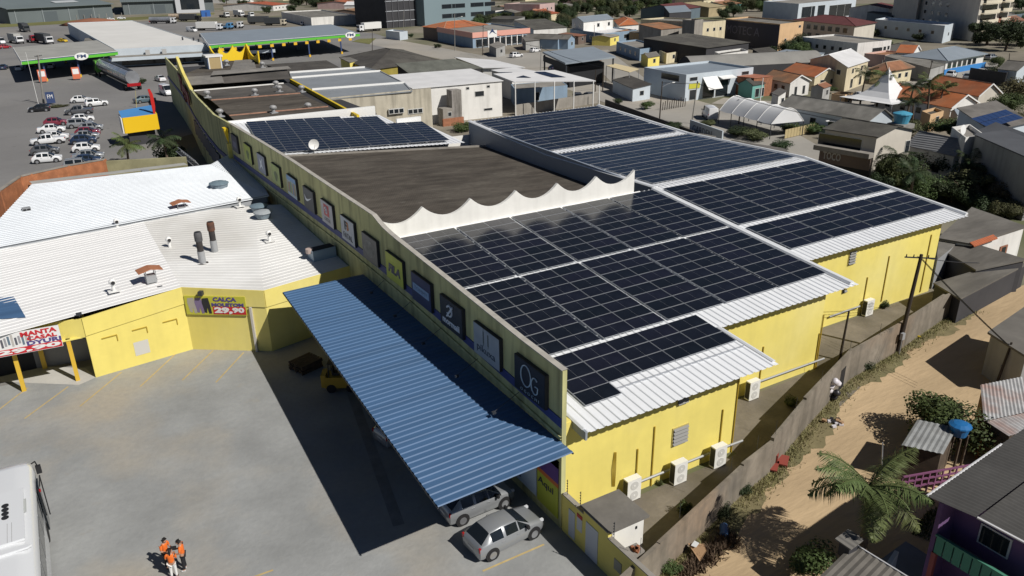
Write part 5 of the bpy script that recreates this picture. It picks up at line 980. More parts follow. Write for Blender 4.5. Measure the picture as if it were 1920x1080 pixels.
# small tower, yellow scallops, fin sign
p=G(404,128,9.3); t=thing('roof_tower','small blue and white framed tower with ochre face on the dark roofs','tower',(p.x,p.y,8.8)); MB().box(-1.3,-.3,0,1.3,2.5,2.6).build('tower_body',plain('tower_blue',(.06,.10,.22),.6),t); MB().box(-1.0,-.36,0,1.0,-.31,2.5).build('ochre_face',plain('ochre',(.42,.32,.16),.7),t); MB().box(-1.5,-.45,2.5,1.5,2.7,2.8).build('tower_cap',whitep,t)
for x in (-1.15,1.0): MB().box(x,-.42,0,x+.18,-.37,2.5).build('frame_post',whitep,t)
ys_=thing('yellow_parapet','bright yellow parapet cut in hanging curves behind the dark roofs','wall',(12,118,0)); ybr=plain('bright_yellow',(.80,.56,.02),.6)
def scal(A,B,n,z0,zt,sag,nm,m_,par_):
    top=[]; 
    for i in range(n):
        for k in range(8): s=k/8; top.append(((i+s)/n,zt-sag*(1-(2*s-1)**2)))
    top.append((1,zt)); mb=MB(); nn=V((-(B-A).y,(B-A).x,0)).normalized()*.25
    for (s,z),(s2,z2) in zip(top[:-1],top[1:]):
        a=A.lerp(B,s);b=A.lerp(B,s2); mb.prism([(a.x,a.y),(b.x,b.y),(b.x+nn.x,b.y+nn.y),(a.x+nn.x,a.y+nn.y)],z0,[z,z2,z2,z])
    return mb.build(nm,m_,par_,True)
A,B=G(414,112,9),G(464,107,9); C_=G(486,122,9)
scal(A,B,2,6,11.6,1.5,'scalloped_wall',ybr,ys_); scal(B,C_,1,6,11.6,1.7,'scalloped_wall',ybr,ys_); scal(A+(A-B)*.0,A+V((0,9,0)),1,6,11,1.2,'scalloped_wall',ybr,ys_)
fin=MB(); prof=[(104.5,9.2),(104.5,11.7),(104,11.85),(101,11.5),(97,10.9),(92,10.3),(85,9.9),(78,9.5),(78,9.2)]; n=len(prof); fxx=lambda y: -2.2+(y-78)*.101; fin.add([(fxx(y)-.2,y,z) for y,z in prof]+[(fxx(y)+.25,y,z) for y,z in prof],[tuple(range(n)),tuple(range(n,2*n))[::-1]]+[(i,(i+1)%n,n+(i+1)%n,n+i) for i in range(n)])
t=thing('sign_fin','curved yellow fin carrying dark red letters at the far end of the facade','sign',(-1,90,9)); fin.build('fin',YELLOW,t,True); lettering('lettering','Tigre',plain('dark_red_letters',(.20,.02,.02),.6),t,(.80,11.5,-3.2),(-.1,-1,0),(0,0,1),22,3.6,.15,bold=.04)
t=thing('pilaster','narrow bright yellow pilaster on the facade beside the last sign','pilaster',(FX-.15,43.6,0)); MB().add([(-.45,-.55,9.4),(-.45,.55,9.4),(-.1,0,7.6),(0,-.55,9.4),(0,.55,9.4),(0,0,7.6)],[(0,1,2),(0,3,4,1),(0,2,5,3),(1,4,5,2)]).build('yellow_wedge',ybr,t); MB().box(-.25,-.3,0,.15,.3,7.6).build('shaft',YELLOW,t)
fw=[]; 
for k in range(9):
    t=thing('wall_sign','dark window sized sign low on the far facade, number','sign',(FARF[1][0]-.2+(FARF[4][0]-FARF[1][0])*(k/8),52+k*3.2,2.6),0,'dark signs low on the far facade'); t['label']='dark upright sign low on the far facade in the shade'; MB().box(-.12,-1.0,0,.2,1.0,2.2).build('sign_box',plain('sign_dim',(.05,.06,.09),.6),t)
# sawtooth annex
an=thing('annex_building','annex with three grey sawtooth roof strips and stained beige wall','building',(22,70,0)); gst=mat('grey_saw_roof',(.23,.25,.27),.6,.08,.4,6)
for pts in ([(546,147),(712,134),(684,127),(543,137)],[(584,169),(757,156),(713,134),(547,147)],[(613,186),(772,171),(758,156),(585,169)]):
    q=[G(*pts[0],7.9),G(*pts[1],7.9),G(*pts[2],8.3),G(*pts[3],8.3)]; MB().slab(q,.12).build('roof',gst,an,True); MB().tube([q[3]+V((0,0,.12)),q[2]+V((0,0,.12))],.22,4).build('roof_edge',whitep,an,True); MB().tube([q[1],q[2]],.15,4).build('roof_edge',gst,an,True)
A,B=G(613,186,7.9),G(808,167,7.9); MB().prism([(A.x,A.y),(B.x,B.y),(B.x,B.y+.3),(A.x,A.y+.3)],0,8.05).build('wall',WM['beige'],an,True); MB().prism([(A.x,A.y+.4),(B.x-1,B.y+.4),(B.x-1,B.y+33),(A.x,A.y+33)],0,7.2).build('inner_mass',WM['beige'],an,True)
for x in (728,764): 
    a=AY(x,213,A.y-.1 if x<740 else B.y+.2); o=MB().box(a.x,a.y-.3,a.z-.1,a.x+2.6,a.y+.0,a.z+.7).build('window',wframe,an,True); 
    for k in range(3): MB().box(a.x+.08+k*.85,a.y-.32,a.z,a.x+.78+k*.85,a.y-.305,a.z+.6).build('pane',glass,o,True)
t=house('white two storey building with white metal roof behind the stained beige wall',(773,166),(944,151),(724,146),6.5,'sy','white',whiter,.5,.25,[('f',.42,1.4,1.6,.5),('f',.78,1.3,1.8,.5),('f',.68,4.0,1.9,1.0),('f',.04,3.6,1.5,1.1),('f',.58,5.4,.7,.5),('f',.82,5.4,.7,.5)],'building','building')
p=G(846,232); h=HT(846,232,168); t=thing('concrete_tower','stained concrete stair tower against the white two storey building','tower',(p.x,p.y-.5,0)); MB().box(-.3,-.8,0,1.6,1.2,h).build('shaft',mat('stained_concrete',(.33,.31,.29),.9,.25,.6,5,streak=.8),t); MB().box(-2.2,-.9,0,-.3,1.0,h*.5).build('lean_to',conc,t); MB().box(-2.4,-1.2,0,1.7,-.85,1.3).build('brick_base',WM['brick'],t)
w_=MB().box(-1.3,-.95,1.6,-.5,-.9,2.4).build('window',wframe,t); MB().box(-1.22,-.97,1.68,-.58,-.955,2.32).build('pane',glass,w_)
bush('bright green bushes between white wall and dark roof',870,246,2.4,5,3,LEAF)
t=house('hip roofed olive walled house with dark asbestos roof beyond the annex',(694,131),(826,113),(636,108),4.6,'hip',mat('olive_wall',(.33,.27,.06),.8),fibred,2.4,.3)
rooflump('dark grey green sloping roof behind the white two storey building',[(770,140),(905,127),(850,110),(741,119)],5.4,mat('grey_green_roof',(.115,.12,.105),.92,.22,.5,5),WM['dark'],'building','building',[4.6,4.6,6.6,6.6])
rooflump('low dark roof left of the hip roofed olive house',[(545,137),(640,128),(612,113),(497,121)],4.6,fibred,WM['dark'],'building','building',[5,5,5.6,5.6])
rooflump('grey corner roof above the olive wall',[(655,117),(680,111),(700,106),(637,108)],5.0,fibre,WM['yellow'],'shed','shed')
wf=mat('white_flat_roof',(.72,.72,.72),.5,.06,.3,5)
rooflump('white flat roof with raised edge beside the street, farther one',[(905,127),(985,126),(925,112),(852,107)],4.6,wf,WM['white'],'building','building')
rooflump('white flat roof slab between the two storey building and the street',[(960,142),(1010,134),(965,126),(920,131)],5.0,wf,WM['white'],'building','building')
t=thing('car_port','tall white roofed carport on slim posts over a blue grey cabin','carport',(0,0,0)); q=[G(963,153,6.3),G(1117,151,6.3),G(1040,131,6.9),G(925,138,6.9)]; t.location=(q[0].x,q[0].y,0); MW[t.name]=Matrix.Translation((q[0].x,q[0].y,0))
MB().slab(q,.18).build('roof',wf,t,True)
for k in range(2):
    a=q[1].lerp(q[2],.3); u=(q[0]-q[1]).normalized(); v=(q[2]-q[1]).normalized(); o=a+u*(3.2+k*6.5)+V((0,0,.06)); MB().slab([o,o+u*2.6,o+u*2.6+v*7,o+v*7],.03).build('solar_panel',cells,t,True)
for k in range(5):
    a=q[0].lerp(q[1],k/4.2+.02); MB().cyl((a.x,a.y,0),(a.x,a.y,6.2),.11,n=8).build('post',whitep,t,True)
house('blue grey prefab cabin under the white roofed carport',(966,168),(1064,160),(958,158),3.4,'flat','blue',slabm,0,.0,[('f',.38,.9,.9,1.7)],'cabin','cabin',par=.05)
for s in range(1): MB()
# ---------------------------------------------------------------- filling station, trucks and car park
fs_g=plain('station_green',(.11,.46,.04),.5); fs_b=plain('station_blue',(.035,.06,.15),.5); greyr=mat('canopy_grey',(.33,.33,.31),.8,.1,.3,5)
def fcanopy(label,a,b,c,h,m_,logo,cols,lg):
    A,B,C0=G(*a,h),G(*b,h),G(*c,h); dC=C0-A; u=B-A; u.z=0; W=u.length; u.normalize(); v=V((-u.y,u.x,0)); D=max(4,(C0-A).dot(v)); sk=dC.dot(u)/D; t=thing('station_canopy',label,'canopy',(A.x,A.y,0),math.atan2(u.y,u.x))
    MB().box(0,0,h-.9,W,D,h).build('roof',m_,t); MB().box(-.05,-.12,h-.95,W+.05,-.02,h-.25).build('green_fascia',fs_g,t); MB().box(-.05,-.125,h-.25,W+.05,-.02,h-.05).build('blue_stripe',fs_b,t); MB().box(-.05,-.13,h-.05,W+.05,-.02,h+.05).build('white_edge',whitep,t); MB().box(-.12,-.1,h-.95,-.02,D,h+.05).build('side_fascia',whitep,t)
    mb=MB(); x=logo*W; mb.poly([(x+1.9*math.cos(k*.262),-.25,h-.35+.95*math.sin(k*.262)) for k in range(24)]).build('logo_oval',whitep,t); lettering('lettering',lg,fs_b,t,(x-1.2,-.26,h-.75),(1,0,0),(0,0,1),2.4,.85,.03,bold=.03)
    for x in cols:
        for y in (1.2,D-1.5): MB().box(x*W-.22,y-.22,0,x*W+.22,y+.22,h-.9).build('column',fs_b,t); MB().box(x*W-.3,y-.9,0,x*W+.3,y-.3,.7).build('kerb_guard',plain('guard_yellow',(.70,.42,.02),.6),t)
        p_=MB().box(x*W-.45,D*.5-.4,0,x*W+.45,D*.5+.4,1.8).build('fuel_pump',plain('pump_grey',(.12,.14,.17),.5),t)
    t['sk']=sk; return t
t=fcanopy('long fuel station canopy with blue grey roof and green stripe, right one',(392,84),(674,62),(375,62),6.0,steelr,.93,(.08,.38,.63,.86),'FM'); 
for k in range(12): MB().box(3+k*3.9,-.2,4.0,4.1+k*3.9,-.1,4.8).build('yellow_flag',plain('guard_yellow',(.7,.42,.02)),t)
shear(t); t=fcanopy('fuel station canopy with grey roof and green stripe, left one by the car park',(40,114),(220,96),(25,89),5.6,greyr,.6,(.2,.55,.9),'FM'); shear(t)
t=house('filling station shop with broad white roof between the two canopies',(214,92),(392,83),(126,43),5.0,'flat','pale',mat('white_membrane',(.66,.655,.63),.7,.05,.08,6),0,0,[('f',.05+.16*k,.3,5,2.2) for k in range(5)],'building','building',par=.15)
for k,x in enumerate((8,12.5,27,32)): MB().box(x,-1.6,3.1,x+1.2,-.7,4.4 if k!=3 else 3.9).build('condenser',plain('cond_grey',(.42,.42,.41),.6),t)
MB().box(-3,-6,2.9,44,-.05,3.1).build('ledge_roof',slabm,t); MB().box(-3,-6.2,2.2,44,-6,3.12).build('fascia',WM['pale'],t); MB().box(-9,10,0,-.2,60,3.9).build('side_wing',WM['slate'],t); MB().box(-9.3,9.6,3.9,-.05,60.4,4.15).build('side_wing_roof',fibre,t)
for x,y in ((20,22),(23,18),(26,30),(24,12)): MB().cyl((x,y,4.9),(x,y,5.8),.25,n=8).build('roof_vent',steel,t)
# warehouses
for lab,a,b,h in [('grey green metal warehouse with white name board, left of two',(20,45),(213,33),7.5),('grey green metal warehouse right of the dark gap',(233,28),(402,22),7.5)]:
    A,B=G(*a),G(*b); u=(B-A); W=u.length; u.normalize(); t=thing('warehouse',lab,'warehouse',(A.x,A.y,0),math.atan2(u.y,u.x)); wm_=mat('warehouse_sheet',(.14,.165,.17),.6,.08,.1,8,wave=('X',.8,.05,0))
    MB().box(0,0,0,W,110,h).build('wall',wm_,t); MB().slab([(-1,-1.5,h+.1),(W+1,-1.5,h+.1),(W+1,55,h+6),(-1,55,h+6)],.3).slab([(-1,55,h+6),(W+1,55,h+6),(W+1,111,h),(-1,111,h)],.3).build('roof',mat('warehouse_roof',(.15,.18,.185),.6,.06,.05,6,wave=('X',1.2,.05,0)),t)
    for k in range(int(W//14)): MB().box(3+k*14,-.25,0,3.5+k*14,-.02,h).build('pilaster',plain('warehouse_post',(.22,.25,.26),.6),t)
    for k in range(2): MB().box(W*(.3+.35*k),-.15,0,W*(.3+.35*k)+8,-.02,5.2).build('door',plain('warehouse_door',(.09,.11,.12),.6),t)
    if 'left' in lab: MB().slab([(W*.53,10,h+1.6),(W*.53+13,10,h+1.6),(W*.53+13,16,h+2.4),(W*.53,16,h+2.4)],.1).build('name_board',plain('board_grey',(.42,.45,.46),.6),t)
    else:
        MB().box(W*.57,-2.5,0,W*.57+17,8,16).build('white_frame',plain('frame_pale',(.5,.52,.54),.5),t); MB().box(W*.57+3,-2.6,2,W*.57+14,-2.45,13).build('glazed_bay',glass,t)
for k,(x,y) in enumerate([(75+14*i,41-.75*i) for i in range(12)]):
    t=thing('fence_post','pale concrete post of the fence before the warehouses','post',G(x,y),0,'fence posts along the grass strip'); MB().box(-.15,-.15,0,.15,.15,2.6).build('shaft',concp,t)
tag(MB().poly([(*G(-10,52)[:2],.02),(*G(268,37)[:2],.02),(*G(402,27)[:2],.02),(*G(402,24)[:2],.02),(*G(20,44)[:2],.02),(*G(-10,46)[:2],.02)]).build('grass_strip',mat('strip_grass',(.16,.16,.06),.95,.25,.03,8)),kind='structure')
t=thing('earth_mound','low reddish earth mound behind the station roof','mound',(*G(175,45)[:2],0)); MB().lathe((0,0,0),[(16,0),(11,1.6),(4,2.6),(1,2.9)],14).build('soil',mat('red_earth',(.28,.12,.07),.95,.2,.1,6),t,smooth=True)
# trucks
def truck(label,px,py,rz,cab,box,kind='box',Lb=8,group='trucks in the truck park'):
    p=G(px,py); t=thing('truck',label,'truck',(p.x,p.y,.012),rz,group)
    MB().prism([(0,-1.2),(2.1,-1.2),(2.25,-1.0),(2.25,1.0),(2.1,1.2),(0,1.2)],.7,2.9).build('cab',cab,t); MB().box(2.22,-1.0,1.75,2.28,1.0,2.6).build('windscreen',cglass,t)
    for s in (-1,1): MB().box(.9,s*1.2-.01,1.75,1.8,s*1.2+.01,2.5).build('side_window',cglass,t)
    MB().box(2.2,-1.1,.5,2.4,1.1,.95).build('bumper',plastic,t)
    if kind=='box': MB().box(-Lb-.2,-1.25,1.1,-.2,1.25,3.7).build('cargo_box',box,t)
    elif kind=='tank':
        MB().cyl((-Lb-.2,0,2.2),(-.3,0,2.2),1.15,n=18).build('tank',box,t)
        for k in range(5): MB().cyl((-Lb+.3+k*Lb/5,0,2.2),(-Lb+.42+k*Lb/5,0,2.2),1.18,n=18).build('band',plain('band_steel',(.3,.31,.33),.3,.5),t)
        MB().box(-Lb,-.3,3.3,-.6,.3,3.42).build('walkway',steel,t); MB().box(-Lb-.35,-1.1,.8,-Lb-.2,1.1,1.3).build('rear_bar',red_l,t)
    else: MB().box(-Lb-.2,-1.2,1.0,-.2,1.2,1.2).box(-.4,-1.2,1.2,-.2,1.2,2.4).build('flat_bed',box,t)
    MB().box(-Lb-.2,-.5,.7,.3,.5,1.0).build('chassis',plastic,t)
    for x in (1.3,-Lb+1,-Lb+2.3)+((-2,) if kind!='box' else ()):
        for s in (-1,1): MB().cyl((x,s*1.15-.15,.5),(x,s*1.15+.15,.5),.5,n=14).build('wheel',tyre,t)
    return t
alt=mat('tank_steel',(.50,.52,.55),.25,.2,.5,3,met=.6); W_=PA['white']; curtain=plain('curtain_dark',(.05,.055,.06),.7)
_d=G(188,140)-G(248,170); truck('silver tanker truck with green cab standing by the station shop',196,142,math.atan2(_d.y,_d.x),paint('green_cab',(.14,.42,.06)),alt,'tank',_d.length/1.35-2).scale=(1.35,)*3
for r in [('white cab truck with grey box, left in the truck park',36,82,R(-72),W_,plain('box_grey',(.35,.35,.33),.6),'box',7),('dark curtain sided trailer at the back of the truck park',50,60,R(-80),curtain,curtain,'box',9),('red truck in the left truck park',63,80,R(-72),PA['red'],PA['red'],'flat',4),('white cab truck with dark trailer beside the red truck',92,83,R(-75),W_,curtain,'box',11),('silver tanker with white cab in front of the right warehouse, left one',322,44,R(-35),W_,alt,'tank',11),('tan tanker in front of the right warehouse',345,38,R(-40),W_,plain('tank_tan',(.45,.36,.26),.5),'tank',8),('black truck in front of the right warehouse',369,40,R(-40),PA['black'],curtain,'box',9),('white box truck behind the right canopy',408,57,R(-35),W_,plain('box_white',(.7,.7,.68),.5),'box',9),('light blue truck behind the right canopy',428,55,R(-40),PA['skyb'],PA['skyb'],'flat',5),('white truck with open bed behind the right canopy',447,53,R(-40),W_,steel,'flat',8),('white cab truck far behind, left of three',424,33,R(-75),W_,steel,'flat',6),('white box truck far behind, middle of three',452,32,R(-75),W_,plain('box_white',(.7,.7,.68)),'box',6),('white cab truck far behind, right of three',470,33,R(-75),W_,steel,'flat',6),('dark trailer truck behind the right canopy roof',505,45,R(-30),W_,curtain,'box',10),('cream fronted dark truck behind the right canopy roof',528,48,R(-40),plain('cab_cream',(.6,.54,.42),.4),curtain,'box',8),('white flatbed truck right of the canopy end',680,60,R(195),W_,plain('box_white',(.7,.7,.68)),'box',9)]: truck(*r)
p=G(386,31); t=thing('container','bright blue container cabin beside the black truck','container',(p.x,p.y,0)); MB().box(-2.5,-1.5,0,2.5,1.5,3.4).build('shell',plain('container_blue',(.03,.12,.38),.5),t); MB().box(-.5,-1.55,.1,.5,-1.48,2.3).build('door',plain('container_dark',(.02,.06,.2),.5),t)
# car park
RX=R(-9)
for r in [('hatch','black','black hatchback alone on the left lane of the car park',75,209,R(172)),('hatch','white','white hatchback at the far end of the parked rows',153,192,RX),('suv','white','white car right of the far end hatchback',182,199,R(5)),('pickup','grey','dark grey pickup parked across the row end',150,214,R(172)),('hatch','white','white hatchback below the dark grey pickup',156,228,R(0)),('hatch','wine','dark red car, only its roof showing in the left row',106,235,RX),('sedan','white','white sedan top of the left row',98,248,RX),('suv','silver','silver car right row under the white hatchback',152,239,RX),('hatch','silver','silver hatchback right row, second of three pale ones',172,245,RX),('hatch','wine','dark red car in the right row',166,254,RX),('sedan','silver','silver sedan right row below the red car',161,261,RX),('hatch','blue','dark blue hatchback in the middle of the right row',158,269,RX),('sedan','white','white sedan in the middle of the left row',103,262,RX),('pickup','white','white pickup in the left row',92,270,R(175)),('hatch','white','white hatchback with red side panel in the right row',163,284,RX),('hatch','grey','grey hatchback behind the nearest white one, left row',86,289,RX),('hatch','white','white hatchback nearest in the left row',90,304,RX),('sedan','silver','pale silver sedan low in the right row',167,299,RX),('sedan','blue','dark blue sedan near the brick wall in the right row',162,308,RX),('suv','silver','silver car half hidden by the brick wall',152,318,RX),('sedan','teal','grey green sedan behind the blue and yellow kiosk',272,192,R(15)),('sedan','white','white sedan near the facade end by the station',301,152,R(100)),('hatch','white','white hatchback left of the left canopy',37,132,R(80)),('hatch','blue','blue hatchback at the left edge before the left canopy',8,130,R(80)),('hatch','black','dark car under the left canopy',57,126,R(80)),('hatch','white','white car under the left canopy',97,128,R(80)),('hatch','red','red hatchback at the left edge of the truck park',10,91,R(20)),('hatch','yellow','yellow car beside the station side wing',118,79,R(-50)),('van','white','white van at the left edge of the truck park',3,82,R(-75)),('van','white','white van behind the right canopy',360,60,R(-60)),('suv','white','white car beside the far workshop',572,47,R(20)),('van','white','white van by the facade end in the shade',313,178,R(-82)),('hatch','white','white car far behind the station roof',208,38,R(-10)),('sedan','white','white car second behind the station roof',228,36,R(-10))]: car(r[0],r[1],r[2],r[3],r[4],r[5],'cars in the car park')
# kiosk with blue and yellow roof and red fin
z=4.6; q=[G(228,222,z),G(292,214,z),G(283,197,z+.6),G(222,208,z+.6)]; t=thing('kiosk_canopy','kiosk with blue roof, yellow fascia and red curved fin in the car park','kiosk',(q[0].x,q[0].y,0)); MB().slab(q,.1).build('roof',plain('kiosk_blue',(.07,.24,.52),.5),t,True)
d=(q[1]-q[0]); MB().prism([(k.x,k.y) for k in (q[0],q[1],q[1]+V((.1,-.15,0)),q[0]+V((.1,-.15,0)))],z-2.4,z+.05).build('yellow_fascia',plain('kiosk_yellow',(.78,.50,.01),.5),t,True); MB().prism([(k.x,k.y) for k in (q[1]+V((.02,.02,0)),q[2]+V((.02,.02,0)),q[2]+V((.2,.02,0)),q[1]+V((.2,.02,0)))],z-2.4,z+.05).build('yellow_fascia',plain('kiosk_yellow',(.7,.45,.01)),t,True); MB().prism([(k.x,k.y) for k in (q[0],q[3],q[3]+V((-.15,0,0)),q[0]+V((-.15,0,0)))],z-2.4,z+.05).build('white_fascia',whitep,t,True)
MB().prism([(q[0].x+.6,q[0].y+.6),(q[1].x-.5,q[1].y+.6),(q[2].x-.5,q[2].y-.8),(q[3].x+.6,q[3].y-.8)],0,z-.3).build('booth',WM['dark'],t,True)
fb_=MB(); pf=[(291,214),(291,200),(289,188),(286,176),(281,167),(277,168),(281,180),(283,192),(286,205),(288,214)]; P3=[AY(x,y,q[1].y+.3) for x,y in pf]; fb_.v=[V(p) for p in P3]+[p+V((0,.5,0)) for p in P3]; n=len(P3); fb_.f=[tuple(range(n)),tuple(range(n,2*n))[::-1]]+[(i,(i+1)%n,n+(i+1)%n,n+i) for i in range(n)]; fb_.m=[0]*len(fb_.f); fb_.build('red_fin',plain('fin_red',(.55,.02,.015),.5),t,True)
# palms at the shop roof edge and car park furniture
palm('feathery palm behind the white roof edge, left of two',242,308,2.9,1.15,18); palm('dense dark palm at the shaded corner, right of two',318,318,4.4,1.15,20,lm=LEAFD)
tree('dark leafy bush under the right palm by the shade',322,312,4.5,5,3,LEAFD)
pole('tall concrete pole with transformer beside the car park entrance',82,195,71,103,.22,2.2,concp); pole('thin white flagpole leaning left by the car park',72,195,48,98,.05,0,whitep)
t=thing('totem_sign','dark blue totem sign with white letters on the planted island','sign',(*G(97,196)[:2],0)); MB().box(-.8,-.15,.3,.8,.15,2.6).build('sign_box',fs_b,t); lettering('lettering','FM',whitep,t,(-.5,-.16,1.3),(1,0,0),(0,0,1),1.0,.8)
bush('small planted island with grass beside the totem sign',108,201,.7,5,3,LEAF2); bush('shrub on the kerb behind the tanker truck',265,157,2.2,3,3,LEAFD)
for x,y,lab in ((82,155,'orange price banner by the transformer pole'),(145,150,'orange price banner at the left canopy front')):
    p=G(x,y); t=thing('price_banner',lab,'banner',(p.x,p.y,0),.1,'orange price banners'); MB().box(-.9,-.08,.3,.9,.08,3.2).build('board',plain('banner_orange',(.62,.16,.08),.6),t); MB().box(-.7,-.1,1.5,.7,-.085,2.8).build('white_panel',bwh,t); MB().box(-.6,-.3,0,.6,.3,.3).build('foot',steel,t)
pole('lamp post beside the kiosk',256,202,254,170,.07,0,plain('post_yellow',(.5,.45,.2),.6))
# electric gate lattice by the right palm
t=thing('scaffold_tower','galvanised lattice mast lying against the roof edge by the palms','lattice',(*G(352,306,5.5)[:2],4.5)); 
a,b=G(330,284,5.0)-V(t.location),G(362,310,5.6)-V(t.location)
for o in (V((0,0,0)),V((.6,0,0)),V((.3,0,.5))): MB().tube([a+o,b+o],.05,5).build('rail',galv,t)
for k in range(9): s=a.lerp(b,k/9); e=a.lerp(b,(k+1)/9); MB().tube([s,e+V((.6,0,0)),e+V((.3,0,.5)),s],.03,4).build('brace',galv,t)
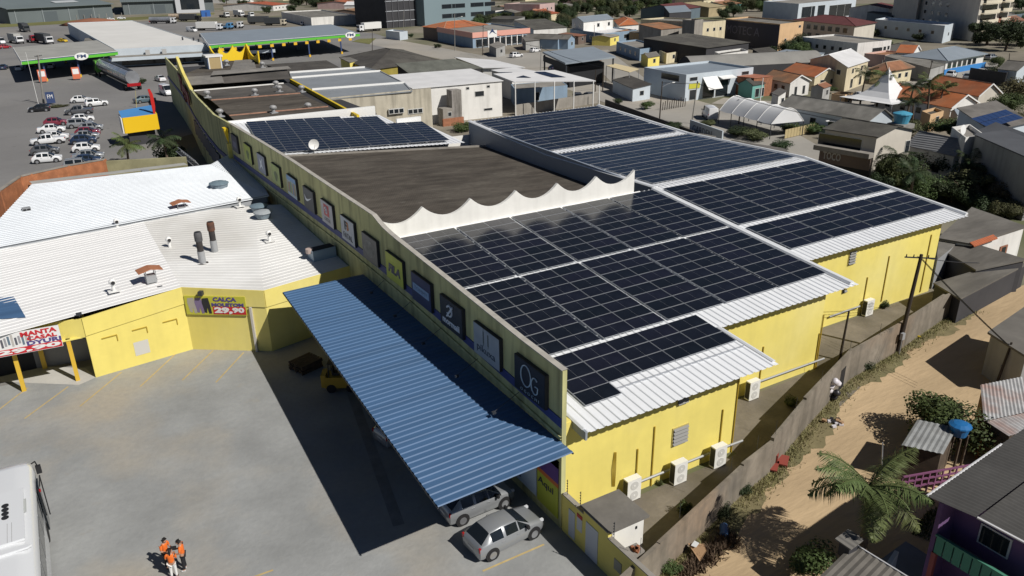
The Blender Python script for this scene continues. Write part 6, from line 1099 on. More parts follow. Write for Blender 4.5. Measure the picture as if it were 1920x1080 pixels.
# ---------------------------------------------------------------- the town beyond
FW_=lambda n,z=1.1,w_=1.2,h=1.1: wins('f',n,z,w_,h)
LW_=lambda n,z=1.1,w_=1.2,h=1.1: wins('l',n,z,w_,h)
for r in [
('orange tiled gable house with white barge boards, right of the faded roof',(1528,145),(1577,139),(1467,133),3.0,'gy','cream',tile,1.6,.4,FW_(2)+LW_(3)),
('white fronted house with faded tiled gable roof, left of the orange one',(1482,157),(1522,151),(1430,145),2.9,'gy','white',tiled,1.4,.35,FW_(2,.3,.9,1.8)+LW_(3)),
('long barn with stained grey asbestos gable roof and light blue front',(1630,227),(1682,222),(1458,198),3.2,'gy',WM['pale'],mat('stained_asbestos',(.27,.26,.235),.92,.25,.7,4,sc2=(.17,.165,.15),wave=('Y',.25,.03,0)),1.7,.4,LW_(4)),
('mauve gabled two storey house with pale metal roof',(1590,126),(1631,113),(1517,111),5.2,'gx',WM['cream'],whiter,1.8,.3,FW_(2,3.4)+LW_(4,3.2)+FW_(2,.3,1.6,2.0)),
('white two storey office with a row of dark windows and a flat roof',(1609,81),(1672,75),(1504,69),5.6,'flat','white',slabm,0,0,[('f',.45+.07*k,2.9,1.3,1.1) for k in range(4)]+[('f',.78,3.0,1.2,1.1),('f',.9,3.1,1.0,1.1)]+LW_(6,3)),
('tall orange building with dark lettered side wall and pinkish lower storey',(1463,45),(1507,40),(1360,35),8.0,'flat','orange',fibre,0,0,FW_(2,2.6,1.1,.9)+[('f',.8,6.2,1.4,.8)]),
('two storey brown house with wine red hip roof and pillars',(1604,49),(1645,42),(1487,37),6.2,'hip','tan',wine,1.8,.5,LW_(7,3.6,2,1.7)+LW_(6,.6,2,2)),
('modern white and blue glass building at the top edge',(1498,7),(1606,-3),(1432,2),8.5,'flat','pale',slabm,0,0,[('f',.06,2.5,9,4.5),('f',.22,2.5,3,4.5),('f',.32,2.5,7,4.5),('f',.52,1.0,8,5.5),('f',.66,1.0,8,5.5),('f',.8,1.0,7,5.5)]),
('grey flat roofed school block with white roof edge before the apartment tower',(1772,48),(1791,43),(1641,36),5.6,'flat','pale',mat('white_flat_roof',(.7,.7,.7)),0,0,FW_(1,2)+LW_(5,2.6)),
('long hip roofed building with white walls and a blue painted base',(1777,114),(1853,101),(1690,105),3.5,'hip','white',steelr,1.8,.7,[('f',.05+.13*k,1.4,2,1.5) for k in range(6)]),
('low grey shed roof beside the blue based building',(1745,128),(1773,120),(1658,107),3.2,'sy','grey',fibre,.3,.2,()),
('cream house with brown tiled hip roof and white balustrade',(1666,134),(1716,126),(1628,129),3.1,'hip','cream',tiled,1.5,.5,FW_(3)),
('house with broad bright orange roof and white gable beside the white tent',(1785,203),(1838,193),(1637,175),3.1,'gy','white',tile,1.8,.4,[('f',.35,.8,1.0,1.2),('f',.52,.8,1.0,1.2),('f',.7,.8,1.0,1.2)]+LW_(4)),
('house with wide orange roof behind, nearer the parked white cars',(1836,181),(1881,175),(1733,162),3.1,'gy','tan',tile,2.0,.4,LW_(4)),
('grey two storey shop with dark letters on its shaded side and white end wall',(1646,257),(1718,243),(1541,241),6.2,'gy','tan',fibred,.9,.3,LW_(2,3.6,3.0,2.0)+[('f',.86,3.3,1.0,1.6)]),
('pale grey industrial hall with open workshop doors',(1287,140),(1413,126),(1208,126),5.3,'flat',WM['pale'],steelr,0,0,[('f',.05,3.9,2.2,.8),('f',.82,3.9,2.2,.8),('f',.44,.1,3.6,3.4),('f',.06,.1,2,2.1),('f',.84,.1,2.2,2.2),('f',.25,.1,3.4,3.2)]+[('l',.15,3.6,6,1.3)]),
('small pale hut with dark sloping roof below the cream awning',(1186,166),(1222,161),(1147,149),2.7,'sx',WM['pale'],fibred,.4,.25,[('f',.4,1,1.2,1)]),
('pale blue two storey house, upper block with slate gable roof',(1094,41),(1151,35),(1071,36),6.6,'gx','white',steelr,1.2,.3,[('f',.45,4.3,1.6,1.3),('f',.82,4.3,1.4,1.3)]+LW_(2,4.3)),
('wide pale blue lower block with roof terrace and green awning',(1133,63),(1194,56),(1069,54),3.6,'flat','blue',mat('white_flat_roof',(.7,.7,.7)),0,0,[('f',.6,1.2,2.6,1.4)]+LW_(4,1.2)),
('house with red hip roof behind the terrace',(1160,48),(1199,45),(1150,38),4.0,'hip','white',tile,1.6,.4,FW_(4)),
('small flat blue house with pale roof right of the steel shed',(1200,92),(1240,87),(1156,78),3.3,'flat','blue',slabm,0,0,LW_(4)+FW_(3),),
('dark concrete stair tower behind the market yard',(1303,38),(1319,36),(1280,37),9.2,'flat','conc',slabm,0,0,()),
('concrete house with broken red tile roof left of the stair tower',(1240,55),(1281,51),(1232,49),6.4,'sy','conc',tiled,1.2,.2,()),
('cream house with balconies and white railings behind the stair tower',(1318,42),(1361,38),(1296,28),8.0,'flat','cream',slabm,0,0,FW_(3,5)+FW_(3,1.5)),
('dark asbestos roofed market building',(1325,90),(1407,79),(1313,68),4.4,'sy','dark',fibred,1.4,.3,()),
('white walled shed with round windows below the dark market roof',(1352,102),(1403,95),(1340,97),4.6,'flat','white',fibred,0,0,[('f',.25,2.6,.8,.9),('f',.5,1.6,.9,1.1)]),
('shop with salmon fascia and triangular logo at the street corner',(886,62),(993,53),(820,51),4.9,'flat','blue',slabm,0,0,[('f',.05+.105*k,.2,3.2,2.6) for k in range(9)]),
('building with broad orange hip roof behind the salmon shop',(832,54),(916,46),(790,50),4.6,'hip','brown',tile,1.8,.5,()),
('workshop with white front, dark sides and old asbestos roof',(583,33),(666,28),(527,22),4.2,'flat','white',fibre,0,0,()),
('small pale blue kiosk with white roof slab at the junction',(749,60),(764,58),(723,57),3.0,'flat','pale',mat('white_flat_roof',(.7,.7,.7)),0,0,()),
('white house with dark pitched roof right of the grey office',(925,19),(953,16),(915,8),4.5,'gx','white',fibred,1.5,.3,FW_(2)),
('long dark roofed store right of the salmon shop',(1000,55),(1064,51),(963,44),4.4,'sy','white',fibred,1.2,.2,()),
('pair of small slate gables beside the blue house, left',(1047,74),(1062,71),(1024,64),3.2,'gy','blue',fibre,1.2,.3,FW_(1)),
('pair of small slate gables beside the blue house, right',(1066,74),(1080,71),(1046,64),3.2,'gy','blue',fibre,1.2,.3,FW_(1)),
('small tin roofed kiosk before the slate gables',(985,77),(1022,73),(978,72),3.0,'sy','grey',fibre,.5,.3,()),
('pink two storey house behind the orange roofs',(1012,8),(1040,5),(1007,1),7,'flat','pink',slabm,0,0,FW_(3,4)+FW_(2,1)),
('house with twin bright orange roofs, left half',(1006,27),(1031,25),(993,20),3.2,'gx','blue',tile,1.6,.3,LW_(1)),
('house with twin bright orange roofs, right half',(1034,26),(1050,24),(1020,18),3.4,'gx','cream',tile,1.6,.3,LW_(1)),
('faded red roofed white house at the left of the orange pair',(963,17),(988,14),(955,11),3.2,'gx','white',tiled,1.5,.3,FW_(2)),
('grey gabled cottage between the faded red and orange roofs',(970,25),(997,21),(968,18),3.0,'gx','blue',fibre,1.4,.3,LW_(1)),
('cream cottage with pale roof in front of the dark trees',(1068,14),(1092,11),(1062,7),3.2,'gx','cream',fibre,1.4,.3,FW_(1)),
('orange tiled house by the workshop at the top edge',(512,10),(543,7),(508,2),3.4,'gx','white',tile,1.6,.3,FW_(4)),
('small red house at the top edge, by the pole',(661,6),(680,4),(655,0),3.6,'gx','pink',tile,1.4,.3,FW_(1)),
('white gabled house beside the grey office, upper left',(716,9),(728,7),(695,2),5,'gy','white',whiter,1.6,.3,FW_(1,3)),
('cream house with white porch roof left of the grey office',(716,24),(755,21),(712,18),3.4,'sy','cream',mat('white_flat_roof',(.7,.7,.7)),.4,.4,FW_(2)),
('brown tiled low houses in front of the cream porch',(676,22),(712,17),(670,15),3.0,'gx','brown',tiled,1.2,.3,()),
('wine roofed house behind the cream balconies',(1275,18),(1315,13),(1265,9),5,'gx','slate',wine,2.0,.3,()),
('house with khaki roof at the top edge, above the market',(1330,14),(1362,11),(1298,6),4.6,'gx','khaki',mat('khaki_roof',(.36,.30,.18),.9,.15,.5,6),1.8,.3,()),
('small tiled house with green walls at the top edge',(1362,10),(1392,6),(1350,4),4,'gx','teal',tiled,1.5,.3,FW_(2)),
('house with striped blue grey roof behind the stair tower',(1255,24),(1297,21),(1245,17),5.5,'sy','dark',steelr,1.2,.2,()),
('pale grey low roof left of the mauve house',(1518,108),(1547,99),(1482,93),3.4,'sy','pale',steelr,.4,.2,()),
('dark shed under trees left of the orange building',(1425,100),(1458,96),(1410,95),3,'sy','dark',fibred,.5,.2,()),
('terracotta gable behind the blue based building',(1714,100),(1728,94),(1690,94),4,'gy','white',tile,1.6,.3,()),
('brick coloured low block right of the white office',(1660,103),(1700,97),(1655,95),3.2,'flat','salmon',tiled,0,0,()),
('orange red brick hall right of the industrial hall',(1414,150),(1450,146),(1412,128),3.6,'sY','brick',mat('brick_red_roof',(.40,.16,.10),.85,.15,.3,6),.4,.1,()),
('small teal garden pavilion right of the industrial hall',(1412,160),(1436,156),(1410,152),2.8,'gx','teal',fibred,1,.2,FW_(2,.2,1.4,1.8)),
('house with wine roof and white upper wall left of the apartment tower',(1668,16),(1690,12),(1632,8),6,'gx','white',wine,1.5,.3,FW_(2,3)),('low dark roofed building below the wine roofed house',(1672,30),(1690,27),(1625,26),4,'sy','slate',fibred,.8,.2,()),('white house with red roof behind the apartment tower trees',(1880,45),(1925,38),(1872,38),5,'gx','white',tiled,1.6,.3,FW_(3)),
('blue walled block at the right top corner',(1882,30),(1930,24),(1876,16),6,'flat','slate',slabm,0,0,FW_(3,3)),
('white gable of a house at the right edge behind the green yard',(1908,133),(1940,128),(1898,125),3.4,'gy','pale',fibre,1.6,.2,FW_(1)),
('house with dark ribbed metal roof and white walls right of the shop with letters',(1791,293),(1833,285),(1698,272),3.8,'gy','white',mat('ribbed_grey_roof',(.20,.205,.215),.5,.08,.5,6,wave=('X',.3,.06,0)),1.6,.4,FW_(1,.4,.9,2)+LW_(2)),
('white rendered cube with dish at the grey roofs',(1811,258),(1846,252),(1785,238),6.2,'flat','white',slabm,0,0,()),
('house with long grey slate roof descending to the right edge',(1910,320),(1990,303),(1789,264),4.6,'sx','blue',mat('slate_roof',(.095,.10,.11),.7,.1,.5,8,wave=('Y',.35,.02,0)),1.6,.5,LW_(3,1.0,1.6,1.6)),
('long roofed house with rooftop blue solar panels at the right edge',(1858,245),(1935,228),(1790,220),4.6,'sy','pale',fibre,1.4,.4,()),
]:
    t_=house(*r[:10],win=r[10],cat='house' if 'house' in r[0] or 'cottage' in r[0] else 'building',nm='house' if 'house' in r[0] or 'cottage' in r[0] else 'building')
    if 'industrial hall with open' in r[0]:
        W_h=G(1413,126,5.3).x-G(1287,140,5.3).x
        MB().slab([(4.6,-2.0,2.2),(8.6,-2.0,2.2),(8.6,-.05,4.4),(4.6,-.05,4.4)],.1).build('tilted_door',whitep,t_); MB().slab([(8.9,-1.5,3.9),(13.0,-1.5,3.9),(13.0,-.05,4.3),(8.9,-.05,4.3)],.08).build('awning',whitep,t_); MB().slab([(14,-1.3,2.2),(17,-1.3,2.2),(17,-.05,2.7),(14,-.05,2.7)],.08).build('awning',WM['pale'],t_); MB().box(.9,-.1,2.4,3.9,-.02,3.4).build('lime_sign',plain('banner_lime',(.45,.5,.05)),t_)
    if 'blue painted base' in r[0]:
        mb_=t_; xs=[v.co for o in t_.children if o.name.startswith('wall') for v in o.data.vertices]; x0=min(v.x for v in xs);x1=max(v.x for v in xs);y0=min(v.y for v in xs); MB().box(x0-.05,y0-.07,0,x1+.02,y0-.002,1.35).build('blue_base',plain('base_blue',(.04,.22,.55),.6),t_)
# extras on those buildings
def wallletters(A,B,z0,H,s,m_,nm,lab,par_=None):
    pass
a,b=G(1646,257,6.2),G(1541,241,6.2); u=(a-b); u.z=0; L_=u.length; u.normalize(); n_=V((u.y,-u.x,0)); n_=n_ if n_.x<0 else -n_
t=thing('shop_sign','dark shop sign board reading TOCO in pale letters on the shaded side','sign',(b.x+n_.x*.3,b.y+n_.y*.3,2.2),math.atan2(u.y,u.x)); MB().box(L_*.05,-.15,-.2,L_*.97,.0,1.5).build('board',WM['brown'],t); lettering('lettering','TOCO',plain('letters_grey',(.42,.41,.40),.6),t,(L_*.12,-.16,.3),(1,0,0),(0,0,1),L_*.33,1.0,bold=.02); MB().box(0,-1.2,1.5,L_,0,2.1).build('balcony_front',WM['conc'],t); MB().box(L_*.05,-.12,-2.2,L_*.97,-.02,-.2).build('shopfront',dark,t)
a,b=G(1463,45,8),G(1360,35,8); u=(a-b); u.z=0; L_=u.length; u.normalize(); n_=V((u.y,-u.x,0)); n_=n_ if n_.x<0 else -n_
t=thing('painted_wall','dark painted side wall with faint grey blue letters on the tall orange building','wall',(b.x+n_.x*.1,b.y+n_.y*.1,0),math.atan2(u.y,u.x)); MB().box(0,-.06,.0,L_,0,7.6).build('wall_panel',plain('mural_navy',(.035,.035,.055),.8),t); lettering('lettering','MOTEC A',plain('mural_letters',(.10,.10,.15),.7),t,(L_*.05,-.07,3.6),(1,0,0),(0,0,1),L_*.62,2.6)
A,B=G(886,62,4.9),G(993,53,4.9); u=B-A; u.z=0; L_=u.length; u.normalize(); t=thing('shop_fascia','salmon fascia band with white triangular logo of the corner shop','sign',(A.x,A.y,3.3),math.atan2(u.y,u.x)); sal=plain('salmon_paint',(.70,.36,.29),.6); MB().box(-.3,-.3,0,L_,-.02,1.75).build('fascia_board',sal,t); MB().box(L_*.24,-.4,-.3,L_*.40,-.3,2.0).build('logo_board',whitep,t); MB().add([(L_*.26,-.42,.7),(L_*.38,-.42,.7),(L_*.32,-.42,2.6),(L_*.32,-.42,1.5)],[(0,3,2),(3,1,2)]).build('logo_mark',fs_b,t)
C_=G(820,51,4.9); w2=(C_-A); w2.z=0; L2=w2.length; w2.normalize(); q=[A,C_]; MB().prism([(A.x-.25,A.y),(C_.x-.25,C_.y),(C_.x-.02,C_.y),(A.x-.02,A.y)],3.3,5.05).build('fascia_board',sal,t,True)
for k in range(9): MB().box(L_*(.09+.1*k),-2.2,-3.3,L_*(.09+.1*k)+.35,-1.85,0).build('post',whitep,t)
# grey office tower (top centre)
A=G(797,50);B=G(921,40); u=B-A; W=u.length; u.normalize(); t=thing('office_building','blue grey office building with strip windows and a dark framed side','building',(A.x,A.y,0),math.atan2(u.y,u.x)); og=mat('office_grey',(.20,.265,.29),.6,.05,.05,8)
MB().box(0,0,0,W,30,24).build('wall',og,t); MB().box(-17,6,0,-.01,30,24).build('side_block',WM['dark'],t)
for fl in range(5):
    z=3.0+fl*4.2
    for x,w_ in ((.25,5.2),(.36,1.4),(.40,2),(.45,6),(.68,2.6),(.74,6),(.90,7)):
        o=MB().box(x*W,-.1,z,x*W+w_,.02,z+1.9).build('window',plain('office_frame',(.1,.12,.13),.5),t); MB().box(x*W+.1,-.12,z+.1,x*W+w_-.1,-.102,z+1.8).build('pane',glass,o)
for k in range(6): MB().box(-17.2,5.8,k*4.2+2.8,-.05,6.0,k*4.2+3.1).build('balcony_rail',plain('rail_pale',(.4,.42,.45),.5),t); MB().box(-17+k*3.3,5.7,0,-16.7+k*3.3,5.95,24).build('frame_post',plain('frame_dark',(.09,.09,.10),.6),t)
# apartment tower with curved balconies (top right)
A=G(1824,78);u=V((math.cos(R(-18)),math.sin(R(-18)),0)); u=(G(1882,68)-A); u.z=0; u.normalize(); C_=G(1690,52)-A; t=thing('apartment_building','tall beige apartment tower with cream curved balconies','building',(A.x,A.y,0),math.atan2(u.y,u.x)); apt=WM['tan']; v=V((-u.y,u.x,0)); k=C_.dot(u)/C_.dot(v); D=C_.dot(v); W=(G(1882,68)-A).length
MB().box(0,0,0,W,D*.35,26).build('wall',apt,t); MB().box(2.5,D*.35,0,W,D*.8,25).build('wall',apt,t); MB().box(0,D*.8,0,W,D*1.2,26).build('wall',apt,t)
cbal=mat('balcony_cream',(.66,.60,.47),.8,.05,.3,6)
for fl in range(8):
    z=2.6+fl*3.1
    for x,w_ in ((W*.08,W*.5),(W*.68,W*.3)):
        n=9; arc=[(x+w_*i/n,-1.5-.8*math.sin(math.pi*i/n)) for i in range(n+1)]; MB().prism([(x,-.01)]+arc+[(x+w_,-.01)],z-.25,z).build('balcony_slab',cbal,t); MB().wall(arc,.16,z,z+1.1).build('balcony_front',cbal,t); o=MB().box(x+.3,-.08,z+.1,x+w_-.3,.02,z+2.4).build('door',plain('office_frame',(.1,.12,.13)),t); MB().box(x+.4,-.1,z+.1,x+w_-.4,-.082,z+2.3).build('leaf',glass,o)
    for j in range(4): o=MB().box(2.42,D*(.40+.10*j),z+.6,2.52,D*(.40+.10*j)+1.6,z+2.0).build('window',wframe,t); MB().box(2.40,D*(.40+.10*j)+.1,z+.7,2.418,D*(.40+.10*j)+1.5,z+1.9).build('pane',glass,o)
shear(t,k)
# steel shed, awning, barrel halls, tent
q=[G(1060,118,6),G(1154,106,6),G(1112,87,6.6),G(1017,97,6.6)]; t=thing('steel_shed','open shed with broad blue grey steel roof and dark interior','shed',(q[0].x,q[0].y,0)); MB().slab(q,.35).build('roof',steelr,t,True); c_=sum(q,V())/4
for s in range(4): a=q[s].lerp(c_,.06); MB().cyl((a.x,a.y,0),(a.x,a.y,5.9),.2,n=8).build('post',steel,t,True)
MB().prism([(p.lerp(c_,.3).x,p.lerp(c_,.3).y) for p in q],0,4.6).build('inner_wall',dark,t,True); MB().prism([(k.x,k.y) for k in (q[0].lerp(c_,.02),q[3].lerp(c_,.02),q[3].lerp(c_,.04),q[0].lerp(c_,.04))],4.4,5.7).build('side_board',dark,t,True)
q=[G(1137,123,4.2),G(1180,135,4.2),G(1198,129,4.2),G(1153,119,4.2)]; t=thing('awning','cream flat awning on thin posts beside the steel shed','awning',(q[0].x,q[0].y,0)); MB().slab(q,.12).build('roof',plain('awning_cream',(.62,.52,.32),.7),t,True)
for p in q: MB().cyl((p.x,p.y,0),(p.x,p.y,4.1),.08,n=6).build('post',galv,t,True)
house('long grey barrel vaulted hall behind the industrial hall',(1268,120),(1300,128),None,4.0,'barrel','dark',mat('vault_grey',(.24,.235,.22),.85,.1,.3,6),2.2,.1,(),'hall','hall',D=34)
def tunnel(label,a,b,c,h,rise,n):
    A,B,C0=G(*a,h),G(*b,h),G(*c,h); u=B-A; u.z=0; W=u.length; u.normalize(); dC=C0-A; v=dC.copy(); v.z=0; D=v.length; v.normalize(); t=thing('tunnel_tent',label,'tent',(A.x,A.y,0)); rf=MB(); fab=mat('white_fabric',(.70,.71,.72),.6,.04,.4,5)
    arc=[(k/12,h+rise*math.sin(math.pi*k/12)) for k in range(13)]
    for i in range(n):
        rf=MB()
        for j in (i/n,(i+.5)/n,(i+1)/n): rf.v+= [V((A.x,A.y,0))+u*(W*s)+v*(D*j)+V((0,0,z-(.12 if abs(j-(i+.5)/n)<1e-6 else 0))) for s,z in arc]
        rf.f=[(r_*13+k,r_*13+k+1,(r_+1)*13+k+1,(r_+1)*13+k) for r_ in range(2) for k in range(12)]; rf.m=[0]*24; rf.build('fabric_bay',fab,t,True,smooth=True)
    for j in range(n+1): MB().tube([V((A.x,A.y,0))+u*(W*s)+v*(D*j/n)+V((0,0,z)) for s,z in arc],.07,5).build('hoop',whitep,t,True)
    fr=MB(); fr.poly([V((A.x,A.y,0))+u*(W*s)+V((0,0,z)) for s,z in arc]); fr.build('end_panel',fab,t,True)
    for j in range(n+1):
        for s in (0,1): p=V((A.x,A.y,0))+u*(W*s)+v*(D*j/n); MB().cyl(p,p+V((0,0,h)),.07,n=6).build('post',steel,t,True)
tunnel('white fabric tunnel roof in four bays beside the garden yard',(1446,233),(1507,227),(1349,207),2.4,2.3,4)
p=G(1690,219); t=thing('pagoda_tent','white pagoda tent with a tall pointed peak between the orange roofs and palms','tent',(p.x+1.5,p.y+5,0)); tent=MB(); N=5; side=5.4
for i in range(N+1):
    s=i/N; hh=2.6+5.0*(s**2.6) ; ww=side*(1-s)+.12
    tent.v+= [V((sx*ww,sy*ww,hh)) for sx,sy in ((-1,-1),(1,-1),(1,1),(-1,1))]
tent.f=[(i*4+k,i*4+(k+1)%4,(i+1)*4+(k+1)%4,(i+1)*4+k) for i in range(N) for k in range(4)]; tent.m=[0]*len(tent.f); tent.build('fabric',mat('white_fabric',(.7,.7,.7)),t)
MB().cyl((0,0,7.5),(0,0,8.1),.12,.03,8).build('finial',whitep,t)
for sx in (-1,1):
    for sy in (-1,1): MB().cyl((sx*5.3,sy*5.3,0),(sx*5.3,sy*5.3,2.6),.1,n=6).build('post',galv,t)
p=G(1690,228,6.4); t=thing('water_tank','sky blue plastic water tank on the dark roof beside the palms','water tank',(p.x,p.y,5.6)); cb=plain('tank_sky_blue',(.08,.33,.48),.4); MB().lathe((0,0,.6),[(.85,0),(1.15,1.2)],18).build('tank_body',cb,t); MB().lathe((0,0,1.8),[(1.22,0),(1.18,.12),(.6,.3),(.15,.4)],14).build('lid',cb,t); MB().box(-1.2,-1.2,0,1.2,1.2,.58).build('stand',concp,t)
p=G(1804,243,7.2); t=thing('satellite_dish','small white dish on the white rendered cube','dish',(p.x,p.y,6.0)); MB().cyl((0,0,0),(0,0,1.0),.05).build('mast',galv,t); mb=MB(); mb.poly([(.55*math.cos(k*.4),-.15+.1*math.sin(k*.4),1.2+.6*math.sin(k*.4)) for k in range(16)]).build('reflector',whitep,t)
A=G(1815,235,5.4); t=thing('solar_array','two rows of blue solar panels on the fibre roof at the right edge','solar panels',(A.x,A.y,0)); bl=plain('blue_cells',(.03,.06,.16),.2)
q0,q1,q2=G(1820,226,5.3),G(1852,243,4.95),G(1890,205,5.95); u=q1-q0; v=G(1885,209,5.9)-q0
for i in range(2):
    for j in range(7): o=q0+u*(i*.52)+v*(j/7)+V((0,0,.3)); MB().slab([o,o+u*.47,o+u*.47+v*.135,o+v*.135],.05).build('solar_panel',bl,t,True)
rooflump('dark slate roof plane stepping down at the right edge',[(1825,251),(1945,303),(2010,290),(1886,243)],6.6,MATS['slate_roof'],WM['grey'],'house','house')
# garden walls, fences
t=thing('lettered_wall','pale blue wall with dark painted letters by the garden yard','wall',(*G(1292,248)[:2],0)); A,B=G(1292,252),G(1352,275); d=B-A; L_=d.length; d.normalize(); t.rotation_euler[2]=math.atan2(d.y,d.x); MW[t.name]=Matrix.Translation(t.location)@Matrix.Rotation(math.atan2(d.y,d.x),4,'Z'); t.location=(A.x,A.y,0); MB().box(0,0,0,L_,.2,2.4).build('wall_panel',WM['pale'],t); lettering('lettering','GARDEN',plain('letters_dark',(.08,.10,.14),.7),t,(L_*.1,-.02,.7),(1,0,0),(0,0,1),L_*.6,1.1)
rooflump('narrow grey shed roof behind the far solar roof edge',[(1350,292),(1400,297),(1500,300),(1470,278),(1372,262)],2.8,fibre,WM['grey'],'shed','shed')
t=thing('wood_fence','pale timber fence with red end post in the garden yard','fence',(*G(1475,262)[:2],0)); A,B=G(1471,261),G(1537,246); wdf=plain('fence_timber',(.42,.34,.18),.8)
for k in range(12): a=A.lerp(B,k/12);b=A.lerp(B,(k+.92)/12); MB().prism([(a.x,a.y),(b.x,b.y),(b.x,b.y+.05),(a.x,a.y+.05)],.1,1.5).build('board',wdf,t,True)
MB().box(B.x-.1,B.y-.1,0,B.x+.1,B.y+.1,1.8).build('post',plain('post_red',(.4,.05,.05),.6),t,True)
t=thing('stake_fence','row of short timber stakes at the street corner','fence',(*G(1250,207)[:2],0))
for k in range(11): q=G(1242+k*4.2,207-k*.7); MB().cyl((q.x,q.y,0),(q.x+.1,q.y,1.5+.2*(k%3)),.08,n=6).build('stake',timber,t,True)
t=thing('boundary_fence','low dark rail along the far side of the solar roofs','fence',(*G(1180,205)[:2],0)); A,B=G(1135,200),G(1300,262); MB().wall([(A.x,A.y),(B.x,B.y)],.2,0,1.4).build('wall_panel',WM['dark'],t,True)
t=thing('yard_wall','grey mottled wall behind the far solar roof','wall',(*G(1000,212)[:2],0)); A,B=G(967,217),G(1120,193); MB().wall([(A.x,A.y),(B.x,B.y)],.25,0,2.0).build('wall_panel',conc,t,True)
gr=mat('green_court',(.13,.27,.13),.85,.12,.2,6); tag(MB().poly([(*G(1822,141)[:2],.09),(*G(1895,125)[:2],.09),(*G(1925,152)[:2],.09),(*G(1880,160)[:2],.09)]).build('sports_court',gr),kind='structure')
t=thing('court_fence','dark fence around the green court','fence',(*G(1818,146)[:2],0)); A,B,C_=G(1815,152),G(1882,163),G(1900,142); MB().wall([(A.x,A.y),(B.x,B.y)],.15,0,3).wall([(B.x,B.y),(C_.x,C_.y)],.15,0,3).build('mesh_panel',WM['dark'],t,True)
# cars in the streets
for r in [('suv','white','white car parked on the street before the salmon shop',968,108,R(10)),('van','white','white van seen from behind by the tunnel tent',1330,222,R(60)),('suv','white','white car by the blue based building, left one',1783,145,R(20)),('hatch','silver','pale hatchback by the green court fence',1812,149,R(30)),('suv','silver','silver car near the corner of the blue based building',1857,112,R(5)),('hatch','white','white car before the cream house with balustrade',1735,160,R(60)),('suv','white','white truck like car between the palms and pale tank',1609,187,R(60)),('hatch','white','white car under the shed roof by the orange hall',1432,118,R(70)),('suv','grey','grey car standing under the white carport, left one',1083,188,R(60)),('sedan','grey','dark sedan standing under the white carport, right one',1104,186,R(20)),('hatch','silver','silver car in the shade of the steel shed',1080,137,R(20)),('hatch','blue','dark car deep in the shade of the steel shed',1040,132,R(20)),('hatch','white','white car behind the dark board near the kiosk',1003,98,R(15))]: car(r[0],r[1],r[2],r[3],r[4],r[5],'cars in the streets of the town')
# poles
for lab,bx,by,tx,ty,arm,lamp in [('timber street pole with lamp at the end of the far solar roof',1236,232,1242,152,0,(2.0,-.6,.2)),('pole beside the lettered garden wall',1297,232,1308,152,1.6,None),('concrete pole with lamp arm before the shop with letters',1563,312,1581,222,1.2,(-2.6,.4,.3)),('short white pole left of the lettered shop',1540,309,1545,279,0,None),('slim post right of the lettered shop',1623,338,1626,300,0,None),('white square post at the corner of the far solar roof',1123,198,1124,160,0,None),('dark pole by the white carport',1116,172,1117,131,0,None),('timber pole beside the hut',1130,170,1131,123,0,None),('crossarm pole near the steel shed',1013,136,1015,86,1.8,None),('street lamp before the salmon shop',853,95,852,26,0,(2.4,-.5,.2)),('crossarm timber pole before the salmon shop',905,104,906,47,2.0,None),('crossarm pole by the kiosk street',757,60,757,17,2.0,None),('lamp post by the white workshop',669,48,668,24,0,None),('timber pole at the planted island right of the canopy',698,99,698,57,2.0,None),('pole in front of the cream house',1650,155,1655,112,0,None),('timber pole by the fence below the blue based building',1738,156,1748,114,1.2,None),('slim pole between the orange roofs',1832,186,1835,163,0,None),('dark pole before the green court',1891,125,1893,100,0,None),('white iron post in front of the teal pavilion',1425,190,1431,146,0,None),('thin pole before the faded red roof house',1481,172,1481,146,0,None),('slim pole beside the orange roof house gable',1506,175,1506,143,0,None),('pole behind the blue house terrace',1113,82,1115,47,1.2,None),('lamp pole at the top edge by the red house',672,22,673,-5,0,None),('lamp pole at the top edge beside the far trees',1190,30,1191,8,0,None)]: pole(lab,bx,by,tx,ty,.12,arm,timber if 'timber' in lab or 'dark' in lab else (whitep if 'white' in lab else concp),lamp)
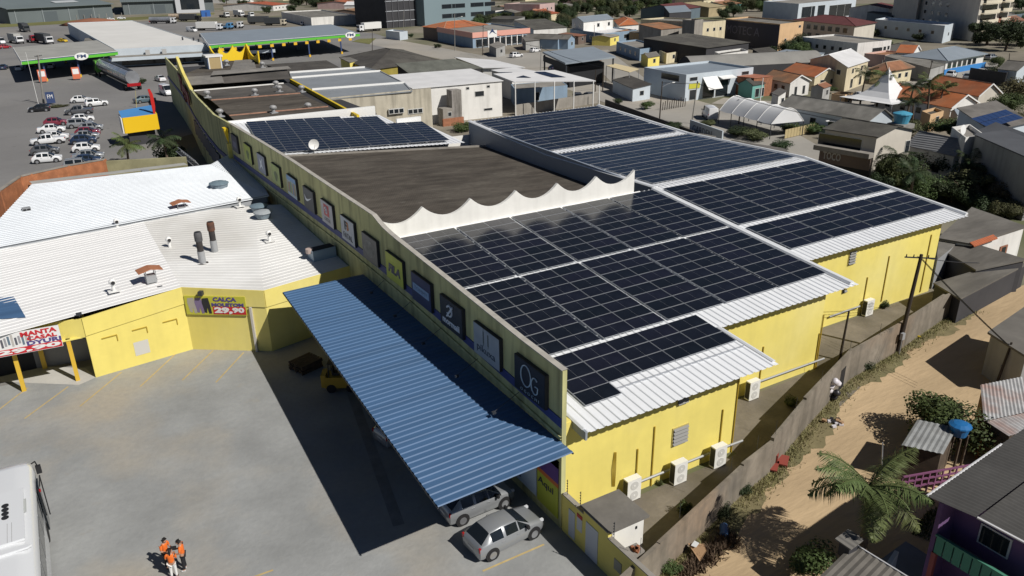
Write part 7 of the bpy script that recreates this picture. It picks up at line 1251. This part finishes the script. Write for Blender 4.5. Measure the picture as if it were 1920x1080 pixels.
# trees and palms
for x,y,h,k in [(1611,205,6.5,1),(1642,208,6,0),(1697,236,6.5,1),(1735,234,7,0),(1708,243,5,1),(1755,228,5.5,0),(1385,233,3.5,1)]: palm({1611:'tall shaggy palm beside the pale tank and cars',1642:'palm right of the shaggy one by the orange house',1697:'dark palm before the white pagoda tent',1735:'tall palm right of the pagoda tent',1708:'short palm behind the sky blue tank',1755:'palm by the white gable of the orange house',1385:'slender young palm before the tunnel tent'}[x],x,y,h,1.15 if x!=1385 else .7,16,lm=LEAFD if k else None)
TL=[(1690,345,4.6,6.5,'dark dense trees behind the far solar roof, right of the lettered shop',0,LEAFD),(1722,372,3.8,6,'bushy green tree below the white posts by the far solar roof',2,LEAF),(1748,335,4,6,'small tree by the ribbed grey roof house',1,LEAFD),(1820,372,4.5,6,'straggly dry tree with banana leaves right of the solar roofs',0,LEAF2),(1850,368,4,5,'sparse brownish tree beside the white wall at the right',1,DRY),(1785,380,4,6,'low dark tree at the edge of the far solar roof',3,LEAFD),(1905,330,3,5,'red leaved bush at the right edge by the slate roof',3,mat('leaf_wine',(.12,.04,.03),.6)),(1420,262,2.2,6,'low garden shrubs under the tunnel tent',3,LEAF2),(1480,250,2.2,5,'yellow green shrubs behind the timber fence',3,LEAF),(1380,255,2.0,6,'dark shrubs along the garden yard wall',3,LEAFD),(1525,252,2.4,4,'bright shrubs right of the timber fence',3,LEAF),(1460,280,1.8,5,'dark bush below the timber fence',3,LEAFD),(1470,126,5,8,'dark tree left of the pale low roof',0,LEAFD),(1500,127,4,6,'rounded green tree beside the mauve house',2,LEAF),(1850,85,9,13,'big dark tree before the apartment tower, left one',0,LEAFD),(1885,95,9,12,'big dark tree before the apartment tower, middle one',1,LEAFD),(1915,85,10,13,'big dark tree at the right edge below the corner blocks',0,LEAFD),(1910,190,6,9,'dry grey tree at the right edge beyond the orange roofs',2,DRY),(1865,140,2.6,5,'small tree by the court fence',3,LEAFD),(1885,392,3.2,4.5,'dry thicket before the pale wall at the right edge',1,DRY),(1868,352,3.6,4,'banana like green plant before the pale slate roofed house',3,LEAF),(1900,372,3.4,4,'reddish brown bush at the right edge',3,DRY),(1905,55,7,9,'tree beside the tower at the right top corner',1,LEAFD),(1065,45,8,8,'dark conifer like tree left of the blue house',1,LEAFD),(1052,62,6,7,'dark tree in front of the orange roof pair',0,LEAFD),(1000,45,4,6,'rounded tree below the orange roof pair',2,LEAFD),(1030,50,4,6,'rounded tree by the dark store roof',2,LEAF),(1240,36,5,6,'garden tree with broad leaves by the striped roof',0,LEAF),(1130,35,7,9,'dark tree behind the blue house ridge',0,LEAFD),(1355,35,6,8,'tree right of the cream balconies',0,LEAFD),(1375,32,6,9,'dark tree beside the tall orange building',1,LEAFD),(925,40,5,8,'olive tree right of the grey office',2,LEAF2),(950,38,5,7,'bushy tree before the white dark roofed house',0,LEAFD),(895,46,3,5,'low tree behind the orange hip roof',2,LEAF2),(735,42,5,6,'tree left of the dark office side',0,LEAFD),(700,50,5,6,'dark tree by the junction poles',1,LEAFD),(660,30,5,7,'tree behind the white workshop',0,LEAFD),(500,25,5,7,'tree at the grass patch by the truck park',0,LEAFD),(488,18,6,8,'dark tree right of the far trucks',1,LEAFD),(548,22,5,7,'tree by the orange tiled house',0,LEAFD),(458,12,6,10,'tree row end behind the far trucks',2,LEAFD)]
for x,y,h,w_,lab,k,lm in TL: tree(lab,x,y,h,w_,k,lm,cat='tree' if h>3 else 'bush')
rd=random.Random(11); band=[(555,12,8),(575,10,9),(592,13,8),(610,9,9),(628,12,8),(645,14,7),(560,4,9),(600,3,9),(640,5,8),(680,26,6),(692,30,6),(1085,20,8),(1100,26,7),(1118,22,8),(1140,18,9),(1158,24,8),(1175,18,8),(1192,22,8),(1210,16,8),(1228,20,8),(1246,12,8),(1205,5,9),(1170,6,9),(1135,6,9),(1180,32,7),(1225,30,6),(1385,14,8),(1400,22,9),(1418,12,9),(1430,22,8),(960,4,8),(975,2,8),(940,0,8),(1055,26,7),(1060,12,8),(1340,26,6),(1365,24,7),(425,8,8),(440,4,9),(470,4,9),(1090,2,9),(1262,4,8),(1640,-4,9),(1440,0,8),(1460,-6,9),(1560,-8,9),(1600,-8,9),(1625,24,5),(1660,22,5),(1690,-10,9),(1740,-12,9),(1500,-12,9),(1530,-12,9),(1900,6,8),(1915,18,7),(1880,-2,9)]
for i,(x,y,h) in enumerate(band): t=tree('dark tree in the far belt along the top edge',x,y,h,h*1.25,i%3,(LEAFD,LEAF,LEAFD,LEAF2)[i%4],'trees in the far belt')
SH=[(1290,262,1322,268,'low grey roof by the lettered garden wall'),(1545,165,1560,160,'small shed in the yard right of the orange porch'),(1585,178,1600,173,'little flat annex beside the shaggy palm'),(1690,170,1702,166,'tin lean to before the cream house'),(1100,110,1130,104,'small dark roof beside the cream awning'),(1215,108,1238,104,'yellow fronted stall roof near the market yard'),(1250,100,1275,96,'orange stall below the concrete house'),(930,90,948,87,'glass fronted stall at the salmon shop end'),(1380,122,1400,118,'shed roof left of the orange red hall'),(1700,86,1718,82,'low roof before the apartment tower'),(1600,60,1622,56,'maroon roof extension right of the brown house'),(1630,52,1650,49,'terrace roof with clutter right of the brown house'),(1842,170,1862,166,'dark carport roof right of the wide orange house'),(1795,215,1830,210,'tin roof beside the white gable'),(1745,215,1770,208,'low dark roof between palms and tank'),(1460,180,1475,176,'green painted shed before the faded roof house'),(1085,68,1100,65,'awning roof below the pale blue house'),(1145,70,1162,66,'green awning roof at the terrace block'),(850,22,875,19,'roof beyond the office end'),(965,36,985,33,'garden shed near the rounded tree'),(1215,64,1232,60,'flat grey roof left of the concrete house'),(1180,62,1200,58,'flat grey annex behind the terrace block')]
for i,(x,y,x2,y2,lab) in enumerate(SH): house(lab,(x,y),(x2,y2),(x-14,y-6),2.8,('sy','gx','flat','sx')[i%4],('cream','grey','orange','white','brown','yellow')[i%6],(fibre,tiled,slabm,steelr,fibred)[i%5],.6,.2,FW_(1),'shed','shed')
GB=[(1260,250,2.2,4),(1215,205,1.6,3),(1330,236,1.4,3),(1160,195,1.5,3),(1575,150,2.5,3),(1555,175,1.6,3),(1640,150,3,4),(1720,175,2.2,4),(1600,140,2.8,4),(1765,262,3.5,6),(1700,255,3.5,6),(1670,262,3,5),(1840,200,3.5,5),(1880,215,4,6),(1900,235,3,5),(1560,262,2,4),(1600,235,2,4),(1100,75,3,4),(1215,48,4,5),(1175,50,3,4),(1290,30,4,5),(1480,60,4,5),(1640,68,3.5,4),(1720,78,4,5),(1660,92,3,4),(1870,128,3,5),(1840,60,5,6),(1440,105,4,6),(1395,150,2.5,3),(940,62,3,4),(905,40,4,5),(770,70,2,3),(820,90,1.6,3),(1060,78,2.5,4),(980,60,4,5),(1660,125,2.5,3.5),(1745,120,2.2,3),(1800,165,2,3.5),(1690,120,2.4,3)]
for i,(x,y,h,w_) in enumerate(GB): t=tree('green yard bush between the town houses',x,y,h,w_,i%4,(LEAFD,LEAF,LEAF2,LEAFD)[i%4],'yard bushes in the town','bush',nm='bush')
rd3=random.Random(29)
for (x0,y0,x1,y1,n) in [(1045,22,1085,62,9),(1100,6,1262,40,16),(880,30,960,58,7),(1440,100,1505,122,5),(560,2,690,18,8),(960,30,1060,62,7),(1340,4,1440,34,7),(1640,330,1760,372,5),(1780,335,1900,385,6),(1830,55,1915,92,5)]:
    for i in range(n):
        x=rd3.uniform(x0,x1); y=rd3.uniform(y0,y1); near=y>200; t=tree('dark tree in the green belts between town houses' if not near else 'dark tangled tree right of the far solar roofs',x,y,rd3.uniform(3,4.5) if near else rd3.uniform(4.5,7.5),rd3.uniform(3,4.5) if near else rd3.uniform(5,9),rd3.randrange(3),rd3.choice([LEAFD,LEAFD,LEAF,LEAF2,DRY] if near else [LEAFD,LEAFD,LEAF,LEAF2]),'tangled trees right of the solar roofs' if near else 'green belts in the town')
for x,y,h,w_,lm in [(1830,398,3.0,4.5,LEAFD),(1860,402,2.6,4,DRY),(1890,408,2.6,4,LEAF2),(1915,405,3,4,DRY)]: tree('shrub before the long pale blue wall at the right edge',x,y,h,w_,2,lm,'shrubs at the right edge','bush',nm='bush')
for x,y,h in [(1665,352,4.2),(1705,378,3.6),(1810,362,3.6)]: palm('dark palm among the tangled trees right of the far solar roofs',x,y,h,1.1,15,'tangled palms',lm=LEAFD)
# the furthest roofs along the top edge
far=[(450,-2),(530,-6),(575,-14),(690,-10),(735,-4),(930,-8),(985,-6),(1010,-14),(1045,-8),(1095,-8),(1150,-6),(1190,-12),(1235,-6),(1270,-4),(1340,-6),(1390,-8),(1420,-4),(1690,-14),(1210,0),(1110,0),(1165,-1),(1320,0)]
for i,(x,y) in enumerate(far):
    q=rd.random(); house('small far house with '+('orange tiled' if i%3 else 'grey')+' roof at the top edge',(x,y),(x+22+8*q,y-2),(x-9,y-5),3.2,'gx',('white','cream','blue','pink','salmon')[i%5],(fibre,tile,tiled)[i%3],1.6,.3,FW_(2),'house','house','far houses at the top edge')
tag(MB().poly([(*G(675,73)[:2],.07),(*G(705,72)[:2],.07),(*G(693,83)[:2],.07),(*G(660,78)[:2],.07)]).build('grass_island',mat('strip_grass',(.16,.16,.06))),kind='structure')

for lab,a,b in [('overhead wires from the leaning pole toward the pale gate',(1728,480,7.4),(1841,492,4.6)),('overhead wires from the leaning pole across the dirt road',(1735,484,7.4),(1897,645,4.4)),('overhead wires between the poles along the tunnel tent',(1308,155,6.8),(1242,154,6.6)),('overhead wires along the street past the lettered shop',(1308,155,6.8),(1581,226,6.4)),('overhead wires before the salmon shop',(852,30,9),(906,49,8)),('overhead wires past the steel shed',(906,49,8),(1015,88,7.6)),('overhead wires from the steel shed to the hut pole',(1015,88,7.6),(1131,125,6.8))]:
    A,B=G(*a),G(*b); t=thing('overhead_wires',lab,'wires',A,0)
    for k in range(3):
        o=V((.3*k-.3,.25*k,-.12*k)); mid=(A+B)/2+V((0,0,-.025*(B-A).length)); MB().tube([(1-s)**2*A+2*s*(1-s)*mid+s*s*B+o for s in [j/8 for j in range(9)]],.018,3).build('wire',plastic,t,True)

ORD='first second third fourth fifth sixth seventh eighth ninth tenth eleventh twelfth thirteenth fourteenth fifteenth sixteenth seventeenth eighteenth nineteenth'.split()
def ordn(i):
    if i<19: return ORD[i]
    tens=['twenty','thirty','forty','fifty','sixty'][(i+1)//10-2]; r=(i+1)%10
    return {'twenty':'twentieth','thirty':'thirtieth','forty':'fortieth','fifty':'fiftieth','sixty':'sixtieth'}[tens] if r==0 else tens+' '+ORD[r-1]
bylab={}
for o in list(sc.objects):
    if o.parent is None and o.get('label') and o.get('label')!='car' and o.get('group'): bylab.setdefault(o['label'],[]).append(o)
def scrx(o): d=o.matrix_world.translation-CAM; return d.dot(RT)/d.dot(FW)
bpy.context.view_layer.update()
for lab,os_ in bylab.items():
    if len(os_)>1:
        for i,o in enumerate(sorted(os_,key=scrx)): o['label']=lab+', '+ordn(i)+' from the left'
for k,t in PROTO.items():
    for c in list(t.children_recursive): bpy.data.objects.remove(c)
    bpy.data.objects.remove(t)
